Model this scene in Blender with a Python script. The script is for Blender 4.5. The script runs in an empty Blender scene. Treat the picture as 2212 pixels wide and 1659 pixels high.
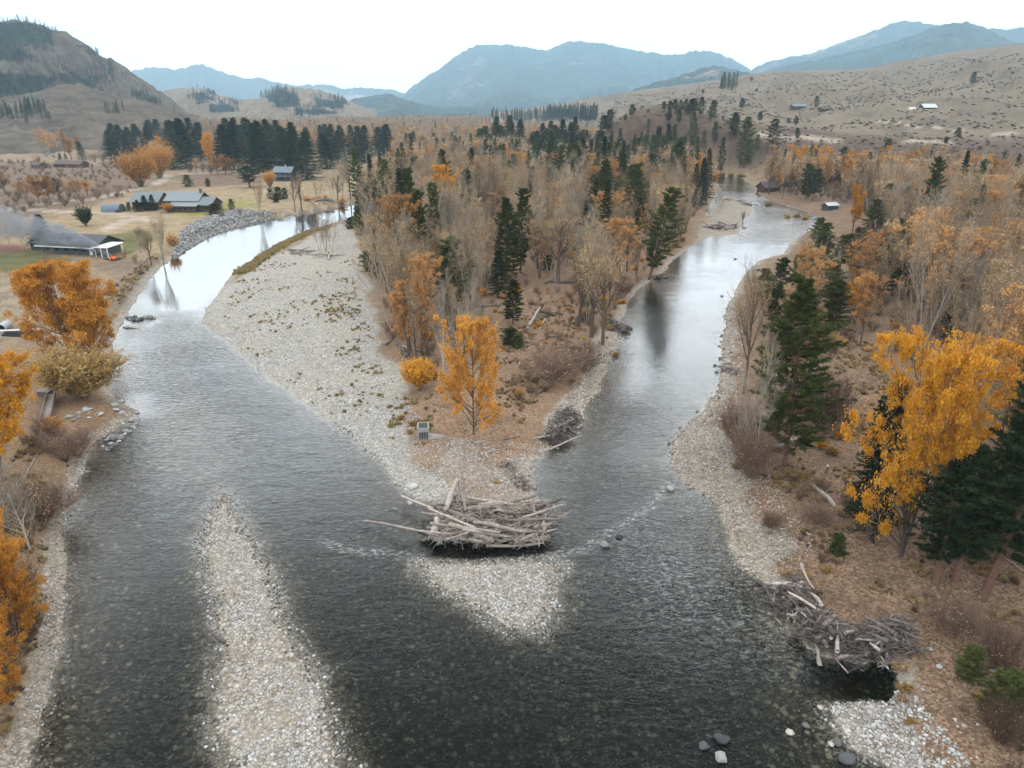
import bpy, math, random
import numpy as np
from mathutils import Vector, Matrix

# ------------------------------------------------------------------ camera, light, exposure
S = bpy.context.scene
CAMH = 40.0
PITCH = math.radians(20.96)
FPX = 718.0                                   # focal length in pixels of a 1024 wide frame
camd = bpy.data.cameras.new('camera')
cam = bpy.data.objects.new('camera', camd)
S.collection.objects.link(cam)
S.camera = cam
cam.location = (0, 0, CAMH)
cam.rotation_euler = (math.pi/2 - PITCH, 0, 0)
camd.sensor_width = 36.0
camd.lens = 36.0*FPX/1024.0
camd.clip_start = 0.5
camd.clip_end = 60000

SUN_EL, SUN_AZ = math.radians(42), math.radians(200)
W = bpy.data.worlds.new('World'); S.world = W; W.use_nodes = True
wn = W.node_tree.nodes; wl = W.node_tree.links
wn.clear()
wout = wn.new('ShaderNodeOutputWorld')
bgs = wn.new('ShaderNodeBackground'); bgc = wn.new('ShaderNodeBackground')
sky = wn.new('ShaderNodeTexSky'); sky.sky_type = 'NISHITA'; sky.sun_disc = False
sky.sun_elevation = SUN_EL; sky.sun_rotation = SUN_AZ; sky.dust_density = 3.0; sky.altitude = 500
wl.new(sky.outputs[0], bgs.inputs[0]); bgs.inputs[1].default_value = 0.10
# overcast layer: an even pale cloud deck with faint soft streaks over the clear sky
tc = wn.new('ShaderNodeTexCoord'); mp = wn.new('ShaderNodeMapping'); mp.inputs['Scale'].default_value = (1, 1, 4)
nz = wn.new('ShaderNodeTexNoise'); nz.inputs['Scale'].default_value = 2.2; nz.inputs['Detail'].default_value = 5
cr = wn.new('ShaderNodeValToRGB')
cr.color_ramp.elements[0].position = 0.3; cr.color_ramp.elements[0].color = (0.90, 0.93, 0.96, 1)
cr.color_ramp.elements[1].position = 0.62; cr.color_ramp.elements[1].color = (1.0, 0.985, 0.965, 1)
wl.new(tc.outputs['Generated'], mp.inputs[0]); wl.new(mp.outputs[0], nz.inputs[0]); wl.new(nz.outputs[0], cr.inputs[0])
wl.new(cr.outputs[0], bgc.inputs[0]); bgc.inputs[1].default_value = 3.35
mxw = wn.new('ShaderNodeMixShader'); mxw.inputs[0].default_value = 0.88
wl.new(bgs.outputs[0], mxw.inputs[1]); wl.new(bgc.outputs[0], mxw.inputs[2]); wl.new(mxw.outputs[0], wout.inputs[0])

sund = bpy.data.lights.new('sun', 'SUN'); sund.energy = 0.55; sund.angle = math.radians(25); sund.color = (1, 0.96, 0.9)
sun = bpy.data.objects.new('sun', sund); S.collection.objects.link(sun)
_sd = Vector((math.sin(SUN_AZ)*math.cos(SUN_EL), math.cos(SUN_AZ)*math.cos(SUN_EL), math.sin(SUN_EL)))
sun.rotation_euler = _sd.to_track_quat('Z', 'Y').to_euler()
sun.location = (0, -50, 200)

S.view_settings.view_transform = 'Standard'
S.view_settings.look = 'None'
S.view_settings.exposure = -0.35
S.view_settings.gamma = 1.0
S.view_settings.use_curve_mapping = False
cy = S.cycles
cy.max_bounces = 5; cy.diffuse_bounces = 3; cy.glossy_bounces = 2; cy.transmission_bounces = 2
cy.transparent_max_bounces = 6; cy.volume_bounces = 1
cy.caustics_reflective = False; cy.caustics_refractive = False
cy.use_denoising = True
try:
    cy.denoiser = 'OPENIMAGEDENOISE'; cy.denoising_input_passes = 'RGB_ALBEDO_NORMAL'
except Exception: pass
cy.use_adaptive_sampling = True; cy.adaptive_threshold = 0.02

# ------------------------------------------------------------------ helpers
C = S.collection
rng = np.random.default_rng(7)
PI = math.pi
DF = FPX*2212/1024.0
CP, SP = math.cos(PITCH), math.sin(PITCH)

def ray(U, V):                                 # direction of a point of the photo (2212 x 1659 frame)
    a = (U-1106.0)/DF; b = -(V-829.5)/DF
    return np.array([a, CP + b*SP, -SP + b*CP])
def P0(U, V, z=0.0):
    d = ray(U, V); t = (z-CAMH)/d[2]
    return (d[0]*t, d[1]*t)
def PR(U, V, r):                               # point at horizontal distance r
    d = ray(U, V); t = r/math.hypot(d[0], d[1])
    return (d[0]*t, d[1]*t, CAMH + d[2]*t)

# --- value noise
def _hash(ix, iy, s):
    h = (ix.astype(np.int64)*374761393 + iy.astype(np.int64)*668265263 + s*1442695041) & 0xffffffff
    h = ((h ^ (h >> 13))*1274126177) & 0xffffffff
    h = (h ^ (h >> 16)) & 0xffffffff
    return h/4294967295.0
def vnoise(x, y, s=0):
    x = np.asarray(x, float); y = np.asarray(y, float)
    ix = np.floor(x); iy = np.floor(y); fx = x-ix; fy = y-iy
    fx = fx*fx*(3-2*fx); fy = fy*fy*(3-2*fy)
    a = _hash(ix, iy, s); b = _hash(ix+1, iy, s); c = _hash(ix, iy+1, s); d = _hash(ix+1, iy+1, s)
    return (a*(1-fx)+b*fx)*(1-fy) + (c*(1-fx)+d*fx)*fy
def fbm(x, y, s=0, o=4, g=0.5):
    v = 0; a = 1; t = 0
    for i in range(o):
        v = v + a*vnoise(x*2**i+17*i, y*2**i-31*i, s+i); t += a; a *= g
    return v/t
def ridged(x, y, s=0, o=4):
    v = 0; a = 1; t = 0
    for i in range(o):
        v = v + a*(1-np.abs(2*vnoise(x*2**i+17*i, y*2**i-31*i, s+i)-1)); t += a; a *= 0.5
    return v/t
def sst(a, b, x):
    t = np.clip((x-a)/(b-a), 0, 1); return t*t*(3-2*t)

# --- polygons
def sdf(poly, x, y):                           # signed distance, > 0 inside
    p = np.asarray(poly, float); x = np.asarray(x, float); y = np.asarray(y, float)
    d2 = np.full(x.shape, 1e18); ins = np.zeros(x.shape, bool)
    n = len(p)
    for i in range(n):
        ax, ay = p[i]; bx, by = p[(i+1) % n]
        ex, ey = bx-ax, by-ay; L = ex*ex+ey*ey+1e-12
        t = np.clip(((x-ax)*ex+(y-ay)*ey)/L, 0, 1)
        dx = x-ax-t*ex; dy = y-ay-t*ey
        d2 = np.minimum(d2, dx*dx+dy*dy)
        c = (ay > y) != (by > y)
        with np.errstate(divide='ignore', invalid='ignore'):
            xi = ax + (y-ay)*ex/(ey if ey != 0 else 1e-12)
        ins ^= (c & (x < xi))
    d = np.sqrt(d2)
    return np.where(ins, d, -d)
def pldist(pl, x, y):
    d2 = np.full(np.shape(x), 1e18)
    for (ax, ay), (bx, by) in zip(pl[:-1], pl[1:]):
        ex, ey = bx-ax, by-ay; L = ex*ex+ey*ey+1e-12
        t = np.clip(((x-ax)*ex+(y-ay)*ey)/L, 0, 1)
        d2 = np.minimum(d2, (x-ax-t*ex)**2+(y-ay-t*ey)**2)
    return np.sqrt(d2)
def W0(pts, z=0.0): return [P0(u, v, z) for u, v in pts]

# ------------------------------------------------------------------ the rivers and their bars
river_px = [(60,1659),(90,1560),(115,1460),(132,1350),(140,1250),(135,1180),(150,1120),(165,1060),(190,990),(205,955),(240,935),
 (298,890),(275,880),(256,872),(246,845),(240,790),(243,740),(262,705),(275,680),(295,645),(318,610),(345,578),(380,556),(410,532),
 (450,508),(510,487),(560,476),(640,462),(700,452),(757,441),(860,428),(960,420),
 (960,436),(860,448),(757,471),(700,486),(650,505),(600,530),(545,560),(505,588),(480,620),(458,650),(440,678),(432,695),
 (470,722),(500,742),(560,800),(620,842),(700,900),(760,940),(808,985),(850,1035),(890,1070),(925,1088),(945,1100),
 (950,1150),(1160,1155),(1165,1095),(1150,1050),(1155,1005),(1185,975),(1235,945),(1258,905),(1268,872),(1292,850),(1305,805),(1325,765),
 (1345,735),(1330,712),(1345,685),(1358,655),(1382,622),(1432,590),(1450,566),(1490,535),(1530,512),(1595,506),(1604,480),(1622,460),
 (1626,440),(1600,428),(1568,424),(1555,440),(1530,468),(1524,455),(1545,425),(1560,410),(1550,395),(1520,388),(1300,378),
 (1300,373),(1540,379),(1600,384),(1622,400),(1650,430),(1700,446),(1770,468),(1762,490),(1712,520),(1692,548),(1640,562),(1602,600),
 (1582,640),(1568,665),(1566,700),(1556,760),(1560,800),(1548,850),(1502,900),(1455,950),(1442,990),(1470,1040),(1536,1078),(1556,1120),
 (1572,1180),(1602,1225),(1680,1270),(1700,1360),(1740,1400),(1800,1425),(1930,1440),(1918,1520),(1850,1512),(1790,1530),(1830,1600),(1900,1640),(1925,1659)]
river_w = W0(river_px)
river_w = river_w + [(34, 22), (42, -10), (60, -80), (-70, -80), (-45, -10), (-36, 20)]
bars_px = {
 'long': [(446,1105),(476,1050),(500,1062),(522,1120),(560,1180),(592,1260),(622,1350),(680,1440),(715,1540),(750,1659),(490,1659),(462,1600),(458,1500),(470,1400),(462,1310),(440,1240),(428,1170)],
 'mid': [(905,1216),(1000,1210),(1190,1206),(1215,1222),(1200,1270),(1192,1320),(1165,1362),(1110,1360),(1050,1330),(985,1290),(935,1252)],
 'shoal': [(330,880),(430,850),(520,900),(530,960),(500,1040),(420,1060),(330,1020),(300,950)],
 'upper': [(262,705),(330,712),(330,770),(300,830),(246,860),(238,790)],
 'rb': [(1455,950),(1400,985),(1440,1075),(1520,1120),(1560,1120),(1470,1040)],
}
bars = {}
for k, v in bars_px.items():
    w = W0(v)
    if k == 'long': w = w[:10] + [(-12, 22), (-9, 0), (-19, 0), (-21, 22)] + w[10:]
    bars[k] = w
pools = W0([(960,1100),(1200,1130),(1190,1185),(1000,1200),(900,1180),(930,1120)])
pool2 = W0([(1740,1400),(1800,1425),(1930,1440),(1928,1475),(1918,1512),(1850,1505),(1770,1480)])

GX0, GX1, GY0, GY1 = -260.0, 330.0, -70.0, 640.0
nx, ny = int(GX1-GX0)+1, int(GY1-GY0)+1
gx, gy = np.meshgrid(np.linspace(GX0, GX1, nx), np.linspace(GY0, GY1, ny))
_rw = sdf(river_w, gx, gy)                      # > 0 in the water
_bl = np.maximum(sdf(bars['long'], gx, gy)-0.65, sdf(bars['mid'], gx, gy)-0.35)
_bs = np.maximum(np.maximum(sdf(bars['shoal'], gx, gy), sdf(bars['upper'], gx, gy)), sdf(bars['rb'], gx, gy))
_po = np.maximum(sdf(pools, gx, gy), sdf(pool2, gx, gy)+0.8)
def samp(A, x, y, out):
    fx = np.clip((x-GX0)/(GX1-GX0)*(nx-1), 0, nx-1.001); fy = np.clip((y-GY0)/(GY1-GY0)*(ny-1), 0, ny-1.001)
    ix = fx.astype(int); iy = fy.astype(int); fx = fx-ix; fy = fy-iy
    v = (A[iy, ix]*(1-fx)+A[iy, ix+1]*fx)*(1-fy) + (A[iy+1, ix]*(1-fx)+A[iy+1, ix+1]*fx)*fy
    return np.where((x < GX0) | (x > GX1) | (y < GY0) | (y > GY1), out, v)

# banks that stand high above the water
highbank = [W0([(60,1659),(120,1400),(130,1180),(190,960),(240,850),(240,760),(300,620),(380,545),(450,500),(560,468),(760,430)])]
highbank[0] = [(-50, -20)]+highbank[0]

# right hand terrace and hillside, as crest lines seen from the drone
def crest(pts, r):
    q = [PR(u, v, r) for u, v in pts]
    az = np.array([math.atan2(a, b) for a, b, c in q]); z = np.array([c for a, b, c in q])
    o = np.argsort(az); return az[o], z[o]
H_az, H_z = crest([(1225,337),(1262,305),(1290,285),(1340,250),(1380,232),(1420,226),(1480,233),(1540,246),(1600,262),(1700,275),(1800,285),(2000,298),(2212,303),(2600,310)], 560)
G_az, G_z = crest([(1060,246),(1130,238),(1200,226),(1260,215),(1330,203),(1400,193),(1480,183),(1560,172),(1620,161),(1700,153),(1850,150),(1900,142),(1950,131),(2050,113),(2130,103),(2212,92),(2400,80),(2700,60)], 1900)
R_az = np.array([math.atan2(*PR(u, 250, 1000)[:2]) for u in (900, 1100, 1300, 1500, 2700)]); R_r = np.array([1500, 1400, 1000, 580, 560])
def macro(x, y):
    x = np.asarray(x, float); y = np.asarray(y, float)
    r = np.hypot(x, y); az = np.arctan2(x, y)
    h = np.full(x.shape, 2.0) + 0.5*(fbm(x/60, y/60, 3, 2)-0.5)*sst(60, 200, r)
    hz = np.interp(az, H_az, H_z, left=2.0, right=H_z[-1])
    hz = np.where(az < H_az[0], 2.0, hz)
    rb = 452 + 12*(fbm(az*25, az*0, 9, 2)-0.5)
    t = (r-rb)/(560-rb)
    up = sst(0, 1, t)*0.6+np.clip(t, 0, 1)*0.4
    gul = (ridged(az*34, r/200, 21, 3)-0.6)*6*np.sin(PI*np.clip(t, 0, 1))*sst(2, 25, hz)
    back = np.clip((r-560)/260, 0, 1)
    hh = 2 + (hz-2)*up + gul*(hz > 6)
    gz = np.interp(az, G_az, G_z); gz = np.where(az < G_az[0], 2, gz)
    rr = np.interp(az, R_az, R_r)
    tg = (r-rr)/(1900-rr)
    z0 = np.minimum(np.where(hz > 25, 22, hz), 22)
    z0 = np.where(az < H_az[0]+0.06, 2, z0)
    gg = z0 + (gz-z0)*np.clip(tg, 0, 1)
    rel = (ridged(az*14+r/900, r/420, 31, 3)-0.6)*38 + (fbm(az*40, r/160, 37, 3)-0.5)*5
    gg = gg + rel*np.sin(PI*np.clip(tg, 0, 1))**0.8*np.clip((gz-2)/60, 0, 1)
    gg = np.where(r > 1900, gz*(1-sst(1900, 3600, r))+2, gg)
    h1 = np.where(r < 560, hh, np.maximum(2 + (hz-2)*(1-sst(0, 1, back)), np.where(tg > 0, gg, 0)))
    h1 = np.where(az < H_az[0]-0.001, np.where(tg > 0, gg, 2), h1)
    return np.maximum(h, h1)

def height(x, y):
    x = np.asarray(x, float); y = np.asarray(y, float)
    m = macro(x, y)
    w = samp(_rw, x, y, -200.0)
    w = w + (fbm(x/2.6, y/2.6, 5, 3)-0.5)*1.3
    hb = pldist(highbank[0], x, y)
    hbw = 1-sst(4, 12, hb)
    land = -w
    slope = 0.085 + 0.32*hbw
    up = np.minimum(land*slope, m)
    k = sst(6, 30, land)*(1-hbw) + hbw*sst(1, 5, land)
    up = up*(1-k) + m*k
    dep = np.clip(w*0.13, 0, 1.15) + 0.25*sst(0, 3, w)*(fbm(x/7, y/7, 8, 3)-0.35)
    h = np.where(w < 0, up, -dep)
    bl = samp(_bl, x, y, -99.0) + (fbm(x/1.6, y/1.6, 11, 3)-0.5)*1.5
    bh = 0.22*sst(-0.4, 2.5, bl) - 0.10*(1-sst(-2.2, 0.2, bl)) - 0.9*(1-sst(-4.2, -0.9, bl))
    h = np.where(w > 0, np.maximum(h, bh), h)
    bs = samp(_bs, x, y, -99.0)
    sh = -0.09 - 0.9*(1-sst(-5, 2.5, bs)) + 0.12*(fbm(x/1.7, y/1.7, 13, 3)-0.5)
    h = np.where(w > 0, np.maximum(h, sh), h)
    po = samp(_po, x, y, -99.0)
    h = h - 1.0*sst(-1, 2, po)*(w > 0)
    return h

def G(U, V, zoff=0.0):                          # where the sight line through a point of the photo meets the land
    d = ray(U, V)
    ts = np.concatenate([np.geomspace(30, 4000, 900)])
    x = d[0]*ts; y = d[1]*ts; z = CAMH+d[2]*ts
    hh = macro(x, y)+zoff
    k = np.nonzero(z < hh)[0]
    if len(k) == 0: return (x[-1], y[-1])
    i = k[0]
    if i == 0: return (x[0], y[0])
    a, b = z[i-1]-hh[i-1], z[i]-hh[i]
    f = a/(a-b); t = ts[i-1]+(ts[i]-ts[i-1])*f
    return (d[0]*t, d[1]*t)
def GH(U, V):                                   # the same, refined on the finished banks
    x, y = G(U, V)
    if float(macro(np.array([x]), np.array([y]))[0]) < 4:
        for _ in range(4):
            z = float(height(np.array([x]), np.array([y]))[0]); x, y = P0(U, V, max(z, -0.1))
    return (x, y)
def hz1(x, y): return float(height(np.array([x]), np.array([y]))[0])

# ------------------------------------------------------------------ object helpers
def tag(o, label=None, cat=None, group=None, kind=None):
    if label: o['label'] = label
    if cat: o['category'] = cat
    if group: o['group'] = group
    if kind: o['kind'] = kind
    return o
class MB:
    """collects vertices and faces, then links them as ONE mesh object"""
    def __init__(s): s.v = []; s.q = []; s.t = []; s.qm = []; s.tm = []; s.n = 0; s.c = []; s.ng = []
    def add(s, v, q=None, t=None, mat=0, col=None):
        v = np.asarray(v, float).reshape(-1, 3)
        s.v.append(v)
        s.c.append(np.full(len(v), 0.5) if col is None else np.asarray(col, float).reshape(-1))
        if q is not None and len(q): q = np.asarray(q, int).reshape(-1, 4); s.q.append(q+s.n); s.qm.append(np.full(len(q), mat))
        if t is not None and len(t): t = np.asarray(t, int).reshape(-1, 3); s.t.append(t+s.n); s.tm.append(np.full(len(t), mat))
        s.n += len(v)
    def mesh(s, name, mats, smooth=False):
        me = bpy.data.meshes.new(name)
        v = np.concatenate(s.v) if s.v else np.zeros((0, 3))
        q = np.concatenate(s.q) if s.q else np.zeros((0, 4), int)
        t = np.concatenate(s.t) if s.t else np.zeros((0, 3), int)
        me.vertices.add(len(v)); me.vertices.foreach_set('co', v.astype(np.float32).ravel())
        nl = len(q)*4+len(t)*3
        me.loops.add(nl); me.loops.foreach_set('vertex_index', np.concatenate([q.ravel(), t.ravel()]).astype(np.int32))
        me.polygons.add(len(q)+len(t))
        ls = np.concatenate([np.arange(len(q))*4, len(q)*4+np.arange(len(t))*3]).astype(np.int32)
        me.polygons.foreach_set('loop_start', ls)
        mi = np.concatenate((s.qm if s.qm else [np.zeros(0)]) + (s.tm if s.tm else [np.zeros(0)])).astype(np.int32)
        me.polygons.foreach_set('material_index', mi)
        me.polygons.foreach_set('use_smooth', np.full(len(q)+len(t), smooth))
        at = me.attributes.new('var', 'FLOAT', 'POINT'); at.data.foreach_set('value', np.concatenate(s.c).astype(np.float32))
        me.update(calc_edges=True)
        for m in (mats if isinstance(mats, (list, tuple)) else [mats]): me.materials.append(m)
        return me
    def build(s, name, mats, parent=None, smooth=False):
        o = bpy.data.objects.new(name, s.mesh(name, mats, smooth)); C.objects.link(o)
        if parent: o.parent = parent
        return o
    def box(s, x0, x1, y0, y1, z0, z1, mat=0, col=None, M=None):
        v = np.array([(x0,y0,z0),(x1,y0,z0),(x1,y1,z0),(x0,y1,z0),(x0,y0,z1),(x1,y0,z1),(x1,y1,z1),(x0,y1,z1)], float)
        if M is not None: v = v @ M[:3, :3].T + M[:3, 3]
        s.add(v, q=[(0,3,2,1),(4,5,6,7),(0,1,5,4),(1,2,6,5),(2,3,7,6),(3,0,4,7)], mat=mat, col=None if col is None else [col]*8)
    def slab(s, pts, th, mat=0):               # a planar quad given thickness below
        p = np.array(pts, float); n = np.cross(p[1]-p[0], p[3]-p[0]); n /= np.linalg.norm(n)
        if n[2] < 0: p = p[::-1]; n = -n
        v = np.concatenate([p-n*th, p])
        s.add(v, q=[(0,3,2,1),(4,5,6,7),(0,1,5,4),(1,2,6,5),(2,3,7,6),(3,0,4,7)], mat=mat)
def empty(name, loc, rz=0.0):
    o = bpy.data.objects.new(name, None); C.objects.link(o); o.location = loc; o.rotation_euler = (0, 0, rz)
    o.empty_display_size = 0.5
    return o

def nrm(a): return a/np.maximum(np.linalg.norm(a, axis=-1, keepdims=True), 1e-9)
def perp(d, r=None):
    a = (r or rng).normal(size=d.shape); a -= (a*d).sum(-1, keepdims=True)*d
    return nrm(a)
def tubes(mb, pts, rad, ns=5, mat=0, col=None, cap=False):
    """pts (N,K,3) polylines, rad (N,K)"""
    pts = np.asarray(pts, float); rad = np.asarray(rad, float)
    N, K, _ = pts.shape
    tan = np.zeros_like(pts); tan[:, 1:-1] = pts[:, 2:]-pts[:, :-2]; tan[:, 0] = pts[:, 1]-pts[:, 0]; tan[:, -1] = pts[:, -1]-pts[:, -2]
    tan = nrm(tan)
    ref = np.where(np.abs(tan[:, :1, 2:3]) > 0.9, np.array([1., 0, 0]), np.array([0, 0, 1.]))
    ref = np.broadcast_to(ref, pts.shape)
    a = nrm(np.cross(tan, ref)); b = np.cross(tan, a)
    th = np.arange(ns)*2*PI/ns
    ring = pts[:, :, None] + rad[:, :, None, None]*(a[:, :, None]*np.cos(th)[None, None, :, None] + b[:, :, None]*np.sin(th)[None, None, :, None])
    v = ring.reshape(-1, 3)
    n, k, j = np.meshgrid(np.arange(N), np.arange(K-1), np.arange(ns), indexing='ij')
    i0 = (n*K+k)*ns+j; i1 = (n*K+k)*ns+(j+1) % ns
    q = np.stack([i0, i1, i1+ns, i0+ns], -1).reshape(-1, 4)
    cc = None
    if col is not None: cc = np.repeat(np.asarray(col, float).reshape(N, 1), K*ns, 1).ravel()
    tri = None
    if cap:
        tri = []
        for base in [(np.arange(N)*K)*ns, (np.arange(N)*K+K-1)*ns]:
            for j in range(1, ns-1): tri.append(np.stack([base, base+j, base+j+1], -1))
        tri = np.concatenate(tri)
    mb.add(v, q=q, t=tri, mat=mat, col=cc)
def ribbons(mb, p0, p1, w0, w1, mat=0, col=None, r=None):
    d = nrm(p1-p0); s = perp(d, r)
    v = np.stack([p0-s*w0[:, None], p0+s*w0[:, None], p1+s*w1[:, None], p1-s*w1[:, None]], 1)
    N = len(p0); q = np.arange(N*4).reshape(N, 4)
    mb.add(v.reshape(-1, 3), q=q, mat=mat, col=None if col is None else np.repeat(col, 4))
def leaves(mb, c, s, mat=0, col=None, up=0.3, r=None):
    r = r or rng
    N = len(c); n = r.normal(size=(N, 3)); n[:, 2] = np.abs(n[:, 2])+up; n = nrm(n)
    a = perp(n, r); b = np.cross(n, a)
    s = np.asarray(s).reshape(-1, 1)*np.ones((N, 1))
    v = np.stack([c-a*s, c-b*s*0.55, c+a*s, c+b*s*0.55], 1)
    mb.add(v.reshape(-1, 3), q=np.arange(N*4).reshape(N, 4), mat=mat, col=None if col is None else np.repeat(col, 4))
# ------------------------------------------------------------------ materials
def mat(name):
    m = bpy.data.materials.new(name); m.use_nodes = True
    nt = m.node_tree; nt.nodes.clear()
    out = nt.nodes.new('ShaderNodeOutputMaterial')
    return m, nt, out
def N(nt, t, **kw):
    n = nt.nodes.new(t)
    for k, v in kw.items():
        if k in n.inputs: n.inputs[k].default_value = v
        else: setattr(n, k, v)
    return n
def L(nt, a, b): nt.links.new(a, b)
def ramp(nt, fac, stops, interp='LINEAR'):
    r = nt.nodes.new('ShaderNodeValToRGB'); e = r.color_ramp.elements; r.color_ramp.interpolation = interp
    while len(e) < len(stops): e.new(0.5)
    for el, (p, c) in zip(e, stops): el.position = p; el.color = (*c, 1)
    L(nt, fac, r.inputs[0]); return r.outputs[0]
def mixc(nt, fac, a, b, mode='MIX'):
    m = nt.nodes.new('ShaderNodeMix'); m.data_type = 'RGBA'; m.blend_type = mode
    for s, v in ((m.inputs[0], fac), (m.inputs[6], a), (m.inputs[7], b)):
        if hasattr(v, 'is_linked') or hasattr(v, 'node'): L(nt, v, s)
        elif isinstance(v, (int, float)): s.default_value = v
        else: s.default_value = (*v, 1)
    return m.outputs[2]
def math_(nt, op, a, b=None, clamp=False):
    m = nt.nodes.new('ShaderNodeMath'); m.operation = op; m.use_clamp = clamp
    for s, v in ((m.inputs[0], a), (m.inputs[1], b)):
        if v is None: continue
        if isinstance(v, (int, float)): s.default_value = v
        else: L(nt, v, s)
    return m.outputs[0]
def simple(name, col, rough=0.8, var=0.25, scale=3.0, metal=0.0, stretch=(1, 1, 1), bump=0.0, col2=None, attr=False):
    """colour broken up by noise; per-object and per-piece variation"""
    m, nt, out = mat(name)
    p = N(nt, 'ShaderNodeBsdfPrincipled', Roughness=rough, Metallic=metal)
    p.inputs['Specular IOR Level'].default_value = 0.3
    t = N(nt, 'ShaderNodeTexCoord'); mpn = N(nt, 'ShaderNodeMapping'); mpn.inputs['Scale'].default_value = stretch
    L(nt, t.outputs['Object'], mpn.inputs[0])
    n = N(nt, 'ShaderNodeTexNoise', Scale=scale, Detail=5.0, Roughness=0.65); L(nt, mpn.outputs[0], n.inputs[0])
    c0 = tuple(c*(1-var) for c in col); c1 = tuple(min(1, c*(1+var)) for c in (col2 or col))
    c = ramp(nt, n.outputs[0], [(0.3, c0), (0.7, c1)])
    oi = N(nt, 'ShaderNodeObjectInfo')
    f = math_(nt, 'MULTIPLY_ADD', oi.outputs['Random'], 0.3); f.node.inputs[2].default_value = 0.85
    if attr:
        a = N(nt, 'ShaderNodeAttribute', attribute_name='var')
        g = math_(nt, 'MULTIPLY_ADD', a.outputs['Fac'], 0.9); g.node.inputs[2].default_value = 0.55
        f = math_(nt, 'MULTIPLY', f, g)
    c = mixc(nt, 1.0, c, f, 'MULTIPLY')
    L(nt, c, p.inputs['Base Color'])
    if bump:
        b = N(nt, 'ShaderNodeBump', Strength=bump, Distance=0.05); L(nt, n.outputs[0], b.inputs['Height']); L(nt, b.outputs[0], p.inputs['Normal'])
    L(nt, p.outputs[0], out.inputs[0]); return m
def leafmat(name, cA, cB, cC=None, trans=0.3, vary=0.35):
    """cA..cB per leaf, value and hue shifted per tree"""
    m, nt, out = mat(name)
    a = N(nt, 'ShaderNodeAttribute', attribute_name='var'); oi = N(nt, 'ShaderNodeObjectInfo')
    st = [(0.0, cA), (1.0, cB)] if cC is None else [(0.0, cA), (0.55, cB), (1.0, cC)]
    f = math_(nt, 'MULTIPLY_ADD', oi.outputs['Random'], 0.5); L(nt, math_(nt, 'MULTIPLY', a.outputs['Fac'], 0.5), f.node.inputs[2])
    f2 = math_(nt, 'ADD', math_(nt, 'MULTIPLY', a.outputs['Fac'], 0.6), math_(nt, 'MULTIPLY', oi.outputs['Random'], 0.4))
    c = ramp(nt, f2, st)
    v = math_(nt, 'MULTIPLY_ADD', oi.outputs['Random'], vary); v.node.inputs[2].default_value = 1-vary/2
    hs = N(nt, 'ShaderNodeHueSaturation'); L(nt, c, hs.inputs['Color']); L(nt, v, hs.inputs['Value'])
    d = N(nt, 'ShaderNodeBsdfDiffuse'); tr = N(nt, 'ShaderNodeBsdfTranslucent')
    L(nt, hs.outputs[0], d.inputs[0]); L(nt, hs.outputs[0], tr.inputs[0])
    mx = N(nt, 'ShaderNodeMixShader'); mx.inputs[0].default_value = trans
    L(nt, d.outputs[0], mx.inputs[1]); L(nt, tr.outputs[0], mx.inputs[2]); L(nt, mx.outputs[0], out.inputs[0])
    return m
M = {}
M['bark'] = simple('bark_brown', (0.11, 0.085, 0.065), 0.9, 0.35, 4, stretch=(3, 3, 0.6), bump=0.5)
M['pbark'] = simple('bark_pine', (0.17, 0.095, 0.065), 0.9, 0.4, 4, stretch=(3, 3, 0.6), bump=0.5)
M['gbark'] = simple('bark_grey', (0.30, 0.27, 0.23), 0.85, 0.25, 4, stretch=(2, 2, 0.6))
M['wbark'] = simple('bark_pale', (0.42, 0.39, 0.34), 0.85, 0.2, 4)
M['twig'] = leafmat('twigs_tan', (0.155, 0.12, 0.082), (0.33, 0.262, 0.185), trans=0.0, vary=0.5)
M['twigg'] = leafmat('twigs_grey', (0.21, 0.185, 0.15), (0.38, 0.34, 0.275), trans=0.0, vary=0.4)
M['twigr'] = leafmat('twigs_red_brown', (0.10, 0.065, 0.05), (0.24, 0.165, 0.125), trans=0.0, vary=0.5)
M['lorange'] = leafmat('leaves_orange', (0.42, 0.20, 0.07), (0.58, 0.33, 0.13), (0.66, 0.43, 0.21))
M['lfaded'] = leafmat('leaves_faded', (0.32, 0.21, 0.12), (0.50, 0.35, 0.20), (0.60, 0.46, 0.29))
M['lamber'] = leafmat('leaves_amber', (0.46, 0.20, 0.035), (0.64, 0.31, 0.055), (0.72, 0.42, 0.10), vary=0.2)
M['lyellow'] = leafmat('leaves_yellow', (0.46, 0.19, 0.018), (0.64, 0.31, 0.03), (0.74, 0.42, 0.07), vary=0.15)
M['lolive'] = leafmat('leaves_olive', (0.22, 0.13, 0.045), (0.40, 0.26, 0.09), (0.50, 0.36, 0.15))
M['needle'] = leafmat('needles_dark', (0.018, 0.030, 0.017), (0.045, 0.064, 0.032), (0.085, 0.105, 0.05), trans=0.1, vary=0.5)
M['needlep'] = leafmat('needles_pine', (0.034, 0.046, 0.016), (0.08, 0.095, 0.032), (0.14, 0.155, 0.055), trans=0.1, vary=0.4)
M['sage'] = leafmat('sagebrush', (0.11, 0.09, 0.07), (0.19, 0.165, 0.13), trans=0.1)
M['drygrass'] = leafmat('grass_dry', (0.26, 0.18, 0.08), (0.44, 0.34, 0.18), trans=0.2)
M['greengrass'] = leafmat('grass_green', (0.15, 0.15, 0.045), (0.33, 0.28, 0.09), trans=0.2)
M['wood'] = simple('driftwood', (0.29, 0.25, 0.22), 0.85, 0.4, 3, stretch=(1, 1, 1), bump=0.6, attr=True)
M['darkwood'] = simple('driftwood_dark', (0.13, 0.11, 0.10), 0.9, 0.4, 3, bump=0.6, attr=True)

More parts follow.
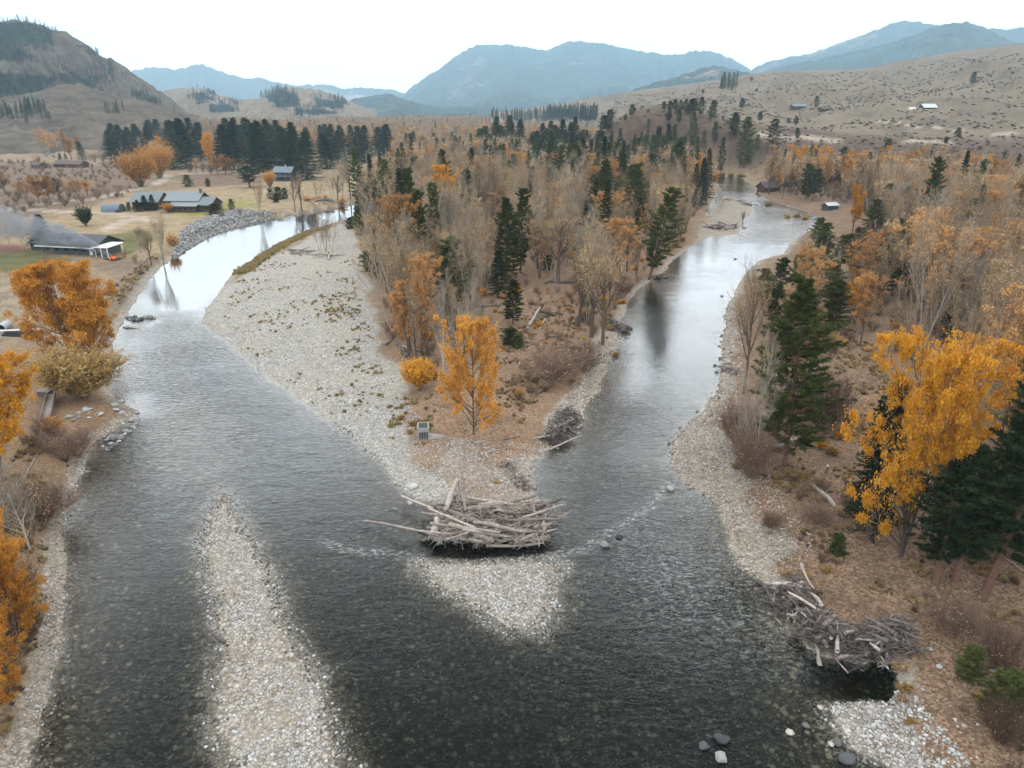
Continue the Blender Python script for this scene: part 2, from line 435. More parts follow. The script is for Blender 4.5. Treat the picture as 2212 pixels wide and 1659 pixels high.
def stone_mat(name, lo, mid, hi):
    m, nt, out = mat(name)
    p = N(nt, 'ShaderNodeBsdfPrincipled', Roughness=0.85); p.inputs['Specular IOR Level'].default_value = 0.25
    oi = N(nt, 'ShaderNodeObjectInfo')
    c = ramp(nt, oi.outputs['Random'], [(0, lo), (0.4, mid), (0.8, hi), (1.0, tuple(min(1, h*1.25) for h in hi))])
    t = N(nt, 'ShaderNodeTexCoord'); n = N(nt, 'ShaderNodeTexNoise', Scale=5.0, Detail=5.0); L(nt, t.outputs['Object'], n.inputs[0])
    c = mixc(nt, 1.0, c, ramp(nt, n.outputs[0], [(0.3, (0.72,)*3), (0.7, (1.1,)*3)]), 'MULTIPLY')
    L(nt, c, p.inputs['Base Color'])
    b = N(nt, 'ShaderNodeBump', Strength=0.4, Distance=0.03); L(nt, n.outputs[0], b.inputs['Height']); L(nt, b.outputs[0], p.inputs['Normal'])
    L(nt, p.outputs[0], out.inputs[0]); return m
M['cobble'] = stone_mat('cobble_pale', (0.20, 0.192, 0.178), (0.36, 0.352, 0.338), (0.47, 0.465, 0.45))
M['wetcobble'] = stone_mat('cobble_tan', (0.14, 0.115, 0.095), (0.29, 0.25, 0.205), (0.45, 0.41, 0.36))
M['boulder'] = stone_mat('boulder_grey', (0.12, 0.125, 0.125), (0.20, 0.20, 0.195), (0.30, 0.295, 0.285))
M['darkrock'] = stone_mat('rock_dark', (0.05, 0.055, 0.06), (0.09, 0.095, 0.10), (0.15, 0.15, 0.15))

# ground
def ground_mat():
    m, nt, out = mat('ground_soil_and_gravel')
    p = N(nt, 'ShaderNodeBsdfPrincipled', Roughness=0.92); p.inputs['Specular IOR Level'].default_value = 0.15
    t = N(nt, 'ShaderNodeTexCoord'); P = t.outputs['Object']
    gc = N(nt, 'ShaderNodeAttribute', attribute_name='gcol'); gr = N(nt, 'ShaderNodeAttribute', attribute_name='grav')
    lt = N(nt, 'ShaderNodeAttribute', attribute_name='litter'); bd = N(nt, 'ShaderNodeAttribute', attribute_name='bed')
    n1 = N(nt, 'ShaderNodeTexNoise', Scale=0.22, Detail=8.0, Roughness=0.7); L(nt, P, n1.inputs[0])
    n2 = N(nt, 'ShaderNodeTexNoise', Scale=2.4, Detail=6.0, Roughness=0.75); L(nt, P, n2.inputs[0])
    soil = mixc(nt, 1.0, gc.outputs['Color'], ramp(nt, n1.outputs[0], [(0.3, (0.62, 0.62, 0.62)), (0.7, (1.35, 1.33, 1.3))]), 'MULTIPLY')
    soil = mixc(nt, 1.0, soil, ramp(nt, n2.outputs[0], [(0.34, (0.55, 0.53, 0.5)), (0.66, (1.4, 1.4, 1.4))]), 'MULTIPLY')
    # single leaves on the ground
    v0 = N(nt, 'ShaderNodeTexVoronoi', Scale=5.5); L(nt, P, v0.inputs[0])
    leafc = ramp(nt, N(nt, 'ShaderNodeSeparateColor').outputs[0], [(0, (0.095, 0.058, 0.038)), (0.5, (0.23, 0.145, 0.09)), (1, (0.38, 0.27, 0.19))])
    L(nt, v0.outputs['Color'], leafc.node.inputs[0].links[0].from_node.inputs[0])
    lf = math_(nt, 'MULTIPLY', lt.outputs['Fac'], ramp(nt, n1.outputs[0], [(0.32, (0.35,)*3), (0.6, (1,)*3)]))
    soil = mixc(nt, lf, soil, leafc)
    # cobbles: two sizes of cells
    v1 = N(nt, 'ShaderNodeTexVoronoi', Scale=2.6); L(nt, P, v1.inputs[0])
    v2 = N(nt, 'ShaderNodeTexVoronoi', Scale=6.5); L(nt, P, v2.inputs[0])
    def cells(v, st):
        s = N(nt, 'ShaderNodeSeparateColor'); L(nt, v.outputs['Color'], s.inputs[0]); c = ramp(nt, s.outputs[0], st)
        edge = ramp(nt, v.outputs['Distance'], [(0.35, (1,)*3), (0.75, (0.38, 0.36, 0.34))])
        return mixc(nt, 1.0, c, edge, 'MULTIPLY'), s.outputs[1]
    stg = [(0, (0.17, 0.16, 0.14)), (0.35, (0.34, 0.325, 0.30)), (0.7, (0.45, 0.44, 0.415)), (1.0, (0.60, 0.59, 0.57))]
    c1, pick = cells(v1, stg); c2, _ = cells(v2, stg)
    gcol = mixc(nt, ramp(nt, pick, [(0.45, (0,)*3), (0.5, (1,)*3)]), c1, c2)
    gcol = mixc(nt, 1.0, gcol, ramp(nt, n1.outputs[0], [(0.3, (0.86, 0.83, 0.79)), (0.7, (1.12, 1.12, 1.12))]), 'MULTIPLY')
    n5 = N(nt, 'ShaderNodeTexNoise', Scale=0.11, Detail=5.0, Roughness=0.6, Distortion=1.2); L(nt, P, n5.inputs[0])
    gcol = mixc(nt, 0.35, gcol, gc.outputs['Color'])
    gcol = mixc(nt, ramp(nt, n5.outputs[0], [(0.46, (0,)*3), (0.60, (0.38,)*3)]), gcol, (0.33, 0.29, 0.225))
    gn = math_(nt, 'ADD', gr.outputs['Fac'], math_(nt, 'MULTIPLY', math_(nt, 'SUBTRACT', n2.outputs[0], 0.5), 1.1), True)
    gf = ramp(nt, gn, [(0.35, (0,)*3), (0.6, (1,)*3)])
    col = mixc(nt, gf, soil, gcol)
    # stones under water carry algae and silt
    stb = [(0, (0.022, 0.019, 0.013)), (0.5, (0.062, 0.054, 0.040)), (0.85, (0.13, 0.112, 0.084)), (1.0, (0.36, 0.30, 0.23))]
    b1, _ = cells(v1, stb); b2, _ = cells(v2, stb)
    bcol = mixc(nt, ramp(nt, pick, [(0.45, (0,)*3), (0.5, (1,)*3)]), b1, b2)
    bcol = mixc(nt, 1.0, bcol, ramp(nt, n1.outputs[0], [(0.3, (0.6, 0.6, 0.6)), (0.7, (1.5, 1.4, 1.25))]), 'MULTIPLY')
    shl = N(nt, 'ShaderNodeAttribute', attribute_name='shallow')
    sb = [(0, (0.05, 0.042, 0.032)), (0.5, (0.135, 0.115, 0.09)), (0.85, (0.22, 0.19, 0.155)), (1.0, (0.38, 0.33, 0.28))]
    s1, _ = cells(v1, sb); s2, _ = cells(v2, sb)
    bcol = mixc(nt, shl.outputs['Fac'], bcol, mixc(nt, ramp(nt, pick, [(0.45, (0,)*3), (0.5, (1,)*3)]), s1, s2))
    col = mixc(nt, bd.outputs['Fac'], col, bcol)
    L(nt, col, p.inputs['Base Color'])
    hgt = math_(nt, 'ADD', math_(nt, 'MULTIPLY', math_(nt, 'ADD', v1.outputs['Distance'], v2.outputs['Distance']), -0.12), math_(nt, 'MULTIPLY', n2.outputs[0], 0.25))
    b = N(nt, 'ShaderNodeBump', Strength=0.7, Distance=0.6); L(nt, hgt, b.inputs['Height']); L(nt, b.outputs[0], p.inputs['Normal'])
    L(nt, p.outputs[0], out.inputs[0]); return m
M['ground'] = ground_mat()

def water_mat():
    m, nt, out = mat('river_water')
    t = N(nt, 'ShaderNodeTexCoord'); P = t.outputs['Object']
    ro = N(nt, 'ShaderNodeAttribute', attribute_name='rough')      # riffles against still pools
    dp = N(nt, 'ShaderNodeAttribute', attribute_name='depth')
    fo = N(nt, 'ShaderNodeAttribute', attribute_name='foam')
    mp1 = N(nt, 'ShaderNodeMapping'); mp1.inputs['Rotation'].default_value = (0, 0, 0.3); mp1.inputs['Scale'].default_value = (0.8, 1.5, 1); L(nt, P, mp1.inputs[0])
    n1 = N(nt, 'ShaderNodeTexNoise', Scale=1.3, Detail=4.0, Roughness=0.62, Distortion=0.9); L(nt, mp1.outputs[0], n1.inputs[0])
    n2 = N(nt, 'ShaderNodeTexNoise', Scale=0.25, Detail=3.0, Roughness=0.5, Distortion=0.5); L(nt, mp1.outputs[0], n2.inputs[0])
    n3 = N(nt, 'ShaderNodeTexNoise', Scale=0.03, Detail=5.0, Roughness=0.55); L(nt, P, n3.inputs[0])
    patch = ramp(nt, n3.outputs[0], [(0.38, (0.42,)*3), (0.62, (1.0,)*3)])
    hh = math_(nt, 'ADD', n1.outputs[0], math_(nt, 'MULTIPLY', n2.outputs[0], 1.3))
    amp = math_(nt, 'MULTIPLY', ro.outputs['Fac'], patch)
    b = N(nt, 'ShaderNodeBump', Distance=0.28); L(nt, amp, b.inputs['Strength']); L(nt, hh, b.inputs['Height'])
    fr = N(nt, 'ShaderNodeFresnel', IOR=1.333); L(nt, b.outputs[0], fr.inputs['Normal'])
    gl = N(nt, 'ShaderNodeBsdfGlossy', Roughness=0.06); gl.inputs['Color'].default_value = (1, 1, 1, 1)
    L(nt, b.outputs[0], gl.inputs['Normal'])
    tr = N(nt, 'ShaderNodeBsdfTransparent')
    tint = ramp(nt, dp.outputs['Fac'], [(0.0, (0.96, 0.97, 0.95)), (0.25, (0.74, 0.80, 0.75)), (0.6, (0.46, 0.55, 0.52)), (1.0, (0.22, 0.31, 0.30))])
    L(nt, tint, tr.inputs[0])
    frc = ramp(nt, fr.outputs[0], [(0.0, (0.0,)*3), (0.022, (0.004,)*3), (0.036, (0.024,)*3), (0.07, (0.115,)*3), (0.13, (0.32,)*3), (0.27, (0.62,)*3), (0.45, (0.68,)*3), (1.0, (1.0,)*3)])
    mx = N(nt, 'ShaderNodeMixShader'); L(nt, frc, mx.inputs[0]); L(nt, tr.outputs[0], mx.inputs[1]); L(nt, gl.outputs[0], mx.inputs[2])
    # white water
    n4 = N(nt, 'ShaderNodeTexNoise', Scale=2.2, Detail=6.0, Roughness=0.7, Distortion=1.0); L(nt, mp1.outputs[0], n4.inputs[0])
    ff = math_(nt, 'MULTIPLY', fo.outputs['Fac'], ramp(nt, n4.outputs[0], [(0.50, (0,)*3), (0.62, (1,)*3)]), True)
    df = N(nt, 'ShaderNodeBsdfDiffuse'); df.inputs[0].default_value = (0.75, 0.78, 0.78, 1)
    mx2 = N(nt, 'ShaderNodeMixShader'); L(nt, ff, mx2.inputs[0]); L(nt, mx.outputs[0], mx2.inputs[1]); L(nt, df.outputs[0], mx2.inputs[2])
    L(nt, mx2.outputs[0], out.inputs[0]); return m
M['water'] = water_mat()

# ------------------------------------------------------------------ the land as one sheet
def polar_grid(az, rr):
    A, R = np.meshgrid(az, rr)
    x = R*np.sin(A); y = R*np.cos(A)
    na = len(az); nr = len(rr)
    i, j = np.meshgrid(np.arange(na-1), np.arange(nr-1))
    q = np.stack([j*na+i, j*na+i+1, (j+1)*na+i+1, (j+1)*na+i], -1).reshape(-1, 4)
    return x.ravel(), y.ravel(), q
def set_attr(me, name, typ, data):
    a = me.attributes.new(name, typ, 'POINT')
    if typ == 'FLOAT': a.data.foreach_set('value', np.asarray(data, np.float32))
    else: a.data.foreach_set('color', np.concatenate([data, np.ones((len(data), 1))], 1).astype(np.float32).ravel())

azd = np.radians(np.concatenate([np.arange(-180, -44, 4.0), np.arange(-42, 42.01, 0.21), np.arange(46, 181, 4.0)]))
rr = [0.5, 6, 12, 20, 26, 30]
while rr[-1] < 10900: rr.append(rr[-1]*(1.0062 if rr[-1] < 260 else 1.02 if rr[-1] < 2500 else 1.06))
tx, ty, tq = polar_grid(azd, np.array(rr))
tz = height(tx, ty)
tr_ = np.hypot(tx, ty)
tz = tz - np.where(tr_ > 6000, 6, 0)

def soft(pts, x, y, w=3.0, n=3.0, z=2.0, s=0):
    d = sdf(W0(pts, z) if not callable(pts) else pts(), x, y) + (fbm(x/6, y/6, 40+s, 3)-0.5)*2*n
    return sst(-w, w, d)
def landW(pts): return lambda: [G(u, v) for u, v in pts]
gc = np.zeros((len(tx), 3)); gc[:] = (0.27, 0.205, 0.135)                 # dry brown valley floor
far = sst(500, 1500, tr_)
nn = fbm(tx/45, ty/45, 51, 4)
def blend(col, w):
    global gc
    gc = gc*(1-w[:, None]) + np.array(col)*w[:, None]
litter = np.zeros(len(tx)); grav = np.zeros(len(tx))
near = (np.abs(np.arctan2(tx, ty)) < 0.85) & (tr_ < 900)
ix = np.nonzero(near)[0]; nxx, nyy = tx[ix], ty[ix]
def reg(pts, w=3.0, n=3.0, z=2.0, s=0):
    o = np.zeros(len(tx)); o[ix] = soft(pts, nxx, nyy, w, n, z, s); return o
rwv = samp(_rw, tx, ty, -200.0)
# right side woodland floor, island floor
w = reg([(1440,960),(1560,1120),(1700,1280),(1790,1420),(1930,1659),(2600,1900),(2600,330),(1640,352),(1660,430),(1780,470),(1700,530),(1600,640),(1570,800)], 4, 4, s=1)
blend((0.13, 0.09, 0.062), w*0.9); litter = np.maximum(litter, w*0.75)
w = reg([(770,470),(800,560),(812,640),(835,740),(890,850),(880,900),(960,960),(990,1050),(1090,1040),(1150,1000),(1180,950),(1260,850),(1300,760),(1345,690),(1380,610),(1480,530),(1530,430),(1540,360),(1300,345),(900,350),(760,430)], 4, 4, s=2)
blend((0.24, 0.16, 0.105), w*0.9); litter = np.maximum(litter, w*0.9)
# gravel bars
w = reg([(440,660),(500,600),(640,525),(740,480),(770,520),(790,600),(800,660),(815,760),(870,830),(860,900),(900,960),(940,1020),(980,1060),(960,1110),(850,1060),(700,930),(480,760)], 1.6, 2.5, 1.0, 3)
grav = np.maximum(grav, w); blend((0.40, 0.385, 0.35), w)
w2 = reg([(600,560),(740,490),(770,530),(780,640),(760,760),(700,700),(560,640)], 5, 6, 1, 4); blend((0.42, 0.385, 0.32), w2*0.7); grav = grav - w2*0.22
w = reg([(930,1000),(960,940),(1010,960),(1080,1000),(1150,960),(1200,930),(1190,1000),(1160,1100),(950,1110)], 1.5, 2.5, 1.0, 5); grav = np.maximum(grav, w*0.52)
w = reg([(1420,940),(1540,880),(1600,960),(1640,1100),(1740,1180),(1680,1290),(1600,1260),(1540,1150),(1440,1040)], 1.5, 2.5, 1, 6); grav = np.maximum(grav, w*0.6); litter = np.maximum(litter*(1-w*0.3), 0.5*w)
w = reg([(1780,1500),(1860,1500),(1960,1560),(2010,1659),(2040,1800),(1850,1800),(1780,1600)], 1.5, 2, 0.5, 7); grav = np.maximum(grav, w)
w = reg([(1540,700),(1600,700),(1590,820),(1560,900),(1500,930),(1530,860)], 1.2, 1.5, 0.5, 8); grav = np.maximum(grav, w*0.75)
w = reg([(1290,700),(1350,700),(1320,790),(1260,890),(1170,950),(1180,900),(1260,810)], 1.2, 1.5, 0.5, 9); grav = np.maximum(grav, w*0.7)
w = reg([(380,540),(420,500),(500,470),(560,470),(470,505),(400,550)], 1.2, 1.5, 0.5, 10); grav = np.maximum(grav, w*0.9); blend((0.33, 0.34, 0.33), w)
w = reg([(1490,520),(1560,430),(1610,425),(1640,450),(1600,510),(1530,520)], 2, 2, .5, 11); grav = np.maximum(grav, w*0.6)
shore = (sst(-3.2, -0.8, rwv))*(rwv < 40); grav = np.maximum(grav, shore*0.62*(tr_ < 260))
grav = np.where(rwv > -0.5, 1.0, grav)
# left bank pale gravel edge
w = reg([(20,1659),(90,1400),(110,1200),(160,1060),(190,1000),(200,1010),(160,1150),(150,1250),(150,1350),(100,1659)], 1.0, 1.0, 0.3, 12); grav = np.maximum(grav, w*0.9)
# left bank, brushy
w = reg([(-400,1900),(90,1500),(110,1200),(200,960),(250,860),(240,700),(100,700),(-400,900)], 4, 3, 2, 13); blend((0.24, 0.16, 0.09), w*0.8); litter = np.maximum(litter, w*0.5)
# fields and lawns on the left
w = reg([(-500,272),(95,268),(100,300),(40,322),(-500,345)], 4, 2, 2, 14); blend((0.33, 0.28, 0.10), w)
w = reg([(100,268),(300,262),(300,272),(110,280)], 6, 2, 2, 15); blend((0.22, 0.22, 0.10), w)
w = reg([(60,350),(330,365),(270,430),(0,480),(-300,480),(-300,340)], 6, 6, 2, 16); blend((0.17, 0.12, 0.09), w*0.8)
w = reg([(390,378),(560,374),(560,398),(400,402)], 3, 1, 2, 17); blend((0.17, 0.115, 0.08), w*0.8)
w = reg([(270,420),(760,380),(760,440),(560,470),(450,490),(300,560),(100,480)], 6, 4, 2, 18); blend((0.34, 0.265, 0.16), w*0.7)
w = reg([(225,508),(320,495),(340,515),(280,545),(240,545)], 2, 1, 2, 19); blend((0.15, 0.145, 0.06), w)
w = reg([(378,460),(450,440),(540,430),(560,442),(480,460),(400,470)], 2, 1.5, 2, 20); blend((0.26, 0.25, 0.09), w)
w = reg([(-200,545),(60,540),(150,560),(140,580),(-200,600)], 2, 2, 2, 21); blend((0.13, 0.13, 0.055), w)
w = reg([(-200,520),(40,530),(60,545),(-200,560)], 2, 2, 2, 22); blend((0.17, 0.09, 0.06), w)
w = reg([(220,560),(330,560),(360,560),(310,620),(250,700),(240,640)], 3, 3, 2, 23); blend((0.21, 0.16, 0.115), w)
w = reg([(-200,600),(230,600),(240,720),(100,780),(-200,900)], 3, 3, 2, 24); blend((0.27, 0.225, 0.165), w*0.8)
# hillsides on the right: bunch grass, sage
hill = sst(4, 14, tz)*(np.arctan2(tx, ty) > 0)
blend((0.165, 0.135, 0.095), hill); litter = litter*(1-hill)
sg = sst(0.47, 0.56, fbm(tx/38, ty/38, 61, 4)); blend((0.11, 0.09, 0.07), hill*sg*0.6)
st = sst(0.52, 0.62, ridged(np.arctan2(tx, ty)*30, tr_/90, 62, 3)); blend((0.245, 0.20, 0.14), hill*st*0.4)
dk = reg([(1270,352),(1290,300),(1420,240),(1560,268),(1620,300),(1800,300),(1830,340),(1600,372)], 5, 6, 6, 25)
azv = np.arctan2(tx, ty)
dk2 = hill*(1-sst(520, 600, tr_))*(azv > H_az[0]); blend((0.105, 0.072, 0.056), dk2*0.95)
gc *= 0.86
# far forest floor tint
blend((0.30, 0.20, 0.13), far*(1-hill)*0.6)
# tracks
def road(pts, wd, col=(0.34, 0.29, 0.235), g=True):
    pl = [G(u, v) for u, v in pts] if g else pts
    d = np.full(len(tx), 99.0); d[ix] = pldist(pl, nxx, nyy); blend(col, 1-sst(wd*0.45, wd*0.7, d)); return pl
roads = [([(20,452),(60,443),(130,437),(200,430),(270,414),(330,402),(350,390),(366,378),(420,374),(520,374),(600,378)], 5.0),
 ([(60,452),(140,458),(200,456),(240,462),(300,470),(330,480),(380,478)], 4.0),
 ([(230,497),(262,480),(300,470)], 4.5), ([(560,400),(590,428),(606,436)], 1.5),
 ([(1640,292),(1700,297),(1800,302),(1900,306),(2060,309),(2212,308)], 4.0),
 ([(1900,262),(1990,274),(2080,284),(2212,291)], 4.0)]
for p_, w_ in roads: road(p_, w_)

bed = np.where(rwv > -3, 1-sst(-0.10, 0.01, tz), 0.0)
gm = bpy.data.meshes.new('ground')
mb = MB(); mb.add(np.stack([tx, ty, tz], 1), q=tq); gm = mb.mesh('ground', M['ground'], True)
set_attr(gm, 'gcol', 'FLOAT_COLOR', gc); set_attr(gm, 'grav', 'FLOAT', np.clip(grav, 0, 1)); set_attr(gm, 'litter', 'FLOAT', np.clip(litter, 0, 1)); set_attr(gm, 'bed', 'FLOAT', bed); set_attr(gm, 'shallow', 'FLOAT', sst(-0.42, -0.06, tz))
ground = bpy.data.objects.new('ground', gm); C.objects.link(ground); tag(ground, kind='structure')

# ------------------------------------------------------------------ water sheet
waz = np.radians(np.concatenate([np.arange(-75, -40, 2.0), np.arange(-40, 40.1, 0.5), np.arange(42, 76, 2.0)])); wr = [4, 10, 16, 22, 28]
while wr[-1] < 560: wr.append(wr[-1]*1.010)
wx, wy, wq = polar_grid(waz, np.array(wr))
ww = samp(_rw, wx, wy, -200.0)
hh_ = height(wx, wy)
keep = (ww > -6); kf = keep[wq].any(1)
wmesh = MB(); wmesh.add(np.stack([wx, wy, np.zeros_like(wx)], 1), q=wq[kf])
wme = wmesh.mesh('river_water', M['water'], True)
depth = np.clip(-hh_, 0, 1.3)/1.3
rough = np.full(len(wx), 0.5)
rough = rough - 0.14*(1-sst(55, 95, np.hypot(wx, wy)))
def wreg(pts, w=6, n=3): return sst(-w, w, sdf(W0(pts), wx, wy)+(fbm(wx/8, wy/8, 77, 3)-0.5)*2*n)
still = wreg([(300,650),(340,560),(500,470),(760,430),(860,428),(860,455),(640,510),(500,600),(440,670),(330,680)], 3, 1)
rough = rough*(1-still) + 0.03*still
rc = wreg([(1380,600),(1500,520),(1640,500),(1760,480),(1690,560),(1600,620),(1570,720),(1560,830),(1400,860),(1290,850),(1350,740)], 6, 3); rough = rough*(1-rc)+0.20*rc
st2 = wreg([(230,860),(320,850),(330,900),(250,900)], 2, 1); rough = rough*(1-st2)+0.05*st2
st3 = wreg([(1800,1440),(1940,1430),(1930,1530),(1840,1520)], 1, 0.5); rough = rough*(1-st3)+0.08*st3
rif = wreg([(1560,440),(1700,450),(1780,470),(1700,530),(1560,520)], 4, 3); rough = rough + rif*0.35
rif = wreg([(330,690),(440,690),(560,800),(620,900),(500,960),(380,900),(330,780)], 4, 3); rough = rough+rif*0.25
rif = wreg([(1180,1000),(1500,1000),(1600,1260),(1750,1420),(1750,1659),(1250,1659),(1250,1200)], 4, 3); rough = rough+rif*0.15
foam = np.zeros(len(wx))
def fl(pts, wd, a):
    global foam
    d = pldist(W0(pts), wx, wy); foam = np.maximum(foam, a*(1-sst(wd*0.3, wd, d)))
fl([(700,1172),(760,1188),(830,1196),(905,1204)], 0.9, 0.4)
fl([(1190,1200),(1260,1188),(1330,1140),(1400,1100),(1440,1050)], 0.9, 0.45)
fl([(322,705),(345,690)], 1.6, 1.0)
fl([(1560,425),(1620,440),(1690,455)], 6, 0.4); fl([(1600,500),(1700,480)], 7, 0.35)
foam = np.maximum(foam, 0.22*wreg([(1450,1060),(1600,1240),(1700,1420),(1500,1400),(1300,1250),(1300,1100)], 6, 6))
set_attr(wme, 'depth', 'FLOAT', depth); set_attr(wme, 'rough', 'FLOAT', rough); set_attr(wme, 'foam', 'FLOAT', foam)
water = bpy.data.objects.new('river_water', wme); C.objects.link(water); tag(water, kind='structure')

# ------------------------------------------------------------------ mountains
def mountain_mat(name, rock, rock2, forest, fscale, cover, bumpd):
    m, nt, out = mat(name)
    d = N(nt, 'ShaderNodeBsdfDiffuse')
    t = N(nt, 'ShaderNodeTexCoord'); P = t.outputs['Object']
    n1 = N(nt, 'ShaderNodeTexNoise', Scale=fscale, Detail=9.0, Roughness=0.68); L(nt, P, n1.inputs[0])
    n2 = N(nt, 'ShaderNodeTexNoise', Scale=fscale*9, Detail=6.0, Roughness=0.7); L(nt, P, n2.inputs[0])
    fa = N(nt, 'ShaderNodeAttribute', attribute_name='wood')
    base = ramp(nt, n2.outputs[0], [(0.32, rock), (0.68, rock2)])
    f = math_(nt, 'ADD', math_(nt, 'ADD', fa.outputs['Fac'], cover), math_(nt, 'MULTIPLY', math_(nt, 'SUBTRACT', n1.outputs[0], 0.5), 2.4), True)
    f = ramp(nt, f, [(0.42, (0,)*3), (0.56, (1,)*3)])
    fc = mixc(nt, ramp(nt, n2.outputs[0], [(0.35, (0,)*3), (0.65, (1,)*3)]), tuple(c*0.5 for c in forest), tuple(c*1.5 for c in forest))
    L(nt, mixc(nt, f, base, fc), d.inputs[0])
    b = N(nt, 'ShaderNodeBump', Strength=0.9, Distance=bumpd); L(nt, n2.outputs[0], b.inputs['Height']); L(nt, b.outputs[0], d.inputs['Normal'])
    L(nt, d.outputs[0], out.inputs[0]); return m
def mountain(name, pts, rc, rb, m, label=None, amp=0.22, gaz=26, z0=-5, seed=0, na=280, nr=56, wood=None, gr=0.35, pw=1.0):
    az_, z_ = crest(pts, rc)
    az = np.linspace(az_[0], az_[-1], na)
    zc = np.interp(az, az_, z_)
    zc = zc + (fbm(az*240, az*0, seed+3, 4)-0.5)*rc*0.0038
    rbk = rc + (rc-rb)*0.9
    t = np.concatenate([np.linspace(0, 1, nr), np.linspace(1, 2, nr//4)[1:]])
    A, T = np.meshgrid(az, t); Z = np.broadcast_to(zc, A.shape)
    R = np.where(T <= 1, rb+(rc-rb)*T, rc+(rbk-rc)*(T-1))
    R = R + (fbm(A*gaz*0.4, A*0, seed+9, 3)-0.5)*(rc-rb)*0.5*np.clip(1-T, 0, 1)
    prof = np.where(T <= 1, np.clip(T, 0, 1)**pw, 1-(T-1)*0.9)
    rel = (ridged(A*gaz + (fbm(A*9, T*3, seed+5, 3)-0.5)*3, T*gr*gaz*0.35, seed, 5)-0.62)*2
    env = np.sin(PI*np.clip(T/1.0, 0, 1))**0.7*(T < 1) + np.clip(T-1, 0, 1)*0.8
    z = z0 + (Z-z0)*(prof + amp*rel*env)
    # only the crest line itself may touch the sky line
    if True:
        lim = CAMH + (Z-CAMH)*R/rc - 0.0022*R*(1-T)
        z = np.where((T < 1) & (Z > CAMH), np.minimum(z, np.maximum(lim, CAMH-0.02*R)), z)
    x = R*np.sin(A); y = R*np.cos(A)
    nA, nR = len(az), len(t)
    i, j = np.meshgrid(np.arange(nA-1), np.arange(nR-1))
    q = np.stack([j*nA+i, j*nA+i+1, (j+1)*nA+i+1, (j+1)*nA+i], -1).reshape(-1, 4)
    mb = MB(); mb.add(np.stack([x.ravel(), y.ravel(), z.ravel()], 1), q=q)
    me = mb.mesh(name, m, True)
    wv = np.zeros(x.size)
    if wood:
        for pu in wood:
            pr = []
            # project every vertex into the photo and test against woodland outlines seen there
            xx, yy, zz = x.ravel(), y.ravel(), z.ravel()-CAMH
            dep = yy*CP - zz*SP; up = yy*SP + zz*CP
            U = 1106+DF*xx/dep; V = 829.5-DF*up/dep
            wv = np.maximum(wv, sst(-9, 6, sdf(pu, U, V)+(fbm(xx/90, yy/90, 91, 3)-0.5)*14))
    set_attr(me, 'wood', 'FLOAT', wv)
    o = bpy.data.objects.new(name, me); C.objects.link(o); tag(o, kind='structure')
    if label: o['label'] = label
    return o, (az, zc, rc, rb), (x, y, z)
MM_blue = mountain_mat('mountain_forest', (0.16, 0.125, 0.095), (0.28, 0.23, 0.18), (0.045, 0.062, 0.045), 0.0012, 0.77, 40)
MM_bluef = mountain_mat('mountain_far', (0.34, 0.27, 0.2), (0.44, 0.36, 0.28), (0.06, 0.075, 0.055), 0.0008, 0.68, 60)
MM_brown = mountain_mat('hill_grass_rock', (0.060, 0.050, 0.040), (0.165, 0.135, 0.102), (0.03, 0.04, 0.026), 0.004, -0.38, 7)
MM_knoll = mountain_mat('knoll_grass', (0.15, 0.118, 0.085), (0.28, 0.225, 0.16), (0.035, 0.048, 0.035), 0.004, -0.12, 10)
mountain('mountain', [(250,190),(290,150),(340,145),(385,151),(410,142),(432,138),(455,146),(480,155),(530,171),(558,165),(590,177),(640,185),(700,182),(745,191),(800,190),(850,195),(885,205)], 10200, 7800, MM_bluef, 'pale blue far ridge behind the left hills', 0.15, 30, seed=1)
mountain('mountain', [(840,246),(862,215),(880,196),(905,176),(925,163),(945,150),(975,128),(1000,112),(1018,102),(1035,96),(1065,97),(1100,97),(1140,101),(1165,107),(1182,108),(1200,99),(1225,92),(1250,88),(1280,91),(1300,93),(1330,99),(1350,104),(1400,113),(1450,119),(1480,116),(1500,109),(1540,111),(1580,126),(1610,143),(1640,165),(1700,200)], 9000, 5600, MM_blue, 'broad blue forested mountain in the middle', 0.17, 22, seed=2, na=360, nr=90)
mountain('mountain', [(1560,185),(1600,165),(1625,150),(1660,131),(1700,125),(1740,117),(1762,112),(1800,98),(1850,80),(1900,61),(1930,50),(1955,45),(2000,50),(2040,55),(2120,62),(2170,62),(2212,60),(2300,62),(2500,80)], 8000, 5200, MM_blue, 'blue forested mountain rising at the right', 0.17, 22, seed=3)
mountain('mountain', [(1600,190),(1640,160),(1700,140),(1760,130),(1850,110),(1940,88),(2000,66),(2040,52),(2085,46),(2130,60),(2170,82),(2212,95),(2400,110)], 5600, 3600, MM_blue, 'nearer dark blue spur of the right mountain', 0.15, 26, seed=4)
mountain('foothill', [(760,240),(800,225),(880,222),(930,222),(990,232),(1040,212),(1075,200),(1095,192),(1112,183),(1135,192),(1160,205),(1200,214),(1250,200),(1290,190),(1340,186),(1380,196),(1430,190),(1480,180),(1520,172),(1560,180),(1640,190),(1760,200)], 6200, 4200, MM_blue, 'wooded foothills with tan slides below the middle mountain', 0.30, 40, seed=5, na=340)
mountain('foothill', [(1300,225),(1340,205),(1380,190),(1420,178),(1470,163),(1510,150),(1545,142),(1580,148),(1620,158),(1680,168),(1760,190),(1800,215)], 3900, 2500, mountain_mat('foothill_forest', (0.2, 0.16, 0.12), (0.3, 0.24, 0.18), (0.035, 0.05, 0.035), 0.003, 0.75, 12), 'dark forested rise between the two mountains', 0.15, 40, seed=6)
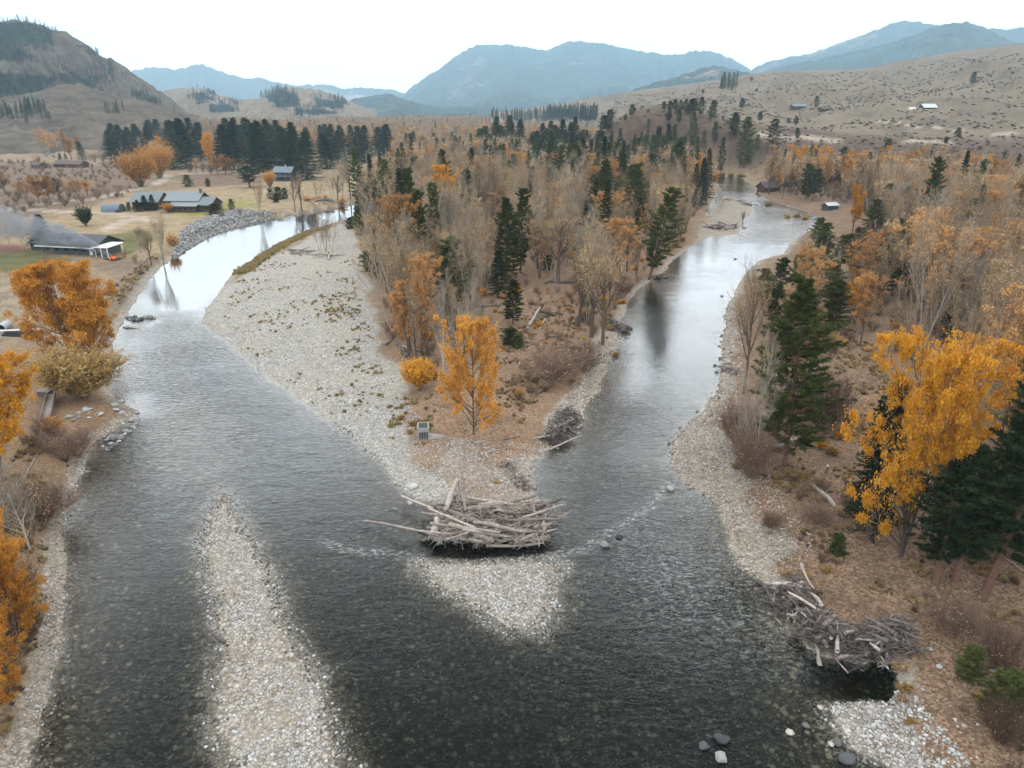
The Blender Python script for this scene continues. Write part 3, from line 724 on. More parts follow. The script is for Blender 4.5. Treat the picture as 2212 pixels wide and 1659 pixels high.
mountain('foothill', [(700,243),(760,215),(800,206),(838,203),(870,212),(905,225),(960,232),(1040,228),(1100,235),(1160,243)], 4600, 3300, MM_blue, 'low blue wooded knolls at the head of the valley', 0.3, 50, seed=7)
k1 = mountain('hill', [(300,215),(340,200),(370,193),(400,191),(425,190),(445,196),(480,209),(520,216),(562,213),(600,216),(700,228),(800,244)], 3000, 1700, MM_knoll, 'brown knolly hills with dark tree patches', 0.30, 46, seed=8, wood=[[(410,205),(450,202),(462,214),(430,222)],[(455,225),(510,228),(505,240),(455,240)]])
k2 = mountain('hill', [(520,232),(560,212),(580,198),(600,189),(640,188),(680,194),(705,199),(740,212),(780,228),(815,246)], 2600, 1700, MM_knoll, 'brown knoll with a dark wood on its left flank', 0.18, 46, seed=9, wood=[[(568,208),(600,195),(640,205),(650,228),(600,232)],[(680,215),(745,218),(740,235),(690,230)],[(640,235),(720,237),(740,246),(640,246)]])
hA = mountain('hill', [(-500,150),(-300,90),(-100,60),(0,47),(30,44),(60,46),(85,52),(108,63),(140,68),(165,82),(200,106),(222,125),(240,124),(260,137),(285,157),(320,180),(345,196),(370,214),(392,232),(410,246)], 1900, 1050, MM_brown, 'steep rocky brown hill with dark pine stands at the left edge', 0.24, 30, seed=10, na=340, nr=120, pw=0.8,
  wood=[[(-300,40),(60,48),(110,66),(122,100),(90,130),(40,135),(-300,150)],[(-300,155),(110,160),(135,170),(90,195),(0,212),(-300,230)],[(120,150),(220,165),(200,200),(130,180)]])
hB = mountain('hill', [(-500,262),(-200,240),(0,222),(60,206),(110,188),(150,181),(172,181),(200,192),(260,210),(320,222),(380,238),(430,250)], 1200, 760, MM_brown, 'smooth brown spur at the foot of the steep hill', 0.12, 36, seed=12, na=260, nr=70)

# ------------------------------------------------------------------ haze
def haze(dens=1.15e-4):
    m, nt, out = mat('haze')
    v = N(nt, 'ShaderNodeVolumePrincipled'); v.inputs['Color'].default_value = (0.52, 0.77, 0.98, 1)
    v.inputs['Density'].default_value = dens; v.inputs['Anisotropy'].default_value = 0.0
    L(nt, v.outputs[0], out.inputs['Volume'])
    mb = MB(); mb.box(-11500, 11500, -11500, 11500, -12.0, 1120.0); o = mb.build('haze', m); tag(o, kind='stuff')
haze()
# ------------------------------------------------------------------ plants
class Br:                                       # a set of gently curved branches
    def __init__(s, p, d, L, bend, r): s.p, s.d, s.L, s.bend, s.r = p, d, L, bend, r
    def at(s, t, i=None):
        i = np.arange(len(s.p)) if i is None else i
        t = np.asarray(t)
        sh = t.shape+(1,)
        return s.p[i] + s.d[i]*(s.L[i]*t).reshape(sh) + s.bend[i]*(s.L[i]*t*t).reshape(sh)
    def tan(s, t, i):
        return nrm(s.d[i] + 2*s.bend[i]*t[:, None])
def kids(b, n, t0, t1, ang, lr, up, r, wob=0.15, jit=0.3, bend=0.15, tp=0.6):
    N = len(b.p); i = np.repeat(np.arange(N), n)
    t = t0 + (t1-t0)*((np.tile(np.arange(n), N)+r.random(N*n))/n)
    p = b.at(t, i); tg = b.tan(t, i)
    side = perp(tg, r)
    a = ang*(1+jit*(r.random(N*n)-0.5)*2)
    d = nrm(tg*np.cos(a)[:, None]+side*np.sin(a)[:, None] + np.array([0, 0, up]))
    L_ = b.L[i]*lr*(1-tp*t)*(1+jit*(r.random(N*n)-0.5)*2)
    bd = np.zeros_like(d); bd[:, 2] = bend*r.random(N*n); bd += r.normal(size=d.shape)*wob
    rad = np.maximum(b.r[i]*(1-0.75*t)*0.55, 0.006)
    return Br(p, d, L_, bd, rad)
def btubes(mb, b, k, ns, tip=0.25, mat=0):
    ts = np.linspace(0, 1, k)
    pts = np.stack([b.at(np.full(len(b.p), t)) for t in ts], 1)
    rad = np.stack([b.r*(1-(1-tip)*t) for t in ts], 1)
    tubes(mb, pts, rad, ns, mat)
def brib(mb, b, k, mat, r, w=1.0, tip=0.3):
    ts = np.linspace(0, 1, k+1); col = r.random(len(b.p))
    for a, c in zip(ts[:-1], ts[1:]):
        n = len(b.p)
        ribbons(mb, b.at(np.full(n, a)), b.at(np.full(n, c)), b.r*w*(1-(1-tip)*a), b.r*w*(1-(1-tip)*c), mat, col, r)

def broadleaf(seed, H=18, spread=3.5, lean=(0, 0), nl=18, n2=8, n3=7, n4=3, twr=0.012, leaf=0, lsize=0.16, lmat=1, tmats=('bark', 'twig', 'lorange'),
              clear=0.15, ang=0.62, up=0.45, forks=1, tr=0.22, leaftop=1.0, leafbot=0.0, lclump=0.35, blob=None):
    """returns trunk mesh and crown mesh"""
    r = np.random.default_rng(seed)
    tk, cw = MB(), MB()
    ps, ds, Ls, bs, rs = [], [], [], [], []
    for f in range(forks):
        a = 2*PI*f/forks + r.random()*2; tilt = 0.0 if forks == 1 else 0.10+0.12*r.random()
        d = np.array([math.cos(a)*tilt+lean[0]/H, math.sin(a)*tilt+lean[1]/H, 1.0]); d /= np.linalg.norm(d)
        hh = H*(1 if f == 0 else 0.8+0.18*r.random())
        ps.append((0.12*math.cos(a)*(forks > 1), 0.12*math.sin(a)*(forks > 1), -0.4)); ds.append(d); Ls.append(hh); bs.append(r.normal(size=3)*0.035*np.array([1, 1, 0])); rs.append(tr*(1 if forks == 1 else 0.75))
    b0 = Br(np.array(ps, float), np.array(ds), np.array(Ls), np.array(bs), np.array(rs))
    btubes(tk, b0, 9, 7, 0.08)
    b1 = kids(b0, nl//forks, clear, 0.96, ang, 0.5, up*0.4, r, 0.10, 0.3, 0.35, 0.62)
    b1.L = np.minimum(b1.L*spread/3.5, H*0.5)
    btubes(tk, b1, 5, 5, 0.15)
    b2 = kids(b1, n2, 0.18, 1.0, 0.6, 0.42, up*0.45, r, 0.12, 0.35, 0.25, 0.4)
    b2.r = np.maximum(b2.r, twr*1.5)
    brib(cw, b2, 3, 0, r, 1.0)
    b3 = kids(b2, n3, 0.1, 1.0, 0.6, 0.55, up*0.4, r, 0.12, 0.4, 0.2, 0.3)
    b3.r = np.full(len(b3.p), twr)
    brib(cw, b3, 1, 0, r, 1.0, 0.6)
    b4 = b3
    if n4:
        b4 = kids(b3, n4, 0.2, 1.0, 0.6, 0.7, up*0.4, r, 0.1, 0.4, 0.2, 0.2)
        b4.r = np.full(len(b4.p), twr*0.75)
        brib(cw, b4, 1, 0, r, 1.0, 0.5)
    if leaf:
        n = leaf; src = r.integers(0, len(b4.p), n)
        # leaves gather in clumps: keep some twigs bare
        pos = b4.at(r.random(n)*1.0, src) + r.normal(size=(n, 3))*lclump*0.5
        if blob:                               # most leaves sit in rounded sprays at the branch ends
            nb_, br_ = blob; bi = r.integers(0, len(b2.p), nb_); cb = b2.at(0.35+0.75*r.random(nb_), bi)
            bs_ = br_*(0.5+0.9*r.random(nb_)); w_ = bs_**2; pk = r.choice(nb_, n, p=w_/w_.sum())
            dv = nrm(r.normal(size=(n, 3)))*(r.random((n, 1))**0.45)
            pb = cb[pk]+dv*bs_[pk][:, None]*np.array([1.15, 1.15, 0.75])
            pos = np.where((r.random(n) < 0.82)[:, None], pb, pos)
        hz = pos[:, 2]/H
        key = vnoise(pos[:, 0]*0.55+seed, pos[:, 1]*0.55+pos[:, 2]*0.8, seed)
        ok = (hz < leaftop) & (hz > leafbot) & (r.random(n) < (1.0 if blob else 0.25+1.1*key))
        pos = pos[ok]
        leaves(cw, pos, lsize*(0.6+0.8*r.random(len(pos))), 1, np.clip(0.5*vnoise(pos[:, 0]*0.7, pos[:, 2]*0.7+pos[:, 1], seed+5)+0.5*r.random(len(pos)), 0, 1), 0.2, r)
    ms = [M[tmats[1]], M[tmats[2]]]
    return tk.mesh('trunk', M[tmats[0]], True), cw.mesh('crown', ms)

def conifer(seed, H=22, R=3.0, nb=110, base=0.12, kind='fir', nt=11, k=6, tuft=0.42, lean=(0, 0), tr=0.24, dens=1.0, bare=0.0):
    r = np.random.default_rng(seed)
    tk, cw = MB(), MB()
    d = np.array([lean[0]/H, lean[1]/H, 1.0]); d /= np.linalg.norm(d)
    b0 = Br(np.array([[0, 0, -0.4]]), d[None], np.array([H+0.4]), r.normal(size=(1, 3))*np.array([[.02, .02, 0]]), np.array([tr]))
    btubes(tk, b0, 10, 7, 0.06)
    t = base + (0.985-base)*((np.arange(nb)+r.random(nb))/nb)**0.92
    p = b0.at(t, np.zeros(nb, int))
    u = (t-base)/(1-base)
    if kind == 'fir': L_ = R*(1-u)**0.85*(0.72+0.5*r.random(nb)) + 0.25
    else:
        L_ = R*np.clip(np.sin(PI*np.clip(u*0.80+0.17, 0, 1))**0.75, 0.12, 1)*(0.5+0.7*r.random(nb))
        L_ *= np.where(vnoise(t*14+seed, t*0, seed) < 0.33, 0.55, 1.0)
    az = np.arange(nb)*2.39996+r.random(nb)*0.9
    droop = (0.05-0.38*(1-u)) if kind == 'fir' else (0.35-0.5*(1-u))
    dd = nrm(np.stack([np.cos(az), np.sin(az), droop+r.normal(size=nb)*0.12], 1))
    bend = np.zeros((nb, 3)); bend[:, 2] = 0.14 if kind == 'fir' else 0.2
    b1 = Br(p, dd, L_, bend, np.maximum(0.012+0.022*L_/R*tr/0.24, 0.012))
    brib(tk, b1, 2, 0, r, 1.0, 0.3)
    # side sprays
    nn = nt
    i = np.repeat(np.arange(nb), nn); tt = np.tile((np.arange(nn)+0.5)/nn, nb)+r.normal(size=nb*nn)*0.03
    tt = 0.18+0.84*tt if kind == 'fir' else 0.38+0.66*tt
    c = b1.at(tt, i)
    lat = np.cross(b1.d[i], np.array([0, 0, 1.0])); wd = (L_[i]*0.34*(1.05-tt))*(r.random(nb*nn)*2-1)*1.3
    c = c + lat*wd[:, None] + np.array([0, 0, 1])*(r.normal(size=nb*nn)*0.08-0.05*np.abs(wd))[:, None]
    keep = r.random(len(c)) < dens; c = c[keep]; i = i[keep]
    # a spray is k short narrow blades
    n = len(c); cc = np.repeat(c, k, 0)
    out = nrm(b1.d[i]*np.array([1, 1, 0.3])); oo = np.repeat(out, k, 0)
    dv = nrm(oo*0.55 + r.normal(size=(n*k, 3))*np.array([0.75, 0.75, 0.5]) + np.array([0, 0, 0.18 if kind == 'pine' else -0.08]))
    ln = tuft*(0.7+0.6*r.random(n*k))
    s = perp(dv, r)*(ln*0.17)[:, None]
    v = np.stack([cc-s*0.8-dv*ln[:, None]*0.25, cc+s*0.8-dv*ln[:, None]*0.25, cc+dv*ln[:, None]], 1)
    col = np.repeat(np.clip(r.random(n)*0.8+0.1, 0, 1), k*3)
    cw.add(v.reshape(-1, 3), t=np.arange(n*k*3).reshape(-1, 3), col=col)
    return tk.mesh('trunk', M['pbark' if kind == 'pine' else 'bark'], True), cw.mesh('crown', M['needlep' if kind == 'pine' else 'needle'])

def shrub(seed, H=2.5, R=1.6, ns=26, leaf=0, lsize=0.09, mats=('twigr', 'lolive'), n2=7, n3=4, twr=0.010):
    r = np.random.default_rng(seed); cw = MB()
    az = r.random(ns)*2*PI; tl = (0.15+0.75*r.random(ns))
    d = nrm(np.stack([np.cos(az)*tl, np.sin(az)*tl, np.ones(ns)], 1)*np.array([R/H*1.3, R/H*1.3, 1]))
    p = np.stack([np.cos(az)*0.15*R, np.sin(az)*0.15*R, np.full(ns, -0.1)], 1)*r.random((ns, 1))
    b0 = Br(p, d, H*(0.6+0.4*r.random(ns)), r.normal(size=(ns, 3))*0.08, np.full(ns, twr*2.2))
    brib(cw, b0, 3, 0, r, 1, 0.4)
    b1 = kids(b0, n2, 0.2, 1, 0.55, 0.5, 0.2, r, 0.1, 0.4, 0.1, 0.4); b1.r[:] = twr*1.3; brib(cw, b1, 2, 0, r, 1, 0.5)
    b2 = kids(b1, n3, 0.1, 1, 0.6, 0.6, 0.15, r, 0.1, 0.4, 0.1, 0.2); b2.r[:] = twr*0.8; brib(cw, b2, 1, 0, r, 1, 0.5)
    if leaf:
        src = r.integers(0, len(b2.p), leaf); pos = b2.at(r.random(leaf), src)+r.normal(size=(leaf, 3))*0.06
        leaves(cw, pos, lsize*(0.6+0.8*r.random(leaf)), 1, r.random(leaf), 0.3, r)
    return None, cw.mesh('stems', [M[mats[0]], M[mats[1]]])

LIB = {}
def lib(kind, metas): LIB[kind] = metas
lib('bare', [broadleaf(100+i, H=h, spread=sp, leaf=lf, lsize=0.12, forks=fk, tr=0.25, tmats=('gbark' if i % 2 else 'bark', 'twigg' if i % 3 == 1 else 'twig', 'lfaded'), clear=0.22, up=0.7, ang=0.5, nl=20)
   for i, (h, sp, lf, fk) in enumerate([(18, 2.6, 900, 1), (20, 3.4, 2200, 2), (16, 2.2, 500, 1), (19, 3.9, 3600, 3), (17, 3.0, 300, 1), (21, 3.2, 3000, 2), (14, 3.6, 1800, 3)])])
lib('orange', [broadleaf(200+i, H=h, spread=sp, leaf=int(lf*1.3), lsize=0.16, forks=fk, blob=(220, 0.5), tmats=('bark', 'twig', lm), clear=0.2, up=0.55, ang=0.55, nl=20)
   for i, (h, sp, lf, fk, lm) in enumerate([(18, 3.2, 6500, 1, 'lorange'), (16, 2.6, 4500, 1, 'lfaded'), (19, 3.8, 8500, 2, 'lorange'), (17, 3.0, 5000, 2, 'lfaded'), (15, 2.4, 6500, 1, 'lorange')])])
lib('yellow', [broadleaf(300+i, H=h, spread=sp, leaf=lf, lsize=0.19, forks=fk, blob=(220, 0.6), tmats=('bark', 'twig', 'lyellow'), clear=0.16, up=0.45, ang=0.6, nl=22)
   for i, (h, sp, lf, fk) in enumerate([(17, 3.6, 12000, 1), (15, 3.0, 9000, 2), (18, 4.2, 12000, 2)])])
lib('fir', [conifer(400+i, H=h, R=R_*1.1, nb=130, base=bs, nt=13, tuft=0.5) for i, (h, R_, bs) in enumerate([(24, 2.9, 0.08), (22, 2.5, 0.05), (26, 3.2, 0.12), (20, 2.7, 0.06)])])
lib('pine', [conifer(500+i, H=h, R=R_, nb=110, base=bs, kind='pine', tuft=0.6, k=8, nt=13) for i, (h, R_, bs) in enumerate([(23, 3.2, 0.2), (21, 2.8, 0.28), (24, 3.4, 0.16), (18, 2.6, 0.12)])])
lib('young', [conifer(600+i, H=h, R=R_, nb=90, base=0.03, kind='pine', tuft=0.34, k=8, nt=13, tr=0.1) for i, (h, R_) in enumerate([(7, 1.8), (5, 1.5), (9, 2.0)])])
lib('brush', [shrub(700, 2.8, 1.9), shrub(701, 2.2, 1.7), shrub(702, 3.4, 2.0, leaf=250, mats=('twigr', 'lfaded')), shrub(703, 2.4, 2.0, mats=('twig', 'lfaded'), leaf=300)])
lib('gbrush', [shrub(710, 1.6, 1.5, leaf=1400, lsize=0.13, mats=('twig', 'lolive')), shrub(711, 2.0, 1.6, leaf=1600, lsize=0.14, mats=('twig', 'lyellow')), shrub(712, 1.4, 1.3, leaf=1300, lsize=0.12, mats=('twigr', 'lorange')), shrub(713, 1.5, 1.6, leaf=800, lsize=0.10, mats=('twigr', 'lfaded'))])
def hero(kind, mesh): LIB[kind] = [mesh]

NAMES = {'bare': 'bare_tree', 'orange': 'orange_tree', 'yellow': 'yellow_tree', 'fir': 'fir_tree', 'pine': 'pine_tree', 'young': 'young_conifer', 'brush': 'shrub', 'gbrush': 'leafy_shrub'}
CATS = {'bare': 'bare tree', 'orange': 'orange tree', 'yellow': 'yellow tree', 'fir': 'fir tree', 'pine': 'pine tree', 'young': 'young conifer', 'brush': 'shrub', 'gbrush': 'leafy shrub'}
PLANTS = []                                    # every plant placed one by one, for its label later
prng = random.Random(11)
def plant(kind, x, y, s=1.0, sz=1.0, var=None, label=None, name=None, cat=None, group=None, area='', rz=None, tilt=(0, 0), z=None, lib_=None):
    tkm, cwm = LIB[lib_ or kind][prng.randrange(len(LIB[lib_ or kind])) if var is None else var % len(LIB[lib_ or kind])]
    z = hz1(x, y) if z is None else z
    e = empty(name or NAMES[kind], (x, y, z-0.03), prng.random()*6.28 if rz is None else rz)
    e.scale = (s, s, s*sz)
    if tilt != (0, 0): e.rotation_euler = (Matrix.Rotation(tilt[1], 3, 'Y') @ Matrix.Rotation(tilt[0], 3, 'X') @ Matrix.Rotation(e.rotation_euler[2], 3, 'Z')).to_euler()
    for n, me in (('trunk', tkm), ('crown' if tkm else 'stems', cwm)):
        if me is None: continue
        o = bpy.data.objects.new(n, me); C.objects.link(o); o.parent = e
    e['category'] = cat or CATS[kind]
    if group: e['group'] = group
    if label: e['label'] = label
    else: PLANTS.append((e, kind, x, y, area, s))
    return e

JOINED = {}
# one object per remaining mass: real meshes set out on points by geometry nodes
def mass(name, sources, pts, scl, kind='stuff', rot=None, label=None, tiltsd=0.0, parent=None, sxyz=None):
    """sources: list of lists of meshes (each list = one plant); pts (N,3)"""
    if len(pts) == 0: return None
    src = bpy.data.collections.new(name+'_source')
    for k, ms in enumerate(sources):
        ms = [m for m in ms if m]
        if len(ms) > 1 and tuple(m.name for m in ms) in JOINED: me2 = JOINED[tuple(m.name for m in ms)]
        elif len(ms) > 1:
            mb = MB(); mats = []
            me2 = join_meshes(ms, '%s_src%02d' % (name, k)); JOINED[tuple(m.name for m in ms)] = me2
        else: me2 = ms[0]
        o = bpy.data.objects.new('%s_src%02d' % (name, k), me2); src.objects.link(o)
    n = len(pts)
    me = bpy.data.meshes.new(name); me.vertices.add(n); me.vertices.foreach_set('co', np.asarray(pts, np.float32).ravel())
    r = np.random.default_rng(n)
    if rot is None:
        rot = np.stack([r.normal(size=n)*tiltsd, r.normal(size=n)*tiltsd, r.random(n)*6.283], 1)
    a = me.attributes.new('rot', 'FLOAT_VECTOR', 'POINT'); a.data.foreach_set('vector', np.asarray(rot, np.float32).ravel())
    sv = sxyz if sxyz is not None else np.repeat(np.asarray(scl, float).reshape(-1, 1)*np.ones((n, 1)), 3, 1)
    a = me.attributes.new('scl', 'FLOAT_VECTOR', 'POINT'); a.data.foreach_set('vector', np.asarray(sv, np.float32).ravel())
    a = me.attributes.new('pick', 'INT', 'POINT'); a.data.foreach_set('value', r.integers(0, len(sources), n).astype(np.int32))
    o = bpy.data.objects.new(name, me); C.objects.link(o)
    ng = bpy.data.node_groups.new(name, 'GeometryNodeTree')
    ng.interface.new_socket('Geometry', in_out='INPUT', socket_type='NodeSocketGeometry'); ng.interface.new_socket('Geometry', in_out='OUTPUT', socket_type='NodeSocketGeometry')
    gi = ng.nodes.new('NodeGroupInput'); go = ng.nodes.new('NodeGroupOutput')
    ip = ng.nodes.new('GeometryNodeInstanceOnPoints'); ip.inputs['Pick Instance'].default_value = True
    ci = ng.nodes.new('GeometryNodeCollectionInfo'); ci.inputs['Collection'].default_value = src; ci.inputs['Separate Children'].default_value = True; ci.inputs['Reset Children'].default_value = True
    def na(nm, ty):
        x = ng.nodes.new('GeometryNodeInputNamedAttribute'); x.data_type = ty; x.inputs['Name'].default_value = nm; return x.outputs['Attribute']
    ng.links.new(gi.outputs[0], ip.inputs['Points']); ng.links.new(ci.outputs[0], ip.inputs['Instance'])
    ng.links.new(na('pick', 'INT'), ip.inputs['Instance Index']); ng.links.new(na('rot', 'FLOAT_VECTOR'), ip.inputs['Rotation']); ng.links.new(na('scl', 'FLOAT_VECTOR'), ip.inputs['Scale'])
    ng.links.new(ip.outputs[0], go.inputs[0])
    md = o.modifiers.new('scatter', 'NODES'); md.node_group = ng
    o['kind'] = kind
    if label: o['label'] = label
    if parent: o.parent = parent
    return o
def mesh_arrays(me):
    v = np.zeros(len(me.vertices)*3, np.float32); me.vertices.foreach_get('co', v)
    li = np.zeros(len(me.loops), np.int32); me.loops.foreach_get('vertex_index', li)
    ls = np.zeros(len(me.polygons), np.int32); me.polygons.foreach_get('loop_start', ls)
    lt = np.zeros(len(me.polygons), np.int32); me.polygons.foreach_get('loop_total', lt)
    mi = np.zeros(len(me.polygons), np.int32); me.polygons.foreach_get('material_index', mi)
    c = np.zeros(len(me.vertices), np.float32); me.attributes['var'].data.foreach_get('value', c)
    return v.reshape(-1, 3), li, ls, lt, mi, c
def join_meshes(ms, name):
    mb = MB(); mats = []
    for me in ms:
        v, li, ls, lt, mi, c = mesh_arrays(me); off = len(mats); mats += list(me.materials)
        qs = lt == 4
        q = np.stack([li[ls[qs]+k] for k in range(4)], 1) if qs.any() else np.zeros((0, 4), int)
        ts = lt == 3
        t = np.stack([li[ls[ts]+k] for k in range(3)], 1) if ts.any() else np.zeros((0, 3), int)
        mb.v.append(v); mb.c.append(c); mb.q.append(q+mb.n); mb.t.append(t+mb.n); mb.qm.append(mi[qs]+off); mb.tm.append(mi[ts]+off); mb.n += len(v)
    return mb.mesh(name, mats)
# ------------------------------------------------------------------ trees one can point at
def mh(me):
    v = np.zeros(len(me.vertices)*3, np.float32); me.vertices.foreach_get('co', v); v = v.reshape(-1, 3)
    return float(np.percentile(v[:, 2], 99.8)), float(np.percentile(np.hypot(v[:, 0], v[:, 1]), 96))
DIM = {}
HEROES = []
def T(kind, U, V, Vt, w=None, label=None, lib_=None, var=None, **kw):
    """stand a plant with its foot at (U,V) of the photo, as tall as its top at Vt asks, w wide in the photo"""
    x, y = GH(U, V); z = hz1(x, y); r = math.hypot(x, y)
    d = ray(U, Vt); H = CAMH + d[2]*r/math.hypot(d[0], d[1]) - z
    L_ = LIB[lib_ or kind]; k = prng.randrange(len(L_)) if var is None else var
    me = L_[k][1]
    if (kind in ('fir', 'pine') and V < 760) or kw.get('area') in ('righto', 'islo'): HEROES.append((U, V, Vt, (w or 18)*1.1))
    if me.name not in DIM: DIM[me.name] = mh(me)
    h0, r0 = DIM[me.name]
    sz = H/h0
    if w is None: s = sz*(0.85+0.3*prng.random())
    else:
        if kind in ('fir', 'pine', 'young'): w = w*1.22
        dep = y*CP - (z+H/2-CAMH)*SP
        s = (w*dep/DF)/(2*r0)
    return plant(kind, x, y, s, sz/s, var=k, label=label, lib_=lib_, z=z, **kw)
# heroes with their own meshes
hero('h_gold', broadleaf(901, H=25, spread=7.0, leaf=90000, lsize=0.185, blob=(900, 0.85), nl=50, n2=8, n3=7, n4=2, ang=0.85, up=0.2, tr=0.45, forks=3, clear=0.05, tmats=('bark', 'twig', 'lyellow'), twr=0.014, lclump=0.5))
hero('h_point', broadleaf(902, H=17, spread=4.2, leaf=74000, lsize=0.14, blob=(760, 0.46), nl=40, n2=8, n3=6, n4=2, ang=1.05, up=0.08, tr=0.22, clear=0.05, tmats=('bark', 'twig', 'lamber'), lclump=0.5))
hero('h_leaf_l', broadleaf(903, H=16, spread=4.4, leaf=52000, lsize=0.16, blob=(620, 0.75), nl=40, n2=8, n3=5, n4=2, ang=0.85, up=0.25, tr=0.3, forks=3, clear=0.03, tmats=('bark', 'twig', 'lamber'), lclump=0.5))
hero('h_leaf_y', broadleaf(904, H=17, spread=5.5, leaf=46000, lsize=0.16, blob=(520, 0.7), nl=44, n2=8, n3=5, n4=2, ang=0.9, up=0.25, tr=0.3, forks=4, clear=0.05, tmats=('bark', 'twig', 'lyellow'), lclump=0.5))
hero('h_col', broadleaf(917, H=18, spread=2.8, leaf=26000, lsize=0.14, blob=(300, 0.4), nl=30, n2=7, n3=6, n4=2, ang=0.7, up=0.4, tr=0.2, clear=0.1, tmats=('bark', 'twig', 'lorange'), lclump=0.5))
hero('h_pine', conifer(905, H=26, R=4.4, nb=190, base=0.12, kind='pine', nt=28, k=10, tuft=0.46, tr=0.34))
hero('h_pine2', conifer(906, H=24, R=4.4, nb=150, base=0.25, kind='pine', nt=22, k=11, tuft=0.5, tr=0.42))
LIB['h_pine2'][0][1].materials[0] = M['needle']
hero('h_pine3', conifer(907, H=25, R=3.6, nb=130, base=0.16, kind='pine', nt=18, k=10, tuft=0.5, tr=0.30))
hero('h_fir', conifer(908, H=20, R=3.0, nb=150, base=0.12, nt=14, k=9, tuft=0.36, tr=0.25))
hero('h_bush', shrub(909, 3.6, 2.3, ns=46, leaf=9000, lsize=0.13, mats=('twig', 'lyellow'), n2=8, n3=6))
hero('h_olive', shrub(910, 6.5, 4.6, ns=60, leaf=16000, lsize=0.14, mats=('twig', 'lolive'), n2=9, n3=7, twr=0.016))
hero('h_willow', shrub(911, 5.2, 4.8, ns=70, leaf=300, lsize=0.1, mats=('twigr', 'lfaded'), n2=10, n3=7, twr=0.011))
hero('h_birch', broadleaf(912, H=17, spread=2.6, leaf=300, lsize=0.1, nl=24, n2=9, n3=6, n4=3, ang=0.6, up=0.6, tr=0.16, tmats=('wbark', 'twigg', 'lfaded'), clear=0.2))
hero('h_cotton', broadleaf(913, H=22, spread=4.2, leaf=5200, lsize=0.16, nl=22, n2=9, n3=7, n4=3, ang=0.7, up=0.4, tr=0.60, tmats=('bark', 'twig', 'lfaded'), clear=0.3, leafbot=0.3))
hero('h_round', shrub(914, 20, 9.5, ns=90, leaf=15000, lsize=0.42, mats=('twig', 'lamber'), n2=8, n3=6, twr=0.05))
hero('h_yew', shrub(915, 6.0, 2.6, ns=60, leaf=9000, lsize=0.24, mats=('twigr', 'needle'), n2=9, n3=5))
hero('h_snag', broadleaf(916, H=14, spread=3.5, nl=9, n2=4, n3=3, n4=0, twr=0.025, ang=0.9, up=0.2, tr=0.2, tmats=('wbark', 'twigg', 'lfaded'), clear=0.3))

# far left and middle distance
T('yellow', 1946, 1203, 600, 262, 'huge golden cottonwood with a thick grey trunk above the right bank', 'h_gold', rz=1.0, tilt=(0, 0.05))
T('fir', 1882, 1168, 800, 84, 'tall dark fir standing close against the left side of the golden cottonwood', 'h_fir')
T('fir', 1862, 1130, 850, 70, 'shorter dark fir hidden behind the fir beside the golden cottonwood', 'h_fir', rz=2)
T('pine', 2020, 1262, 985, 115, 'dark pine in front of the golden cottonwood, left one of two slim trunks', 'h_pine2', rz=1)
T('pine', 2062, 1256, 950, 130, 'dark pine in front of the golden cottonwood, right one of two slim trunks', 'h_pine2', rz=3)
T('pine', 2122, 1296, 745, 165, 'big leaning red-barked pine at the right edge of the photo', 'h_pine2', rz=4.4, tilt=(0.0, 0.10))
T('pine', 2225, 1215, 720, 190, 'dark pine behind the big leaning pine, cut by the right edge', 'h_pine2', rz=5.4)
T('pine', 2188, 1150, 830, 140, 'lower dark pine filling the gap behind the big leaning pine', 'h_pine', rz=2.4)
T('pine', 1693, 1005, 592, 130, 'tall green pine with a bare red lower trunk on the right bank', 'h_pine', rz=0.5)
T('pine', 1672, 690, 555, 46, 'slender green pine behind the white-barked bare tree on the right bank', 'h_pine3')
T('pine', 1700, 712, 600, 44, 'green pine just left of the top of the tall right-bank pine', 'h_pine3', rz=2)
T('pine', 1645, 660, 580, 36, 'small green pine nearest the water on the upper right bank', 'h_pine3', rz=3)
T('bare', 1628, 1020, 690, 70, 'white-barked bare tree at the edge of the right gravel bank', 'h_birch')
T('bare', 1612, 1012, 790, 60, 'thin pale bare tree leaning beside the white-barked bare tree', 'h_birch', rz=2, tilt=(0, -0.08))
T('orange', 1607, 850, 545, 85, 'tall half-bare cottonwood with rusty leaves at the water edge of the right bank', 'h_cotton')
T('brush', 1775, 930, 790, 150, 'wide dark bare willow thicket behind the tall right-bank pine', 'h_willow')
T('brush', 1592, 960, 850, 110, 'grey-brown bare willow between the half-bare cottonwood and the water', 'h_willow', rz=1)
T('brush', 1622, 1030, 905, 140, 'bare willow clump round the foot of the white-barked tree', 'h_willow', rz=2)
T('orange', 1023, 938, 668, 138, 'golden orange tree alone on the point of the island', 'h_point')
T('gbrush', 908, 842, 772, 70, 'round bright yellow bush on the island beside the gravel bar', 'h_bush')
T('orange', 913, 770, 529, 60, 'tall rusty orange tree behind the round yellow bush', 'h_col')
T('orange', 886, 775, 583, 66, 'rusty orange tree with a curved trunk leaning over the gravel bar', 'h_col', rz=2, tilt=(0, -0.12))
T('bare', 959, 838, 575, 70, 'pale grey leafless tree between the round yellow bush and the golden orange tree', 'h_birch', rz=1)
T('bare', 1032, 760, 600, 66, 'grey leafless clump of stems behind the golden orange tree', 'h_birch', rz=2)
T('bare', 1000, 800, 630, 60, 'short grey leafless tree just behind the golden orange tree', 'h_birch', rz=4)
T('pine', 972, 705, 511, 78, 'bushy green pine behind the pale leafless tree on the island', 'h_pine3', rz=1)
T('pine', 1095, 612, 426, 58, 'straight green pine with a clear trunk in the middle of the island wood', 'h_pine', rz=2)
T('pine', 1124, 590, 407, 46, 'ragged dark pine right of the straight green island pine', 'h_pine3', rz=3, tilt=(0, 0.03))
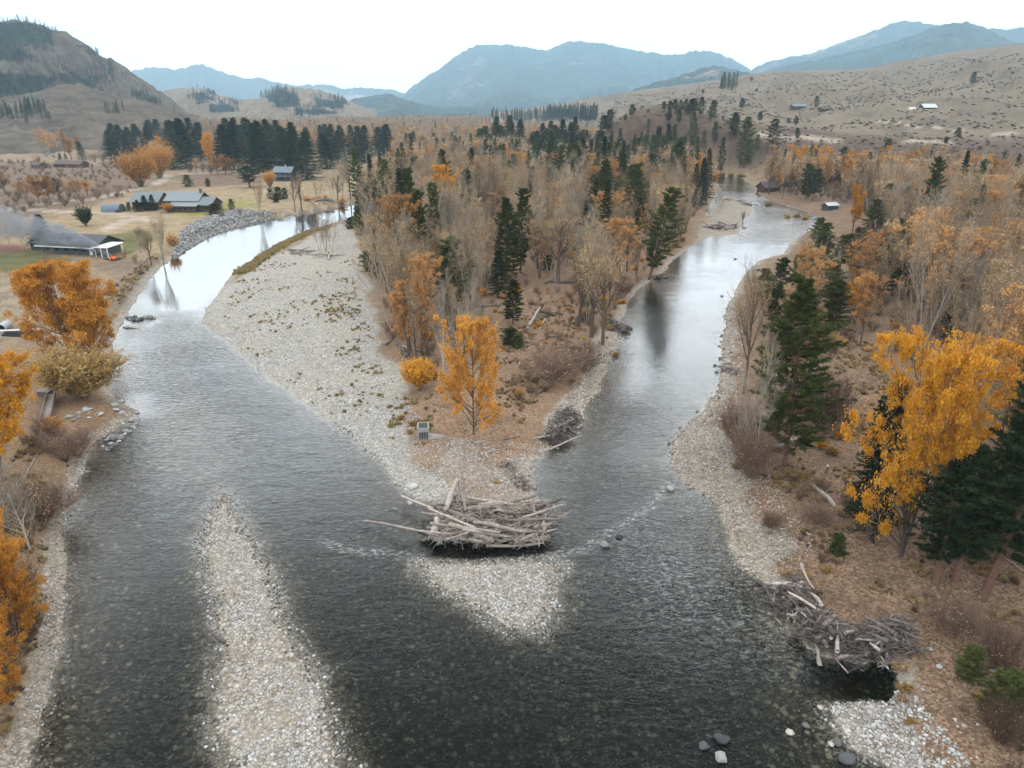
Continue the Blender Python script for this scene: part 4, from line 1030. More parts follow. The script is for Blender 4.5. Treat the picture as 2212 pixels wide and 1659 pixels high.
T('young', 1108, 700, 602, 36, 'short dense green pine in front of the straight island pine', lib_='pine', var=3)
T('pine', 1298, 492, 361, 62, 'broad dark pine left of the leaning riverside pine, with a dead branchy trunk before it', 'h_pine2')
T('pine', 1362, 525, 352, 60, 'broad green pine next to the leaning riverside pine', 'h_pine', rz=4)
x, y = G(1402, 604); T('pine', 1402, 604, 400, 62, 'green pine leaning out over the right channel from the island bank', 'h_pine3', rz=0.0, tilt=(0, 0.20))
T('bare', 1200, 645, 583, 20, 'grey dead snag in the clearing of the island wood', 'h_snag')
T('bare', 1300, 545, 415, 70, 'white dead tree in front of the broad dark pine', 'h_snag', rz=2)
T('bare', 1278, 728, 485, 120, 'big grey-barked cottonwood trunk on the island bank, left of a pair', 'h_cotton', rz=3)
T('bare', 1302, 745, 510, 100, 'big grey-barked cottonwood trunk on the island bank, right of a pair', 'h_cotton', rz=5)
T('bare', 1249, 706, 510, 105, 'curved dark-trunked cottonwood behind the pair on the island bank', 'h_cotton', rz=1, tilt=(0, 0.08))
T('bare', 1205, 610, 440, 120, 'wide bare cottonwood with crooked dark limbs in the island wood', 'h_cotton', rz=2)
T('brush', 1195, 822, 738, 180, 'wide bare grey willow on the right side of the island point', 'h_willow')
T('brush', 1262, 800, 728, 100, 'reddish bare willow next to the wide bare grey willow', 'h_willow', rz=3)
T('brush', 1345, 640, 590, 60, 'dark bare thicket under the leaning riverside pine', 'h_willow', rz=4)
T('orange', 160, 785, 545, 190, 'big rusty orange tree above the left bank', 'h_leaf_l', rz=2, name='orange_tree')
T('orange', 205, 775, 625, 110, 'lower golden orange tree in front of the big rusty one on the left bank', 'h_leaf_l', rz=5)
T('gbrush', 178, 860, 742, 175, 'broad olive brown bush at the water below the big rusty orange tree', 'h_olive')
T('yellow', 0, 1020, 685, 230, 'yellow orange tree cut by the left edge of the photo', 'h_leaf_y', rz=1)
T('orange', -18, 1300, 1040, 170, 'rusty orange tree low at the left edge above the stony bank', 'h_leaf_l', rz=4)
T('orange', 30, 1400, 1150, 150, 'rusty orange brushy tree on the lower left bank', 'h_leaf_l', rz=3)
T('orange', -25, 1560, 1300, 190, 'lowest rusty orange tree at the bottom left edge', 'h_leaf_l', rz=5)
T('bare', 66, 1190, 985, 120, 'grey leafless tree leaning over the left bank', 'h_birch', rz=3)
T('bare', 20, 1130, 950, 120, 'pale leafless tree behind the grey leaning tree on the left bank', 'h_birch', rz=5)
T('brush', 105, 1120, 1030, 150, 'brown bare thicket on the left bank under the grey leafless trees', 'h_willow', rz=2)
T('brush', 165, 985, 915, 120, 'reddish brown brush on the left bank beside the pale rocks', 'h_willow', rz=1)
T('orange', 305, 404, 322, 72, 'large bright orange tree beside the farm track', 'h_round')
T('orange', 345, 385, 305, 62, 'large paler orange tree behind the bright one beside the farm track', 'h_round', rz=2)
T('orange', 457, 378, 271, 30, 'tall yellow orange tree standing in the gap of the dark conifer belt', lib_='yellow', var=0)
T('orange', 584, 406, 366, 27, 'small golden tree beside the two-storey house', 'h_round', rz=1)
T('gbrush', 186, 488, 444, 32, 'dark round evergreen in the dry field left of the lodge', 'h_yew', name='evergreen_tree', cat='evergreen')
T('fir', 94, 536, 462, 42, 'blue-green spruce in front of the low grey-roofed house', 'h_fir')
T('bare', 22, 534, 455, 52, 'white-stemmed leafless birch left of the low grey-roofed house', 'h_birch')
T('bare', 50, 538, 460, 50, 'leafless birch in the smoke beside the blue-green spruce', 'h_birch', rz=2)
T('pine', 540, 405, 357, 40, 'open-crowned pine with a clear trunk in the field beside the two-storey house', 'h_pine2')
T('orange', 364, 459, 437, 26, 'small orange tree at the corner of the lodge', lib_='h_round')
for i, (u, v, vt, w) in enumerate([(298,457,431,14),(314,455,422,20),(330,455,420,17),(278,455,436,14)]):
    T('fir', u, v, vt, w, ['narrow evergreen at the left front of the lodge garage', 'broad evergreen in the middle of the garage front', 'tall evergreen at the right front of the lodge garage', 'low evergreen standing apart left of the lodge garage'][i])
T('bare', 352, 562, 450, 34, 'rust-tinged dead conifer between the lawn and the riprap bank', lib_='bare', var=3)
T('bare', 326, 566, 488, 34, 'dark-stemmed leafless tree beside the rust-tinged one by the riprap', lib_='h_cotton')
T('bare', 304, 562, 505, 30, 'thin leafless tree at the lawn edge nearest the fire', lib_='h_birch')
T('gbrush', 374, 530, 500, 26, 'small orange bush at the edge of the riprap bank', lib_='gbrush', var=2)
for i, (u, v, vt, w) in enumerate([(585,429,407,16),(603,431,403,18),(616,429,405,14),(597,437,416,14)]):
    T('young', u, v, vt, w, ['leftmost dark young pine of the clump below the two-storey house', 'tallest dark young pine of the clump below the two-storey house', 'rightmost dark young pine of the clump below the two-storey house', 'front dark young pine of the clump below the two-storey house'][i])
for i, (u, v, vt, w) in enumerate([(406,403,377,20),(450,403,385,10),(465,463,439,24),(501,452,429,14),(757,494,469,18),(795,586,540,26),(1105,745,708,40),(1120,752,722,26)]):
    T('young', u, v, vt, w, ['round young pine in the ploughed strip behind the lodge', 'small young pine at the right end of the ploughed strip', 'pale green young pine at the corner of the lodge lawn', 'upright young conifer right of the lodge lawn', 'dark young pine at the far end of the gravel bar', 'young pine at the edge of the gravel bar under the wood', 'young pine in the island clearing by the fallen trunks', 'smaller young pine beside the one by the fallen trunks'][i])
T('young', 1808, 1195, 1150, 34, 'lone little green pine on the right gravel bank')
T('young', 2092, 1462, 1390, 50, 'small green pine low on the right bank beyond the log pile')
T('young', 2160, 1545, 1440, 80, 'dark young pine at the lower right edge')
T('brush', 2100, 1180, 1080, 200, 'shadowy bare thicket behind the dark pines at the right edge', 'h_willow', rz=6)
T('brush', 1765, 1130, 1085, 90, 'rusty low shrub on the right bank beside the weathered log', 'h_willow', rz=7)
T('brush', 1665, 1140, 1100, 60, 'small dark shrub on the right gravel bank', 'h_willow', rz=8)
T('brush', 1850, 1120, 1065, 90, 'low brown shrub left of the tall dark fir', 'h_willow', rz=9)
T('brush', 2060, 1370, 1275, 160, 'dark red-brown bare shrub under the big leaning pine', 'h_willow', rz=1)
T('brush', 2160, 1450, 1320, 150, 'leafless shrub with a few yellow leaves at the right edge', 'h_willow', rz=2)
T('brush', 2160, 1600, 1500, 130, 'rusty brown shrub at the lower right edge', 'h_willow', rz=3)
bank_bare = [(563,464,373),(637,450,371),(651,448,367),(718,434,369),(741,426,341),(757,428,323),(730,432,372),(690,440,380)]
for i, (u, v, vt) in enumerate(bank_bare):
    T('bare', u, v, vt, 26 if i < 4 else 30, ['lone thin leafless tree on the bank right of the lodge', 'left one of two leafless trees on the far bank in front of the two-storey house', 'right one of two leafless trees on the far bank in front of the two-storey house', 'leafless many-stemmed tree by the orange bushes on the far bank', 'tall pale leafless tree right of the two-storey house', 'tall pinkish leafless tree at the right end of the far bank', 'leafless stem beside the many-stemmed tree on the far bank', 'low crooked leafless tree behind the orange bushes'][i])
for i, (u, v, vt, w) in enumerate([(665,434,421,22),(684,434,421,24),(700,433,420,18),(737,434,423,16)]):
    T('gbrush', u, v, vt, w, ['leftmost of the low orange bushes on the far bank', 'widest of the low orange bushes on the far bank', 'third low orange bush on the far bank', 'round orange bush standing apart on the far bank'][i], lib_='h_bush' if False else 'gbrush', var=2)
T('bare', 704, 543, 453, 44, 'bare shaggy tree on the bar beside the driftwood heap', lib_='bare', var=3)
T('bare', 690, 540, 480, 34, 'lower bare tree on the bar left of the shaggy one', lib_='bare', var=1)
T('bare', 718, 545, 480, 34, 'lower bare tree on the bar right of the shaggy one', lib_='bare', var=5)
T('bare', 1550, 476, 392, 26, 'lone leafless tree on the gravel islet in the right channel', 'h_birch', rz=1)
T('brush', 1605, 478, 452, 12, 'small bare bush on the gravel islet in the right channel')
T('yellow', 1841, 505, 378, 36, 'narrow yellow orange tree standing out of the bare right-hand wood', var=1)
T('fir', 1905, 375, 299, 34, 'large dark fir standing in the far right-hand wood')

belt0 = []
for i in range(46): belt0.append((242+12.4*i*(0.98+0.04*prng.random())/1.0*0.98, 326+prng.random()*14, 266+prng.random()*16, 20))
belt = [(246,335,266,20),(265,335,269,22),(252,358,300,28),(284,330,274,18),(305,332,272,22),(327,330,259,20),(343,330,257,22),(375,366,259,30),(390,350,262,22),(403,362,255,28),(419,348,254,24),
 (435,345,264,26),(483,368,269,28),(495,355,255,26),(506,366,262,28),(517,352,254,24),(531,345,254,22),(547,352,257,26),(560,372,266,30),(569,372,261,32),(586,360,257,26),(603,363,259,28),(616,368,272,26),(633,371,264,28),(648,374,271,30),
 (664,388,284,32),(634,374,311,24),(706,364,291,28),(717,352,268,22),(730,352,281,20),(695,332,270,14),(746,347,271,22),(764,347,270,18),(775,349,272,20),(788,352,271,24),(817,338,274,20),(829,334,272,16),(839,336,268,20)]
for i, (u, v, vt, w) in enumerate(belt+[b for b in belt0 if prng.random() < 0.4]): T('fir', u, v, vt, w*1.5, area='belt')
for (u, v, vt, w) in [(810,505,377,24),(839,505,387,44),(864,472,415,22),(779,532,443,22),(825,500,405,24),(850,510,420,26)]: T('pine', u, v, vt, w, area='edge')
mid = [(882,342,289,16),(894,346,283,16),(938,342,287,16),(978,342,301,18),(1038,342,277,20),(1050,345,272,16),(1070,345,251,24),(1082,340,270,18),(1094,338,249,26),(1110,340,259,20),(1124,342,257,22),(1158,346,283,20),(1174,346,266,22),(1186,346,261,22),(1200,345,270,18),
 (1215,346,258,20),(1232,347,264,22),(1242,346,252,22),(1262,352,280,24),(1250,350,285,22),(953,362,323,12),(1034,366,331,14),(998,466,405,20),(1022,470,419,20),(935,484,419,14),(913,497,401,14),(1186,424,361,18),(1144,436,359,26),(1155,420,380,20),
 (1298,352,281,24),(1336,366,299,24),(1350,385,327,24),(1376,352,297,20),(1394,352,291,18),(1418,348,273,22),(1430,352,291,18),(1442,344,267,20),(1468,344,295,22),(1318,388,329,22),(1406,424,333,26),(1390,404,341,20),(1432,392,343,20),(1290,412,343,20),(1242,394,345,18),(1188,412,359,16),(1204,412,379,14),
 (1524,442,321,18),(1512,445,340,18),(1500,448,352,16),(1266,520,430,24),(1075,640,540,26)]
for (u, v, vt, w) in mid: T('fir' if (u*7+v) % 3 else 'pine', u, v, vt, w*1.35, area='island')
hillp = [(1364,256,225),(1444,262,236),(1466,263,235),(1498,288,241),(1584,291,243),(1302,290,248),(1314,284,236),(1499,250,212),(1513,254,209),(1537,258,216),(1601,238,212),(1585,288,243),(1610,325,252),(1641,266,241),(1668,325,256),
 (1702,268,254),(1718,275,252),(1722,300,276),(2100,181,155),(2068,303,275),(2042,314,295),(1623,177,165),(1634,198,191),(1762,235,207),(1518,203,194),(1434,242,219),(1446,243,217),(1458,243,214),(1470,244,215),(1480,246,213),(1490,249,214),(1350,262,246),(1400,275,255),(1385,310,285),(1455,300,268),(1520,310,280),
 (1560,330,296),(1635,320,290),(1545,290,262),(1480,320,290)]
for (u, v, vt) in hillp: T('pine', u, v, vt, max(7, (v-vt)*0.42), area='hill')
for (u, v, vt, w) in [(1742,430,353,26),(1755,434,364,26),(1812,400,317,22),(1760,545,468,26),(1776,562,480,30),(1812,592,505,34),(1935,625,483,60),(1895,645,522,50),(1960,640,540,40),(2046,740,640,30),(1800,720,600,40),(1712,668,545,36),(1735,640,530,40),(1770,625,500,40),(1790,690,560,44),(1850,600,490,40),(1920,585,470,40),(1665,720,610,30),(1690,760,650,34),(1880,520,430,34),(1960,470,400,30)]: T('pine', u, v, vt, w*1.1, area='right')
# left fields: hedges and small trees
for (u, v, vt, w) in [(95,335,266,26),(118,342,275,26),(140,330,268,22),(155,345,290,26),(105,300,262,20),(170,335,285,22),(232,330,290,22),(12,420,362,44),(60,440,380,30),(85,440,375,32),(108,438,372,34),(130,436,376,30),(150,430,378,28),(172,432,380,26),(46,430,385,28),(190,424,385,24),(378,360,310,24),(425,375,335,20),(470,376,333,24),(488,377,330,26),(500,376,335,24),(531,352,293,30)]:
    T('orange', u, v, vt, w, area='hedge')
for (u, v, vt) in [(180,347,306),(214,306,270),(194,303,284),(130,345,330),(143,345,331),(40,262,250)]: T('fir', u, v, vt, (v-vt)*0.5, area='hedge')
for (u, v, vt, w) in [(70,446,420,30),(100,446,415,30),(140,446,420,30),(180,440,412,28),(210,430,405,26),(235,425,395,24),(85,355,330,20),(205,350,322,26),(222,352,318,24),(440,372,340,24),(410,372,345,26),(455,374,345,24),(520,372,345,22),(270,560,530,20),(292,570,540,22),(300,515,480,20),(480,470,452,20),(520,463,447,18)]:
    T('brush', u, v, vt, w, area='hedge')
for (u, v, vt, w) in [(920,348,277,42),(1070,505,405,42),(1090,520,440,34),(1170,482,411,34),(945,600,501,30),(1250,500,430,26),(1390,450,388,26),(1350,470,395,28),(1225,570,470,30),(1480,372,330,26),(1440,370,330,24),(1500,440,360,30)]:
    T('orange', u, v, vt, w, area='islo')
for (u, v, vt, w) in [(1965,480,367,50),(2135,460,318,60),(2060,420,330,50),(1985,400,300,36),(1990,560,440,44),(2180,520,360,60),(1660,420,300,34),(1690,430,310,30),(1800,380,320,34),(1780,420,325,30),(2100,600,470,60),(1730,610,500,40),(1845,700,560,50)]:
    T('orange', u, v, vt, w, area='righto', lib_='orange' if u % 3 else 'yellow')
for u, v, w in [(1700,470,20),(1722,468,18),(1740,474,20),(1660,445,18),(1560,378,16),(1580,380,16),(1600,382,18),(1545,376,14),(1460,530,26),(1440,545,24),(1320,712,26),(1345,655,20),(1330,770,20)]:
    T('gbrush', u, v, v-w*0.45, w, area='banks', lib_='gbrush', var=1 if u % 2 else 0)

# ------------------------------------------------------------------ the woods, scattered
def lowbroad(seed, H, spread, leaf, lm, tm='twig'):
    return broadleaf(seed, H=H, spread=spread, nl=14, n2=6, n3=5, n4=0, twr=0.035, leaf=leaf, lsize=0.42, forks=1, tmats=('bark', tm, lm), clear=0.2, up=0.6, ang=0.55)
lib('far_bare', [lowbroad(1001, 17, 3.0, 200, 'lfaded'), lowbroad(1002, 15, 3.2, 500, 'lfaded', 'twigg'), lowbroad(1003, 18, 2.8, 400, 'lfaded', 'twigg')])
lib('far_orange', [lowbroad(1011, 16, 3.6, 1500, 'lorange'), lowbroad(1012, 15, 3.2, 1000, 'lfaded'), lowbroad(1013, 17, 3.4, 1700, 'lyellow'), lowbroad(1014, 17, 3.4, 1300, 'lfaded')])
lib('far_fir', [conifer(1021, H=22, R=3.0, nb=50, base=0.08, nt=6, k=5, tuft=0.9), conifer(1022, H=19, R=2.7, nb=45, base=0.06, nt=6, k=5, tuft=0.9)])
srng = np.random.default_rng(33)
def fill(poly, dens, seedoff=0, z=2.0, spacing=None):
    p = np.array(W0(poly, z) if poly[0].__class__ is tuple else poly)
    x0, y0 = p.min(0); x1, y1 = p.max(0)
    st_ = spacing or 1/math.sqrt(dens)
    xs, ys = np.meshgrid(np.arange(x0, x1, st_), np.arange(y0, y1, st_))
    xs = xs.ravel()+srng.random(xs.size)*st_*0.95; ys = ys.ravel()+srng.random(ys.size)*st_*0.95
    k = sdf(p, xs, ys) > 0
    return xs[k], ys[k]
island_px = [(775,478),(803,560),(820,640),(842,735),(880,800),(930,820),(985,800),(1075,700),(1110,640),(1180,600),(1230,650),(1255,700),(1315,690),(1345,640),(1385,600),(1470,525),(1505,450),(1530,400),(1530,352),(1300,350),(1000,350),(850,395),(770,432)]
right_px = [(1672,412),(1750,426),(1850,444),(1890,490),(1880,560),(1800,610),(1730,660),(1670,715),(1635,765),(1615,800),(1650,830),(1690,800),(1720,860),(1760,880),(1800,750),(1900,760),(2000,800),(2080,900),(2150,1000),(2300,1150),(2700,1300),(2700,345),(2212,338),(1640,350)]
far_px = [(700,335),(770,430),(850,395),(1000,352),(1300,351),(1530,352),(1400,300),(1260,280),(1280,262),(1000,262),(700,262),(350,266),(240,275),(250,330),(400,345)]
cand = []                                        # x, y, kind, scale, area
nfield = lambda x, y, s, sc: float(vnoise(np.array([x/sc]), np.array([y/sc]), s)[0])
HP = np.array([(e.location.x, e.location.y) for e, *_ in PLANTS] or [(0, 0)])
def add_wood(px, dens, mix, area, smin=0.7, smax=1.05, clear=()):
    xs, ys = fill(px, dens)
    rw = samp(_rw, xs, ys, -200.0)
    k = (rw < -3.5) & (macro(xs, ys) < 4.5)
    for c in clear: k &= ~(sdf(W0(c, 2.0), xs, ys) > 0)
    xs, ys = xs[k], ys[k]
    cl = vnoise(xs/28, ys/28, 71); co = vnoise(xs/22, ys/22, 72)
    def pj(x, y, z):
        zz = z-CAMH; dep = y*CP-zz*SP; return 1106+DF*x/dep, 829.5-DF*(y*SP+zz*CP)/dep
    HA = np.array(HEROES)
    for x, y, a, b in zip(xs, ys, cl, co):
        if math.hypot(x, y) < 420:              # keep open the views the photo has of its tall conifers
            u, v = pj(x, y, 2.0); ut, vt = pj(x, y, 15.0)
            hid = (v > HA[:, 1]-2) & (vt < HA[:, 1]-(HA[:, 1]-HA[:, 2])*0.35) & (np.abs((u+ut)/2-HA[:, 0]) < HA[:, 3]*0.62+4)
            if hid.any() and srng.random() < 0.85: continue
        if np.min((HP[:, 0]-x)**2+(HP[:, 1]-y)**2) < 5: continue
        ws = dict(mix)
        ws['fir'] = ws.get('fir', 0)*(0.1+4.0*max(0, a-0.55)*2); ws['pine'] = ws.get('pine', 0)*(0.1+4.0*max(0, a-0.5)*2)
        ws['orange'] = ws.get('orange', 0)*(0.25+2.2*b); ws['yellow'] = ws.get('yellow', 0)*(0.1+3*max(0, b-0.5))
        ks = list(ws); t = sum(ws.values()); u = srng.random()*t; kk = ks[-1]
        for q in ks:
            u -= ws[q]
            if u <= 0: kk = q; break
        s = smin+(smax-smin)*srng.random()
        cand.append((x, y, kk, s, area))
clearing = [[(1110,600),(1230,570),(1270,700),(1230,800),(1110,800),(1090,680)], [(960,372),(1060,368),(1080,385),(960,392)]]
add_wood(island_px, 1/21, {'bare': 0.68, 'orange': 0.20, 'pine': 0.12, 'fir': 0.09, 'yellow': 0.015, 'young': 0.04}, 'island', 0.5, 1.08, [[(1120,620),(1230,590),(1260,690),(1225,790),(1120,790),(1095,690)], clearing[1]])
add_wood(right_px, 1/23, {'bare': 0.58, 'orange': 0.40, 'pine': 0.08, 'fir': 0.02, 'yellow': 0.05, 'young': 0.04}, 'right', 0.5, 1.05, [[(1690,800),(1830,740),(1900,770),(1890,900),(1720,930)]])
add_wood([(1640,340),(1700,335),(2212,330),(2600,330),(2600,385),(1900,380),(1660,372)], 1/30, {'bare': 0.6, 'orange': 0.42, 'pine': 0.03}, 'right', 0.95, 1.3)
add_wood([(1140,470),(1150,350),(1300,350),(1520,352),(1500,440),(1380,520)], 1/110, {'fir': 0.5, 'pine': 0.6}, 'island', 0.85, 1.15)
add_wood(far_px, 1/75, {'bare': 0.62, 'orange': 0.32, 'fir': 0.05, 'yellow': 0.03}, 'far', 0.65, 1.0, [[(700,335),(850,330),(860,380),(770,430)]])
add_wood([(240,262),(1500,262),(1400,300),(1260,280),(1280,264),(1000,264),(350,268)], 1/160, {'bare': 0.6, 'orange': 0.4, 'fir': 0.05}, 'far', 0.7, 1.0)
print('candidates', len(cand), {k: sum(1 for c in cand if c[2] == k) for k in ('bare', 'orange', 'yellow', 'fir', 'pine', 'young')})
cand.sort(key=lambda c: math.hypot(c[0], c[1]))
count = {}
for e, kind, *_ in PLANTS: count[kind] = count.get(kind, 0)+1
for o in C.objects:
    if o.type == 'EMPTY' and 'label' in o.keys():
        for k, n in NAMES.items():
            if o.name.split('.')[0] == n: count[k] = count.get(k, 0)+1
rest = {}
LIM = {'bare': 298, 'orange': 298, 'yellow': 298, 'fir': 290, 'pine': 290, 'young': 290}
for x, y, kind, s, area in cand:
    r = math.hypot(x, y)
    if count.get(kind, 0) < LIM[kind] and r < 900 and abs(math.atan2(x, y)) < 0.66:
        count[kind] = count.get(kind, 0)+1
        lb = {'orange': None}.get(kind)
        if r > 330: lb = {'bare': 'far_bare', 'orange': 'far_orange', 'fir': 'far_fir', 'pine': 'far_fir', 'yellow': 'far_orange', 'young': None}[kind]
        plant(kind, x, y, s, 0.9+0.25*prng.random(), area=area, lib_=lb)
    else: rest.setdefault((kind, r > 330), []).append((x, y, s))
for (kind, isfar), ps in rest.items():
    a = np.array(ps); z = height(a[:, 0], a[:, 1])-0.03
    lb = {'bare': 'far_bare', 'orange': 'far_orange', 'fir': 'far_fir', 'pine': 'far_fir', 'yellow': 'far_orange', 'young': 'young'}[kind] if isfar else kind
    nm = {'bare': 'bare_woodland', 'orange': 'orange_woodland', 'fir': 'conifer_woodland', 'pine': 'pine_woodland', 'yellow': 'yellow_woodland', 'young': 'sapling_woodland'}[kind]
    mass(nm, [list(p) for p in LIB[lb]], np.stack([a[:, 0], a[:, 1], z], 1), a[:, 2])

# undergrowth: bare bushes through the woods
def under(px, dens, kinds, s0, s1, name, clear=(), wmin=-1.5):
    xs, ys = fill(px, dens); k = (samp(_rw, xs, ys, -200.0) < wmin) & (macro(xs, ys) < 4.5)
    k &= vnoise(xs/9, ys/9, 81) > 0.38
    xs, ys = xs[k], ys[k]; n = len(xs)
    mass(name, [list(p) for kk in kinds for p in LIB[kk]], np.stack([xs, ys, height(xs, ys)-0.03], 1), s0+(s1-s0)*srng.random(n))
under(island_px, 1/16, ['brush', 'brush', 'gbrush'], 0.5, 1.0, 'undergrowth')
under(right_px, 1/16, ['brush', 'brush', 'brush', 'gbrush'], 0.5, 1.05, 'undergrowth')
under([(1700,1000),(1900,1100),(2100,1250),(2300,1350),(2300,1659),(1960,1659),(1900,1480),(1960,1350),(1760,1180)], 1/5, ['brush', 'brush', 'gbrush'], 0.2, 0.65, 'undergrowth')
under([(-300,1659),(40,1659),(90,1450),(100,1200),(150,1050),(180,980),(120,900),(-300,900)], 1/4.5, ['brush', 'brush', 'brush', 'gbrush'], 0.4, 1.15, 'undergrowth')
under([(60,350),(330,365),(270,425),(0,470),(-300,470),(-300,340)], 1/60, ['brush'], 0.6, 1.1, 'undergrowth')
under([(1640,700),(1700,690),(1900,740),(1920,860),(1850,1000),(1720,950),(1650,860)], 1/6, ['brush', 'brush', 'gbrush'], 0.25, 0.7, 'undergrowth')
under([(1180,560),(1290,540),(1350,600),(1335,680),(1290,760),(1180,860),(1120,880),(1100,760)], 1/7, ['brush', 'brush', 'gbrush'], 0.2, 0.6, 'undergrowth')
# sagebrush on the slopes
def sage(n0):
    r = np.random.default_rng(5); cw = MB(); shrubm = []
    for s in range(3):
        cw = MB(); c = nrm(r.normal(size=(60, 3)))*np.array([0.9, 0.9, 0.55])*(0.4+0.6*r.random((60, 1))); c[:, 2] = np.abs(c[:, 2])
        leaves(cw, c, 0.35, 0, r.random(60), 0.4, r); shrubm.append([cw.mesh('sage', M['sage'])])
    azs = H_az[0] + srng.random(n0)*(G_az[-1]-H_az[0]); rs = 455*np.exp(srng.random(n0)*math.log(1500/455))
    x = rs*np.sin(azs); y = rs*np.cos(azs); z = height(x, y); k = (z > 5) & ((fbm(x/30, y/30, 95, 3) > 0.40+0.2*srng.random(len(x))))
    x, y, z = x[k], y[k], z[k]
    mass('sagebrush', shrubm, np.stack([x, y, z], 1), (0.45+0.75*srng.random(len(x)))*(0.8+rs[k]/1100))
sage(8000)
# conifers on the steep left hill, its neighbours and the far hillside
def hillwood(surf, px_list, n, sc, name):
    X, Y, Z = surf; xf, yf, zf = X.ravel(), Y.ravel(), Z.ravel(); zz = zf-CAMH
    dep = yf*CP - zz*SP; up = yf*SP+zz*CP; U = 1106+DF*xf/dep; V = 829.5-DF*up/dep
    wt = np.zeros(len(xf))
    for pu in px_list: wt = np.maximum(wt, sst(-8, 3, sdf(pu, U, V)+(fbm(xf/70, yf/70, 91, 3)-0.5)*22))
    wt = wt*(fbm(xf/40, yf/40, 92, 3) > 0.42) + 0.004*(vnoise(xf/25, yf/25, 93) > 0.8)
    R = np.hypot(xf, yf); wt = wt*R
    i = srng.choice(len(xf), n, p=wt/wt.sum()); x = xf[i]+srng.normal(size=n)*5; y = yf[i]+srng.normal(size=n)*5; z = zf[i]-2
    mass(name, [list(p) for p in LIB['far_fir']], np.stack([x, y, z], 1), sc*(0.5+0.6*srng.random(n)))
hillwood(hA[2], [[(-300,40),(60,48),(110,66),(122,100),(90,130),(40,135),(-300,150)],[(-300,155),(110,160),(135,170),(90,195),(0,212),(-300,230)],[(120,150),(220,165),(200,200),(130,180)],[(200,110),(250,140),(240,200),(190,180)],[(290,195),(340,215),(330,235),(290,215)]], 2600, 0.62, 'hill_conifers')
hillwood(hB[2], [[(0,238),(20,240),(15,255),(0,255)],[(45,235),(90,240),(88,260),(50,258)],[(240,240),(275,240),(270,252),(240,252)]], 90, 0.8, 'hill_conifers')
hillwood(k1[2], [[(410,205),(450,202),(462,214),(430,222)],[(455,225),(510,228),(505,240),(455,240)]], 420, 0.9, 'hill_conifers')
hillwood(k2[2], [[(568,208),(600,195),(640,205),(650,228),(600,232)],[(680,215),(745,218),(740,235),(690,230)],[(640,235),(720,237),(740,246),(640,246)]], 700, 0.9, 'hill_conifers')
# dark tree bands at the far end of the valley
bx, by = [], []
for (u0, u1, v, n) in [(980,1290,258,260),(1180,1265,250,110),(860,1000,258,60),(1555,1590,190,16)]:
    for i in range(n):
        u = u0+(u1-u0)*srng.random(); vv = v+srng.normal()*3
        x, y = G(u, vv); bx.append(x); by.append(y)
bx, by = np.array(bx), np.array(by)
mass('valley_conifers', [list(p) for p in LIB['far_fir']], np.stack([bx, by, macro(bx, by)-0.5], 1), 0.7+0.4*srng.random(len(bx)))

# fallen logs lying through the woods
FL = []
for i in range(5):
    mb = MB(); rl = np.random.default_rng(300+i); L_ = 5+5*rl.random()
    tubes(mb, np.array([[(t*L_, 0.15*math.sin(t*4+i), 0.05*math.sin(t*7)) for t in np.linspace(-.5, .5, 6)]]), np.array([np.linspace(0.22, 0.1, 6)*(1+0.1*rl.normal(size=6))]), 7, col=[rl.random()], cap=True)
    for k in range(4):
        t = rl.random()-0.5; d = rl.normal(size=3)*0.5; d[2] = abs(d[2]); tubes(mb, np.array([[(t*L_, 0, 0), (t*L_+d[0], d[1], d[2])]]), np.array([[0.06, 0.02]]), 4, col=[rl.random()])
    FL.append(mb.mesh('fallen_log', M['wood'] if i % 2 else M['darkwood'], True))
LOGS = []
for px, n in ((island_px, 26), (right_px, 44)):
    xs, ys = fill(px, 1/60); o_ = np.argsort(np.hypot(xs, ys)+srng.random(len(xs))*60)[:n]
    for i in o_:
        ob = bpy.data.objects.new('fallen_log', FL[prng.randrange(5)]); C.objects.link(ob); x, y = float(xs[i]), float(ys[i])
        ob.location = (x, y, hz1(x, y)+0.18); ob.rotation_euler = (prng.random()*6, prng.uniform(-.05, .05), prng.random()*3.14); k = 0.6+0.6*prng.random(); ob.scale = (k, k, k); ob['category'] = 'log'
        PLANTS.append((ob, 'log', x, y, '', 1))
# ------------------------------------------------------------------ houses and sheds
M['log_wall'] = simple('wall_brown_boards', (0.085, 0.05, 0.035), 0.85, 0.3, 3, stretch=(0.3, 0.3, 5))
M['dark_wall'] = simple('wall_dark_grey', (0.07, 0.08, 0.085), 0.8, 0.2, 2)
M['barn_wall'] = simple('wall_barn_brown', (0.11, 0.065, 0.05), 0.85, 0.3, 2)
M['roof_metal'] = simple('roof_green_grey_metal', (0.155, 0.185, 0.195), 0.55, 0.08, 0.6, stretch=(6, 0.3, 1))
M['roof_blue'] = simple('roof_blue_grey', (0.12, 0.155, 0.185), 0.7, 0.15, 1.5)
M['roof_dark'] = simple('roof_dark_shingle', (0.085, 0.09, 0.095), 0.8, 0.2, 2)
M['roof_brown'] = simple('roof_brown', (0.10, 0.07, 0.065), 0.8, 0.2, 2)
M['white'] = simple('paint_white', (0.75, 0.75, 0.73), 0.6, 0.06, 2)
M['glass'] = simple('glass_dark', (0.025, 0.03, 0.035), 0.15, 0.1, 1)
M['concrete'] = simple('concrete', (0.34, 0.335, 0.31), 0.85, 0.2, 3, bump=0.3)
M['steel'] = simple('steel_dark', (0.05, 0.06, 0.065), 0.5, 0.2, 3, metal=0.4)
M['blackpipe'] = simple('pipe_black', (0.02, 0.021, 0.022), 0.45, 0.2, 2)
M['greypipe'] = simple('pipe_grey', (0.40, 0.42, 0.43), 0.5, 0.1, 2)
